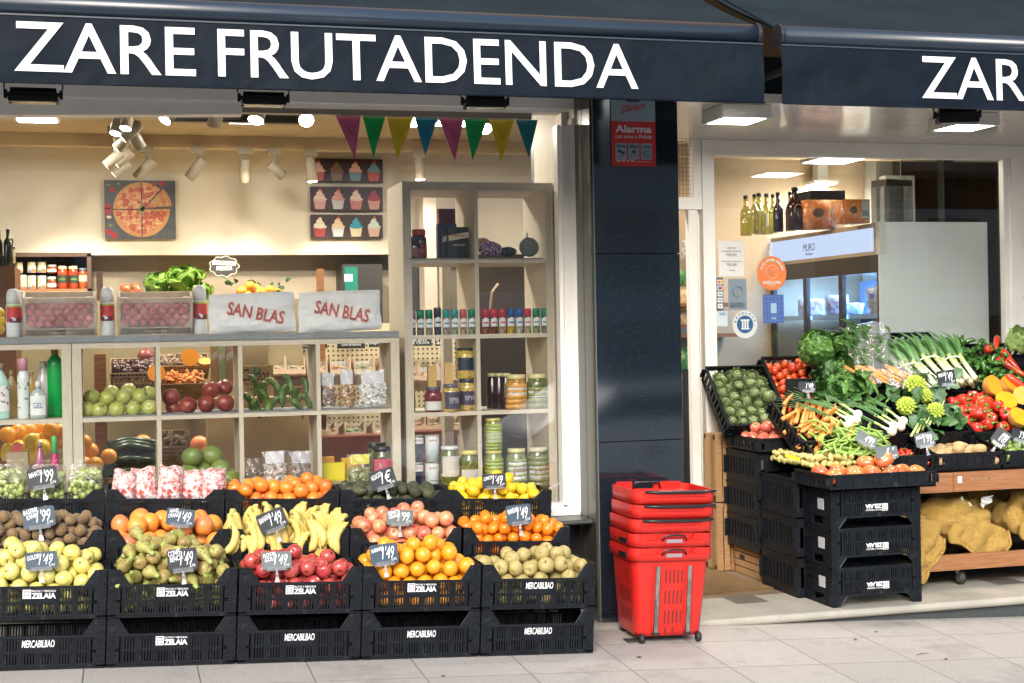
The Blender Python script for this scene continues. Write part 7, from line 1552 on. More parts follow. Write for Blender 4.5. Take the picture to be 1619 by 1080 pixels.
# trays on the slope
TR = [(4.30, .50, .42, .48, 'carrots'), (4.885, 1.20, .23, .66, 'savoy cabbages'), (5.12, 1.20, .22, .66, 'bagged carrots'), (5.47, 1.22, .46, .72, 'leeks'), (5.90, 1.10, .38, .60, 'green peppers'), (6.35, 1.10, .48, .60, 'long red peppers'), (4.73, .56, .44, .52, 'spring onions'), (5.13, .56, .38, .52, 'romanesco'), (5.54, .53, .40, .50, 'red peppers'), (5.98, .53, .44, .50, 'pumpkin halves')]
for x, y, w, d, lb in TR: tray(G @ tr(x, y, -.12), w, d, .13, 'black plastic crate of %s on the sloping stall' % lb)
GA = tr(0, 7.88, .735) @ rot(R(14), 'X')
for x, w, lb in ((4.70, .36, 'small red peppers'), (5.125, .47, 'potatoes'), (5.61, .47, 'brussels sprouts'), (6.10, .48, 'limes')): tray(GA @ tr(x, .17, .0), w, .34, .115, 'black plastic crate of %s at the front of the stall' % lb)
tray(G @ tr(4.38, .17, -.11), .52, .30, .11, 'black plastic crate of green beans behind the big tomatoes')
GB = tr(4.19, 8.15, .755)
gfill('npot', 'small_potato', 'potato', 'small pale yellow potato heaped at the left side of the stall', 'small yellow potatoes', -.17, .17, -.29, .29, .0225, 190, rim=.12, slope=.55, base=.035, seed=51, M=GB)
b = MB(); b.box(-.05,.05,-.004,.004,-.01,.01); make('yellow_tie', 'tie', 'yellow plastic tie among the small yellow potatoes', b.mesh('yellow_tie', flat((.75,.6,.02))), tr(*at(1253, 723, 7.95)) @ rot(.3, 'Y'))
V['tomp'] = V['tomp'] + []
gfill('tomp', 'ribbed_tomato', 'tomato', 'dull red ribbed tomato left of the carrots', 'ribbed tomatoes', -.19, .19, -.20, .20, .042, 26, rim=.11, base=.045, slope=.5, seed=52, rots=lambda i, p: up(), M=tr(4.15, 8.63, .845), sc=1.15)
gfill('art', 'artichoke', 'artichoke', 'green artichoke in the crate at the left end of the stall', 'artichokes', 3.92, 4.31, -.02, .46, .041, 34, rim=.04, slope=.7, base=-.07, seed=53, M=None if 0 else (tr(0, 8.80, 1.03) @ rot(R(45), 'X')), sc=1.12, rots=lambda i, p: rot(random.uniform(-.2,1.1), 'X') @ rot(random.uniform(-.5,.5), 'Y') @ rot(random.uniform(0,6), 'Z'))
gfill('tom', 'tomato', 'tomato', 'small round red tomato between artichokes and cabbages', 'small red tomatoes', 4.37, 4.70, .05, .56, .0305, 82, rim=.03, slope=.7, base=-.07, seed=54, M=tr(0, 8.80, 1.03) @ rot(R(45), 'X'), sc=1.1)
GS = tr(0, 8.80, 1.03) @ rot(R(45), 'X')
tray(GS @ tr(4.115, .22, -.11), .44, .54, .13, 'black plastic crate of artichokes leaning at the left end of the stall')
tray(GS @ tr(4.535, .30, -.11), .38, .54, .13, 'black plastic crate of small red tomatoes on the steep part of the stall')
tray(tr(4.15, 8.63, .845), .41, .42, .095, 'black plastic crate of ribbed tomatoes on top of its stack')
# carrots: lying toward the lower left
g = random.Random(8)
def lay(kind, name, cat, label, group, n, x0, x1, y0, y1, z0, dz, ang, spread, sc=1., tilt=.12):
    for i in range(n):
        t = i/n; x = g.uniform(x0, x1); y = g.uniform(y0, y1); M = G @ tr(x, y, z0+dz*t) @ rot(ang+g.uniform(-spread, spread), 'Z') @ rot(g.uniform(-tilt, tilt), 'X') @ rot(g.uniform(0, 6), 'Y')
        make(name, cat, label, V[kind][i % len(V[kind])], M @ scl(sc*g.uniform(.88, 1.12)), group)
V['carrot'] = [carrot(i, .19) for i in range(4)]
lay('carrot', 'carrot', 'carrot', 'loose orange carrot in the crate left of the spring onions', 'loose carrots', 58, 4.14, 4.44, .28, .70, -.07, .13, PM-.75+PM, .4, 1.12)
for i, (px, py) in enumerate(((1312, 655), (1306, 678))): make('carrot', 'carrot', ['carrot hanging over the front of its crate', 'second carrot hanging over the crate edge'][i], V['carrot'][i], tr(*S(px-3, py, .06)) @ rot(R(15+20*i), 'Z') @ rot(-.5, 'X'))
V['bean'] = [bean(i) for i in range(4)]
lay('bean', 'green_bean', 'green bean', 'flat green bean in the heap behind the big tomatoes', 'green beans', 100, 4.20, 4.60, .06, .36, -.02, .09, PM/2, 1.1, 1.3, .3)
lay('pepg', 'green_pepper', 'green pepper', 'small shiny green pepper heaped at the back of the stall', 'small green peppers', 95, 5.70, 6.04, .84, 1.34, -.03, .15, 0, 3.1, 1.0, .5)
# leaves, cabbages
CB = [cabbage(i) for i in range(3)]
for i, (px, py, hh, s, lb) in enumerate(((1293, 552, .10, 1.25, 'big crinkled savoy cabbage at the top of the stall, nearest the small tomatoes'), (1330, 590, .05, 1.0, 'savoy cabbage with ribbed pale leaves below the biggest one'), (1312, 545, .02, .9, 'savoy cabbage half hidden behind the others'), (1335, 545, .08, .95, 'savoy cabbage behind the plastic bag'))): make('savoy_cabbage', 'cabbage', lb, CB[i % 3], tr(*S(px, py, hh)) @ rot(.8+.3*i, 'X') @ rot(i*1.3, 'Z') @ scl(s))
for k in range(4):
    bb = crinkle_leaf(.17, .15, .006, None, k+3, .7); bb.smooth = True; make('cabbage_leaf', 'leaf', 'loose ribbed cabbage leaf draped below the cabbages, %s from the left' % ordn[k], bb.mesh('cabbage_leaf', MATS['savoy_outer' if k % 2 else 'savoy_inner']), tr(*S(1318+k*18, 628-2*k, .05)) @ rot(BETA+.1, 'X') @ rot(-.5+.35*k, 'Z') @ tr(0, -.02, 0))
LVM = [LEAFD, LEAF, LEAFB]
def spray(n, cx, cy, w, h, z, L, m, name, label, seed=1, W_=.32, flatn=.5):
    g = random.Random(seed); b = MB(); b.smooth = True
    for k in range(n):
        T = tr(cx+g.uniform(-w,w), cy+g.uniform(-h,h), z+g.uniform(0,.05)) @ Euler((g.uniform(-.2,1.0)*flatn*2, g.uniform(-.8,.8), g.uniform(0,6.28))).to_matrix().to_4x4(); l = L*g.uniform(.7,1.2)
        b.grid(lambda u, v: T @ Vector(((u-.5)*2*W_*l*math.sin(PM*min(1, v*.95+.03))**.8*(1+.12*math.sin(v*25+k)), l*v, .22*l*math.sin(v*2.5)+W_*l*.5*abs(u-.5)+.04*l*math.sin(u*9+v*11))), 6, 9)
    return make(name, 'leaves', label, b.mesh(name, m), G.copy())
spray(30, 4.72, .93, .17, .12, .0, .13, LEAFD, 'loose_greens', 'dark loose greens between the cabbages and the spring onions', 3)
spray(26, 5.13, .55, .16, .24, -.02, .15, LEAFB, 'romanesco_leaves', 'blue green leaves around the romanesco heads', 4)
spray(26, 5.10, .50, .18, .26, .0, .12, LEAFD, 'romanesco_leaves', 'dark green leaves between the romanesco heads', 5)
spray(34, 4.62, .80, .20, .16, .02, .14, LEAFD, 'loose_greens', 'dark loose greens under the lowest cabbage', 13)
spray(24, 5.32, .86, .16, .08, .0, .12, LEAFB, 'loose_greens', 'blue green leaves between the leeks and the red bell peppers', 14)
RM = [romanesco(i) for i in range(2)]
for i, (px, py, s) in enumerate(((1446, 613, 1.05), (1432, 645, .9), (1478, 652, .8), (1462, 628, .7))): make('romanesco', 'romanesco', 'pointed yellow green romanesco head, %s from the top' % ('first','third','last','second')[i], RM[i % 2], tr(*S(px, py, .09)) @ rot(.55, 'X') @ rot(i, 'Z') @ scl(s*1.35))
for k in range(5): b = MB(); b.smooth = True; p0 = S(1440+k*9, 690-k*5, .05); p1 = S(1462+k*8, 655-k*6, .07); b.tube([p0, (p0+p1)/2+Vector((0,-.01,.012)), p1], [.009,.008,.006], 7); make('leaf_stalk', 'stalk', 'pale green leaf stalk under the romanesco, %s from the left' % ordn[k], b.mesh('leaf_stalk', M_LEEKL))
# plastic bag with greens and carrots
b = MB(); b.smooth = True
A0, A1, A2, A3 = S(1332, 523, .14), S(1402, 512, .14), S(1352, 606, .07), S(1432, 614, .07)
def bagf(u, v): 
    p = (A0*(1-u)+A1*u)*(1-v)+(A2*(1-u)+A3*u)*v; e = math.sin(PM*u)**.5*math.sin(PM*min(1, v*.9+.08))**.5
    return p+Vector((0,-math.sin(BETA),math.cos(BETA)))*(.075*e+.018*noise.noise(Vector((u*7, v*9, 2)))+.010*math.sin(u*22+v*8)*(.3+e))
b.grid(bagf, 60, 50); root = make('plastic_bag', 'plastic bag', 'crumpled clear plastic bag over bunched carrots with their green tops', [(None, b.mesh('plastic_bag', FILM))])
g = random.Random(4)
for k in range(22):
    t = g.uniform(0,1); p = A2.lerp(A3, t)+(A0-A2)*g.uniform(.02,.20)+Vector((0,0,.02+g.uniform(0,.03))); M = Matrix.Translation(p) @ rot(BETA, 'X') @ rot(R(28)+g.uniform(-.25,.25), 'Z') @ rot(PM, 'Z')
    make('carrot', 'carrot', 'carrot inside the clear plastic bag', V['carrot'][k % 4], M @ scl(.95), 'bagged carrots')
g = random.Random(14); b = MB(); b.smooth = True
for k in range(90):
    t = g.uniform(.02,.98); s_ = g.uniform(.2,.9); p = A2.lerp(A3, t).lerp(A0.lerp(A1, t), s_)+Vector((0,-.01,.012+g.uniform(0,.05))); T = Matrix.Translation(p) @ rot(BETA, 'X') @ rot(R(30)+g.uniform(-.6,.6), 'Z') @ rot(g.uniform(-.4,.4), 'X')
    b.grid(lambda u, v: T @ Vector(((u-.5)*.03*math.sin(PM*min(1, v*.95+.03)), .10*v, .02*math.sin(v*3)+.006*math.sin(u*20+v*30))), 4, 8)
make('carrot_greens', 'leaves', 'green carrot tops inside the clear plastic bag', b.mesh('carrot_greens', LEAFD))
b = MB(); b.smooth = True; A0, A1, A2, A3 = S(1408, 575, .10), S(1440, 580, .10), S(1415, 618, .06), S(1455, 622, .06); b.grid(bagf, 30, 24)
make('plastic_bag', 'plastic bag', 'small clear bag of carrots right of the big one, touching the leeks', b.mesh('plastic_bag', FILM))
for k in range(5): make('carrot', 'carrot', 'carrot in the small clear bag left of the leeks', V['carrot'][k % 4], tr(*(A2.lerp(A1, .2+.13*k)+Vector((0,.02,.0)))) @ rot(BETA, 'X') @ rot(R(35), 'Z'), 'carrots in the small bag')
# leeks: three banded bunches
LK = [leek(i, .60) for i in range(3)]; k_ = 0
for bx_, (rx, ry, bn, wdt) in enumerate(((1472, 617, 5, .042), (1500, 606, 5, .040), (1532, 606, 4, .036))):
    root = ob('leek_bunch', None); p = S(rx, ry, .05); root.matrix_world = Matrix.Translation(p) @ rot(BETA+.04, 'X') @ rot((R(9), R(3), R(-2))[bx_], 'Z') @ scl(1.12, 1.05, 1.2); tag(root, 'bunch of leeks held by a white rubber band, %s of three' % ('left','middle','right')[bx_], 'leeks', 'bunches of leeks')
    for j in range(bn):
        ob('leek', LK[k_ % 3], root, tr((j-(bn-1)/2)*wdt*.8, .01*(j % 2), .022*(j % 2)) @ rot(-(j-(bn-1)/2)*.035, 'Z')); k_ += 1
    b = MB(); w2 = bn*wdt*.42; b.tube([(w2*math.cos(a), .24, .012+.034*math.sin(a)) for a in [2*PM*q/20 for q in range(21)]], .0045, 6, cap=False); ob('band', b.mesh('band', flat((.8,.8,.78))), root)
# spring onions: two bunches
for i, (px, py, n, ang) in enumerate(((1350, 668, 4, R(32)), (1420, 678, 4, R(26)))):
    root = ob('onion_bunch', None); root.matrix_world = Matrix.Translation(S(px, py, .05)) @ rot(BETA, 'X') @ rot(ang, 'Z'); tag(root, 'bunch of spring onions with white bulbs, %s of two' % ('left','right')[i], 'spring onions', 'bunches of spring onions')
    for j in range(n): ob('spring_onion', onion(j+i*5, .46), root, tr((j-(n-1)/2)*.045, .02*(j % 2), .012*(j % 2)+.004*j) @ rot(-(j-(n-1)/2)*.09, 'Z') @ scl(1.08))
spray(18, 4.70, .62, .16, .14, -.02, .16, STEMG, 'onion_greens', 'thin green leaves under the spring onions', 8, .07)
# peppers, pumpkins, potatoes, sprouts
gfill('pepr', 'red_pepper', 'pepper', 'shiny red bell pepper between romanesco and pumpkins', 'red bell peppers', 5.34, 5.74, .30, .78, .050, 22, rim=.03, slope=.7, base=-.06, seed=61, sc=1.36, rots=lambda i, p: rot(random.uniform(.1,1.3), 'X') @ rot(random.uniform(-.8,.8), 'Y') @ rot(random.uniform(0,6), 'Z'))
gfill('chil', 'small_red_pepper', 'pepper', 'small dark red pepper behind the big tomatoes', 'small red peppers', 4.54, 4.88, .02, .32, .021, 44, rim=.09, slope=.4, base=.02, seed=62, M=GA)
gfill('pot', 'potato', 'potato', 'brown potato in the front crate of the stall', 'potatoes', 4.90, 5.35, .02, .33, .035, 32, rim=.10, slope=.35, base=.012, seed=63, M=GA, rots=lambda i, p: rot(random.uniform(-.4,.4), 'X') @ rot(random.uniform(-1.2,1.2), 'Z') @ rot(PM/2, 'Z'), sc=1.25)
gfill('spr', 'brussels_sprout', 'brussels sprout', 'green brussels sprout right of the potatoes', 'brussels sprouts', 5.39, 5.84, .02, .35, .0215, 110, rim=.10, slope=.4, base=.02, seed=64, M=GA)
gfill('tom', 'tomato', 'tomato', 'tomato beside the pumpkin halves', 'tomatoes beside the pumpkins', 5.86, 6.30, .05, .33, .034, 24, rim=.09, slope=.4, base=.02, seed=66, M=GA, sc=1.25)
HPM = [half_pumpkin(i, .075) for i in range(2)]
for i, (px, py, s, rx, ry) in enumerate(((1572, 609, 1.0, 1.15, .25), (1597, 607, .9, .8, .35), (1591, 632, .98, .85, -.1), (1616, 625, .85, 1.3, -.3), (1612, 658, .95, .9, .1), (1560, 640, .9, .9, .9))): make('pumpkin_half', 'pumpkin', 'orange pumpkin half with its cut face up, %s' % ('top left of the heap','top right of the heap','centre of the heap','cut by the right photo edge','lowest of the heap','tipped against the red peppers')[i], HPM[i % 2], tr(*S(px, py, .10 if i != 5 else .04)) @ rot(rx, 'X') @ rot(ry, 'Y') @ scl(s))
LP = [longpep(M_PEPR, .20, .030, i, .02, 'red_pepper') for i in range(2)]; LPO = longpep(M_PEPR, .20, .030, 2, .02, 'red_pepper', [mat('orange_pepper_skin', (.50,.10,.015), .2, (.30,.02,.01), 8, coat=.5), STEMG])
for i, (px, py, a, m_, lb) in enumerate(((1578, 545, -.35, LP[0], 'long red pepper standing out at the top of the stall'), (1606, 585, .5, LPO, 'brownish orange long pepper at the right photo edge'), (1612, 605, .7, LP[1], 'long dark red pepper at the right photo edge'), (1600, 570, .2, LP[1], 'long red pepper under the cauliflower'))): make('red_pepper', 'pepper', lb, m_, tr(*S(px, py, .10)) @ rot(BETA+.3, 'X') @ rot(a+PM, 'Z') @ scl(1.0 if i else .8))
for i, (px, py, lb) in enumerate(((1562, 553, 'orange red bell pepper left of the tall long pepper'), (1580, 572, 'red bell pepper with a green patch under the long one'), (1592, 577, 'red bell pepper right of the green patched one'))): make('red_pepper', 'pepper', lb, V['pepr'][i], tr(*S(px, py, .10)) @ rot(1.0, 'X') @ rot(i, 'Z') @ scl(1.0))
root = make('cauliflower', 'cauliflower', 'cream cauliflower with pale green leaves at the right photo edge', [(None, caulif(1))], tr(*S(1607, 545, .14)) @ rot(.6, 'X') @ scl(1.0))
for k in range(6):
    bb = crinkle_leaf(.15, .10, .004, None, k, .6); ob('leaf', bb.mesh('leaf', mat('cauli_leaf', (.36,.48,.16), .5, (.24,.38,.12), 12)), root, rot(k*1.05, 'Z') @ tr(0, -.075, -.03) @ rot(PM, 'Z') @ rot(1.15, 'X'))
# front board, frame, dolly, sacks
b = MB(); xj = at(1507, 760, 7.84).x; zb0, zb1 = at(1560, 775, 7.84).z, at(1560, 745, 7.84).z
PLK = mat('stall_plank', (.34,.155,.065), .45, (.24,.10,.04), 5, .35, .65, stretch=(1.2,14,14), bump=.12, bs=40, c3=(.45,.30,.20), s3=30, lo3=.70, hi3=.76)
for x0, x1, lb in ((4.60, xj-.002, 'short wooden plank under the small red pepper crate'), (xj+.002, 7.6, 'long wooden plank along the front of the vegetable stall')):
    b = MB(); b.box(x0, x1, 7.84, 7.876, zb0, zb1); o = make('stall_plank', 'plank', lb, [(None, b.mesh('stall_plank', PLK))])
t = text_me('PATATAK SALGAI', .24, .022, flat((.42,.25,.15)), bold=.0); ob('chalk_writing', xf(t, tr(at(1560, 757, 7.84).x, 7.838, (zb0+zb1)/2+.015) @ rot(-.02, 'Y')), o); ob('paper_scrap', (lambda b: b.mesh('paper_scrap', PAPER))(MB().box(at(1514, 760, 7.84).x, at(1520, 760, 7.84).x, 7.836, 7.8395, zb0+.055, zb0+.095)), o)
b = MB(); RK = BLACKP2
b.box(4.62, 7.6, 7.88, 8.3, zb0+.01, zb0+.04); b.box(4.4, 7.6, 8.9, 8.94, 0, 1.3); b.box(4.40, 4.43, 8.0, 8.9, 0, .6)  # dark boards added behind and beside, so the space below stays dark
for xa, xb, ya, yb2 in ((4.80, 7.6, .27, 1.5), (4.12, 4.798, .05, .74)): b.add([G @ Vector(p) for p in ((xa,ya,-.125),(xb,ya,-.125),(xb,yb2,-.125),(xa,yb2,-.125),(xa,ya,-.14),(xb,ya,-.14),(xb,yb2,-.14),(xa,yb2,-.14))], [(0,1,2,3),(7,6,5,4),(0,4,5,1),(1,5,6,2),(2,6,7,3),(3,7,4,0)])
for x in (3.7, 4.62, 6.0): b.box(x, x+.03, 9.05, 9.08, 0, 1.38)
make('vegetable_rack', 'rack', 'black frame carrying the sloping vegetable crates, with an added dark back board', b.mesh('vegetable_rack', RK))
root = ob('wheeled_dolly', None); root.location = (5.5, 8.1, .1); tag(root, 'low wooden dolly on castors under the stall, loaded with yellow sacks', 'dolly')
zd0, zd1 = .108, .205
b = MB(); b.box(4.72, 7.3, 7.90, 7.93, zd0, zd1); b.box(4.72, 4.75, 7.931, 8.5, zd0, zd1); ob('rim_board', rel(b.mesh('rim_board', PLK), root), root)
b = MB(); b.box(4.751, 7.3, 7.931, 8.5, zd0+.03, zd0+.05); ob('deck', rel(b.mesh('deck', WOODD), root), root)
for x, y in ((4.86, 8.03), (5.12, 7.98), (6.6, 7.98)):
    b = MB(); b.smooth = True; b.cyl((x-.014, y, .045), (x+.014, y, .045), .045, n=20); w_ = ob('castor', rel(b.mesh('castor', flat((.03,.03,.03), .6)), root), root)
    b = MB(); b.cyl((x-.016, y, .045), (x+.016, y, .045), .028, n=16); ob('hub', rel(b.mesh('hub', METAL), root), w_); b = MB(); b.tube([(x, y, .045), (x-.02, y+.02, .108)], [.018,.026], 6, flat=.4); ob('fork', rel(b.mesh('fork', METAL), root), w_)
def sack(M, sx, sy, sz, label, flap=None, seed=1):
    root = ob('sack', None); root.matrix_world = M; tag(root, label, 'sack', 'yellow sacks on the dolly')
    b = MB(); b.smooth = True; b.sphere((0,0,0), 1, 44, 30, sx, sy, sz); me = b.mesh('sacking', M_SACK)
    for v in me.vertices:
        q = v.co; n = Vector((q.x/sx, q.y/sy, q.z/sz)); k = noise.noise(q*9+Vector((seed,0,0)))*.06+abs(noise.noise(q*20+Vector((seed,3,0))))*.022-.02*math.exp(-(10*noise.noise(q*5+Vector((0,seed,0))))**2)
        v.co = q+n*k; v.co.z = max(v.co.z, -sz*.72)
    ob('sacking', me, root)
    if flap:
        x0, x1, L, yf = flap; b = MB(); b.smooth = True
        def q(u, v): x = x0+(x1-x0)*u; return Vector((x+.05*v+.02*math.sin(v*6), yf-.03*math.sin(min(1, v*2)*PM/2)-.035*noise.noise(Vector((u*5, v*4, seed))), -.02-L*v+.02*math.sin(u*7)*v+.10*(1-v)))
        b.grid(q, 24, 20); b.grid(lambda u, v: q(u, v)+Vector((0,.012,0)), 24, 20); b.tube([q(1, k/12) for k in range(13)], .012, 6); b.tube([q(k/12, 1) for k in range(13)], .010, 6); ob('sack_mouth', b.mesh('sack_mouth', M_SACK), root)
sack(tr(4.82, 8.04, .33) @ rot(.7, 'Y'), .16, .16, .15, 'yellow mesh sack slumped against the upturned crates, its mouth hanging over the dolly', (-.10,.13,.22,-.12), 2)
sack(tr(5.17, 8.16, .38) @ rot(.45, 'Y'), .27, .20, .19, 'big yellow mesh sack in the middle of the dolly', (-.12,.30,.13,-.17), 5)
sack(tr(5.74, 8.10, .37) @ rot(.35, 'Y'), .25, .20, .19, 'yellow mesh sack at the right photo edge with a green thread', (-.22,.16,.14,-.17), 9)
sack(tr(5.48, 8.36, .47), .26, .13, .15, 'yellow mesh sack lying at the back of the dolly', None, 12)
for k, (px, py, lb) in enumerate(((1524, 788, 'white torn paper flap on the neck of the middle sack'), (1560, 783, 'white torn paper flap on the rear sack'))): b = MB(); b.smooth = True; b.grid(lambda u, v: Vector(((u-.5)*.09, .02*math.sin(u*7+v*5), (v-.5)*.07*(1-.6*u))), 8, 6); make('paper_flap', 'paper', lb, b.mesh('paper_flap', PAPER), tr(*at(px, py+8, 8.0)) @ rot(.5-k, 'Y'))
b = MB(); b.smooth = True; b.tube([at(1472, 812, 8.2), at(1474, 798, 8.2), at(1481, 788, 8.2), at(1492, 783, 8.2)], .016, 8); make('wooden_hoop', 'hoop', 'curved brown wooden hoop between the two left sacks', b.mesh('wooden_hoop', WOOD))
for a in (
 (1276, 611, 8.28, 28, 15, -4, '', "1'49", TAGB, 'black chalk price tag in front of the small red tomatoes', -.3, 0, .8),
 (1496, 597, 8.33, 31, 23, 4, 'PORRUAK', "1'49", TAGB, 'black chalk price tag at the foot of the leeks', -.2, 0, .5),
 (1370, 695, 7.90, 34, 22, -33, '', "4'99", TAGG, 'tilted grey chalk price tag on the green beans', -.5, 0, .2),
 (1402, 715, 7.66, 38, 20, 0, '', "1'", TAGG, 'pale grey nearly blank price tag on the big tomatoes', -.3, 0, .9),
 (1462, 695, 7.86, 34, 22, 5, 'PIKILLO', "1'99", TAGG, 'grey chalk price tag on the small red peppers', -.2, 0, .9),
 (1583, 692, 7.88, 26, 27, -38, '', "0'89", TAGB, 'black chalk price tag tilted steeply between potatoes and sprouts', -.2, -.3, .9),
 (1613, 688, 7.95, 30, 18, -18, '', "3'50", TAGB, 'black chalk price tag at the right photo edge on the sprouts', -.2, 0, .6)): price_tag(*a)
# ------------------------------------------------------------ nested red trolley baskets
def rr_pts(w, d, r, n=6):
    pts = []
    for cx, cy, a0 in ((w/2-r, d/2-r, 0), (-w/2+r, d/2-r, 90), (-w/2+r, -d/2+r, 180), (w/2-r, -d/2+r, 270)):
        for k in range(n+1): a = R(a0+90*k/n); pts.append((cx+r*math.cos(a), cy+r*math.sin(a)))
    return pts
def loft(b, secs, capb=True):
    n = None; vs = []; fs = []
    for (w, d, r, z) in secs:
        p = rr_pts(w, d, r); n = len(p); vs += [(x, y, z) for x, y in p]
    for j in range(len(secs)-1):
        for i in range(n): fs.append((j*n+i, j*n+(i+1) % n, (j+1)*n+(i+1) % n, (j+1)*n+i))
    if capb: fs.append(tuple(range(n))[::-1])
    b.add(vs, fs)
xL, xR = at(996, 880, 7.10).x, at(1127, 880, 7.10).x; BW = xR-xL; BD = .42; zB = pav((xL+xR)/2, 7.2)
zr0, zr1 = at(1060, 887, 7.10).z-zB, at(1060, 868, 7.10).z-zB; BH = zr0
BX = (xL+xR)/2-.004
for k in range(5):
    pitch = .0765; root = ob('trolley_basket', None); root.matrix_world = tr(BX, 7.10+BD/2, zB) @ rot(SL*.7, 'Y') @ tr(.003*k*(k > 2), 0, pitch*k); tag(root, 'red plastic trolley basket, %s of the nested stack beside the column' % ('lowest','second from the bottom','middle','second from the top','topmost')[k], 'shopping basket', 'nested red shopping baskets')
    b = MB(); b.smooth = False
    w0, d0 = BW*.80, BD*.80
    loft(b, [(w0-.02, d0-.02, .05, .035), (w0, d0, .055, .06), (BW-.035, BD-.035, .06, BH)]); loft(b, [(w0-.03, d0-.03, .05, .045), (BW-.045, BD-.045, .06, BH+.04)], False)
    for f_ in b.sm: pass
    b.sm = [True]*len(b.f)
    ob('bin', b.mesh('bin', RED), root)
    b = MB(); b.smooth = True; hr = zr1-zr0
    loft(b, [(BW-.036, BD-.036, .06, BH-.002), (BW, BD, .07, BH), (BW, BD, .07, BH+hr*.55)], False)
    b.smooth = False
    y0 = -BD/2; nW = BW*.20; lowh = BH+hr*.55; hi = BH+hr*1.05
    if k < 2:    # raised shoulders with a notch in front
        for s in (-1, 1): b.prism([(s*(BW/2-.045), lowh-.002), (s*nW*1.1, lowh-.002), (s*nW*1.25, hi), (s*(BW/2-.045), hi)], y0, y0+.012)
    else: b.box(-BW/2+.045, BW/2-.045, y0, y0+.012, lowh-.002, hi-.012)
    b.box(-BW/2+.045, BW/2-.045, BD/2-.012, BD/2, lowh-.002, hi) if k < 4 else [b.prism([(x0, lowh), (x1, lowh), (x1, hi+.01), (x0, hi+.01)], BD/2-.012, BD/2) for x0, x1 in ((-BW/2+.04, -BW*.22), (BW*.05, BW/2-.05))]
    for s in (-1, 1): b.box(s*BW/2, s*(BW/2-.012), -BD/2+.055, BD/2-.055, lowh-.002, hi)
    b.smooth = True
    for cx, cy, a0 in ((-1,-1,180), (1,-1,270), (1,1,0), (-1,1,90)):
        pts = [(cx*(BW/2-.07)+.0695*math.cos(R(a0+90*q/6)), cy*(BD/2-.07)+.0695*math.sin(R(a0+90*q/6))) for q in range(7)]
        b.add([(x, y, lowh-.002) for x, y in pts]+[(x, y, hi) for x, y in pts], [(i, i+1, i+8, i+7) for i in range(6)])
    ob('rim', b.mesh('rim', RED), root)
    b = MB(); b.smooth = True
    if k < 2: b.tube([(-.07,y0-.002,lowh-.004),(-.055,y0-.012,lowh+.022),(0,y0-.012,lowh+.027),(.055,y0-.012,lowh+.022),(.07,y0-.002,lowh-.004)], .0055, 8); ob('side_grip', (lambda b: b.mesh('side_grip', flat((.012,.013,.015), .35, .3)))(MB().box(-BW/2-.003, -BW/2+.012, -.12, -.01, BH+.008, BH+.034)), root)
    else:
        b.tube([(-BW/2+.055,y0-.004,hi-.004),(-BW*.2,y0-.010,hi-.006),(BW*.3,y0-.010,hi-.006),(BW/2-.01,y0+.01,hi-.003)], [.010,.012,.012,.010], 8, flat=.75)
        if k == 4: b2 = MB(); b2.smooth = True; b2.tube([(-.10,BD/2-.02,hi-.03),(-.09,BD/2-.03,hi+.008),(.05,BD/2-.03,hi+.008),(.06,BD/2-.02,hi-.03)], .006, 8); ob('small_handle', b2.mesh('small_handle', flat((.012,.013,.015), .35, .3)), root)
    ob('handle', b.mesh('handle', flat((.012,.013,.015), .35, .3)), root)
    if k < 2: ob('plate', (lambda b: b.mesh('plate', flat((.30,.22,.26), .4)))(MB().box(-.045, .045, y0-.006, y0-.001, lowh-.016, lowh+.004)), root)
    if k == 0:
        def fy(z): t = (z-.06)/(BH-.06); return -(d0+(BD-.035-d0)*t)/2
        def fx(z): t = (z-.06)/(BH-.06); return -(w0+(BW-.035-w0)*t)/2
        b = MB(); 
        for z0, n in ((BH*.72, 5), (BH*.47, 5), (BH*.23, 5)):
            for j in range(n):
                x = -.035+j*.023; h_ = BH*.165
                b.add([(x-.005,fy(z0)-.001,z0),(x+.005,fy(z0)-.001,z0),(x+.006,fy(z0+h_)-.001,z0+h_),(x-.004,fy(z0+h_)-.001,z0+h_)], [(0,1,2,3)])
            for j in range(7):
                y = -.10+j*.025; 
                if z0 > BH*.7 and j not in (1, 2): continue
                b.add([(fx(z0)-.001,y+.005,z0),(fx(z0)-.001,y-.005,z0),(fx(z0+h_)-.001,y-.005,z0+h_),(fx(z0+h_)-.001,y+.005,z0+h_)], [(0,1,2,3)])
        for x in (-.03, .012): b.add([(x-.006,fy(BH*.12)-.001,BH*.12),(x+.006,fy(BH*.12)-.001,BH*.12),(x+.006,fy(BH*.19)-.001,BH*.19),(x-.006,fy(BH*.19)-.001,BH*.19)], [(0,1,2,3)])
        ob('slots', b.mesh('slots', flat((.16,.012,.01), .6)), root)  # openings drawn as dark red faces, their shade put into the colour
        RB = mat('worn_rail', (.20,.19,.175), .5, (.09,.085,.08), 26, .4, .6, stretch=(1,1,.4), bump=.2, bs=60)
        for x in (-.085, .098):
            b = MB(); z0, z1 = .055, BH*.93
            b.add([(x-.011,fy(z0)-.014,z0),(x+.011,fy(z0)-.014,z0),(x+.013,fy(z1)-.010,z1),(x-.009,fy(z1)-.010,z1),(x-.011,fy(z0)+.004,z0),(x+.011,fy(z0)+.004,z0),(x+.013,fy(z1)+.004,z1),(x-.009,fy(z1)+.004,z1)], [(0,1,2,3),(0,3,7,4),(1,5,6,2),(3,2,6,7),(0,4,5,1)])
            r_ = ob('rail', b.mesh('rail', RB), root)
            b = MB(); b.box(x-.020, x+.018, fy(.05)-.018, fy(.05)+.004, .045, .058); b.box(x-.0125, x-.0112, fy(.05)-.01, fy(.05), .05, .10); ob('stop', b.mesh('stop', flat((.02,.02,.02), .5)), r_)
            b = MB()
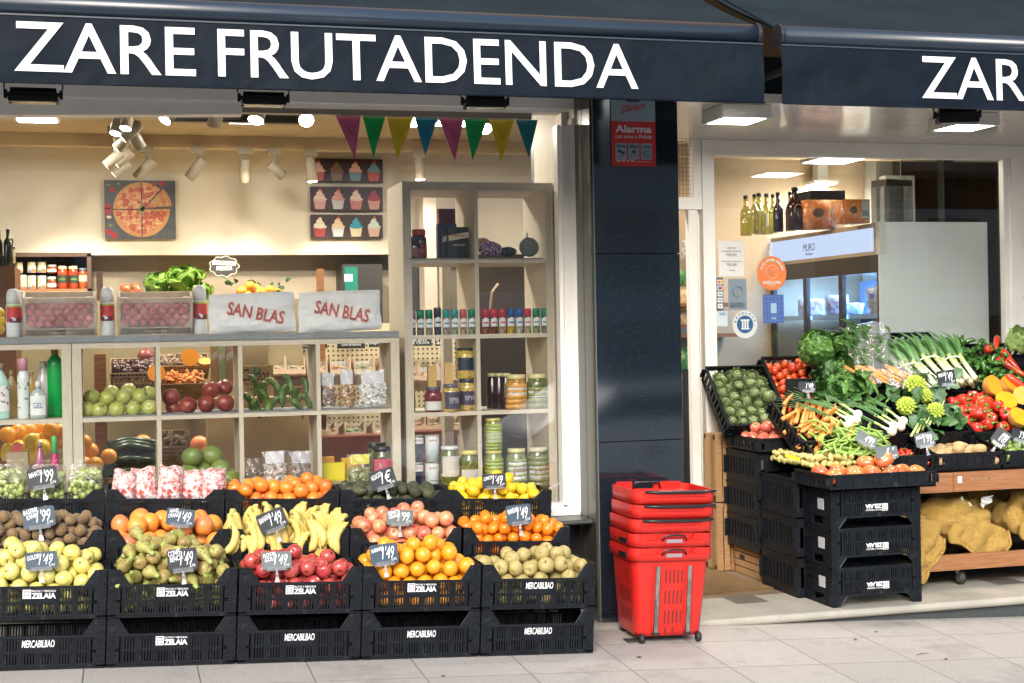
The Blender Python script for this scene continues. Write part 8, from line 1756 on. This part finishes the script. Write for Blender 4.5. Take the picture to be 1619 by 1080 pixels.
            for s in (-.021, .021): b.add([(x+s-.003,fy(.07)-.008,.07),(x+s+.003,fy(.07)-.008,.07),(x+s+.003,fy(z1)-.008,z1),(x+s-.003,fy(z1)-.008,z1),(x+s-.003,fy(.07)+.004,.07),(x+s+.003,fy(.07)+.004,.07),(x+s+.003,fy(z1)+.004,z1),(x+s-.003,fy(z1)+.004,z1)], [(0,1,2,3),(0,3,7,4),(1,5,6,2)])
            ob('rib', b.mesh('rib', RED), root)
        for x, y in ((-w0*.42, -d0*.48), (w0*.44, -d0*.48), (-w0*.42, d0*.4), (w0*.44, d0*.4)):
            b = MB(); b.smooth = True; b.cyl((x-.011, y, .024), (x+.011, y, .024), .024, n=18); b.smooth = False; b.box(x-.008, x+.008, y-.008, y+.02, .03, .052); ob('wheel', b.mesh('wheel', flat((.02,.02,.022), .5)), root)
        b = MB(); b.box(-w0*.30, w0*.36, -d0*.40, d0*.38, .028, .036); b.box(-w0*.62, -w0*.40, -d0*.45, -d0*.25, .008, .014); ob('base', b.mesh('base', flat((.03,.03,.03), .5)), root)
# scraps on the pavement
g = random.Random(77)
for k, (px, py, L_) in enumerate(((1458, 1035, .045), (1352, 1012, .02), (1385, 1000, .02), (700, 1070, .02), (1010, 1040, .025), (1495, 1043, .02))):
    X_ = at(px, py, 6.5); q_ = X_
    for _ in range(12): q_ = atz(px, py, pav(q_.x, q_.y))
    b = MB(); b.tube([(-L_,0,.003),(0,.004,.006),(L_,-.003,.003)], [.0015,.002,.001], 5) if k == 0 else b.grid(lambda u, v: Vector(((u-.5)*L_*math.sin(PM*v), (v-.5)*L_*1.5, .003+.004*math.sin(v*3))), 3, 5)
    make('twig' if k == 0 else 'dry_leaf', 'twig' if k == 0 else 'dry leaf', 'thin brown twig lying on the pavement below the stall' if k == 0 else 'tiny dry brown leaf scrap on the pavement slabs', b.mesh('scrap', flat((.12,.08,.05), .8)), tr(*q_) @ rot(g.uniform(-.4, .4), 'Z'), None if k == 0 else 'leaf scraps on the pavement')
# ------------------------------------------------------------ street behind the viewer
root = ob('parked_car', None); root.location = (5.3, 1.2, pav(5.3, 2.9)-.15); tag(root, 'pale silver car parked at the kerb, outside the picture', 'car')
b = MB(); L, W = 2.5, .95; b.smooth = False
prof = [(-L,.32),(-L,.72),(-L+.15,.92),(-1.25,1.02),(-.55,1.52),(.7,1.56),(1.55,1.10),(L-.1,.98),(L,.6),(L-.02,.32)]

def hx(x): 
    for (xa, za), (xb, zb_) in zip(prof[1:], prof[2:]):
        if xa <= x <= xb and xb > xa: return za+(zb_-za)*(x-xa)/(xb-xa)
    return .8
b.smooth = True
for s in (-1, 1): b.grid(lambda u, v: Vector((-L+2*L*u, s*W*(1+.03*math.sin(v*4)-.32*max(0, (.32+(hx(-L+2*L*u)-.32)*v-.80))**.9), .32+(hx(-L+2*L*u)-.32)*v)), 60, 16)
b.grid(lambda u, v: Vector((-L+2*L*u, (v*2-1)*W*(1+.03*math.sin(4)-.32*max(0, hx(-L+2*L*u)-.80)**.9), hx(-L+2*L*u)+.0)), 60, 4)
ob('body', b.mesh('body', mat('car_paint', (.80,.84,.87), .25, coat=1)), root)
b = MB(); b.prism([(-1.12,1.04),(-.52,1.45),(.66,1.48),(1.38,1.08)], -W*.86, W*.86); ob('side_glass', b.mesh('side_glass', flat((.02,.025,.03), .08)), root)
b = MB(); b.box(-L+.2, L-.2, -W-.012, W+.012, .5, .54); b.box(-.35,-.12,-W-.03,W+.03,.90,.925); b.box(.75,.98,-W-.03,W+.03,.90,.925); ob('trim', b.mesh('trim', flat((.05,.05,.055), .4)), root)
for x in (-1.6, 1.55):
    for s in (-1, 1):
        b = MB(); b.cyl((x, s*(W-.18), .34), (x, s*(W+.015), .34), .35, n=28); w = ob('wheel', b.mesh('wheel', flat((.015,.015,.016), .7)), root)
        b = MB(); b.cyl((x, s*(W), .34), (x, s*(W+.02), .34), .22, n=20); ob('rim', b.mesh('rim', METAL), w)
root = ob('facing_building', None); root.location = (4, -24, 0); tag(root, 'plain building across the street, outside the picture', 'building')
b = MB(); b.box(-36, 36, -6, 0, -1.5, 8); ob('wall', b.mesh('wall', mat('far_wall', (.30,.30,.30), .8, (.24,.24,.25), 2)), root)
b = MB()
for k in range(12): b.box(-24+k*4.2, -22+k*4.2, -.1, .02, 2.8, 5.2); b.box(-24+k*4.2, -21+k*4.2, -.1, .02, -1, 1.9)
ob('windows', b.mesh('windows', flat((.03,.035,.04), .15)), root)
# ------------------------------------------------------------ light
def lamp(name, kind, loc, energy, color=(1,1,1), target=None, **kw):
    l = bpy.data.lights.new(name, kind); l.energy = energy; l.color = color
    for k, v in kw.items(): setattr(l, k, v)
    o = bpy.data.objects.new(name, l); COL.objects.link(o); o.location = loc
    if target is not None: o.rotation_euler = (Vector(target)-Vector(loc)).to_track_quat('-Z', 'Y').to_euler()
    return o
for i, (loc, tg, e) in enumerate(SPOTS): lamp('track_spot_light', 'SPOT', loc, e, (1., .85, .66), tg, spot_size=R(56), spot_blend=.6, shadow_soft_size=.05)
for i, (loc, sx, sy, e, c) in enumerate(AREAS):
    lamp('panel_light', 'AREA', loc, e, c, (loc[0], loc[1], 0), shape='RECTANGLE', size=sx, size_y=sy)
w = bpy.data.worlds.new('World'); SC.world = w; w.use_nodes = True; nt = w.node_tree; nt.nodes.clear()
sky = nt.nodes.new('ShaderNodeTexSky'); sky.sky_type = 'NISHITA'; sky.sun_disc = False; sky.sun_elevation = R(32); sky.sun_rotation = R(200); sky.air_density = 1.2; sky.dust_density = 2.5
bg = nt.nodes.new('ShaderNodeBackground'); bg.inputs[1].default_value = SKY; o = nt.nodes.new('ShaderNodeOutputWorld'); nt.links.new(sky.outputs[0], bg.inputs[0]); nt.links.new(bg.outputs[0], o.inputs[0])
S_ = lamp('sun', 'SUN', (0, -5, 9), SUN, (1., .97, .93)); S_.data.angle = R(28)
az = R(200); el = R(32); d = Vector((-math.sin(az)*-1*math.cos(el), math.cos(az)*math.cos(el), math.sin(el)))
S_.rotation_euler = d.to_track_quat('Z', 'Y').to_euler()
# ------------------------------------------------------------ camera
cam = bpy.data.cameras.new('camera'); co = bpy.data.objects.new('camera', cam); COL.objects.link(co); SC.camera = co
cam.sensor_width = 36; cam.lens = F/1619*36; cam.shift_y = (HY-540)/1619*-1*-1; cam.clip_end = 500; cam.clip_start = .05
cam.shift_y = -(540-HY)/1619
q = Vector((st, ct, 0)).to_track_quat('-Z', 'Y')
co.matrix_world = tr(0, 0, H) @ q.to_matrix().to_4x4() @ rot(ROLLS*RO, 'Z')
SC.view_settings.view_transform = 'Standard'; SC.view_settings.look = 'None'; SC.view_settings.exposure = EXPO; SC.view_settings.gamma = 1
# the measures above are in units of about 0.8 m: bring the whole place to metres
K = .8; bpy.context.view_layer.update()
for o in list(SC.objects):
    if o.parent is None: o.matrix_world = Matrix.Scale(K, 4) @ o.matrix_world if o.type not in ('LIGHT', 'CAMERA') else Matrix.Translation(o.matrix_world.translation*(K-1)) @ o.matrix_world
for l in bpy.data.lights:
    if l.type == 'AREA': l.size *= K; l.size_y *= K
cy = SC.cycles; cy.max_bounces = 10; cy.diffuse_bounces = 3; cy.glossy_bounces = 4; cy.transparent_max_bounces = 24; cy.transmission_bounces = 6; cy.caustics_reflective = False; cy.caustics_refractive = False; cy.sample_clamp_indirect = 4
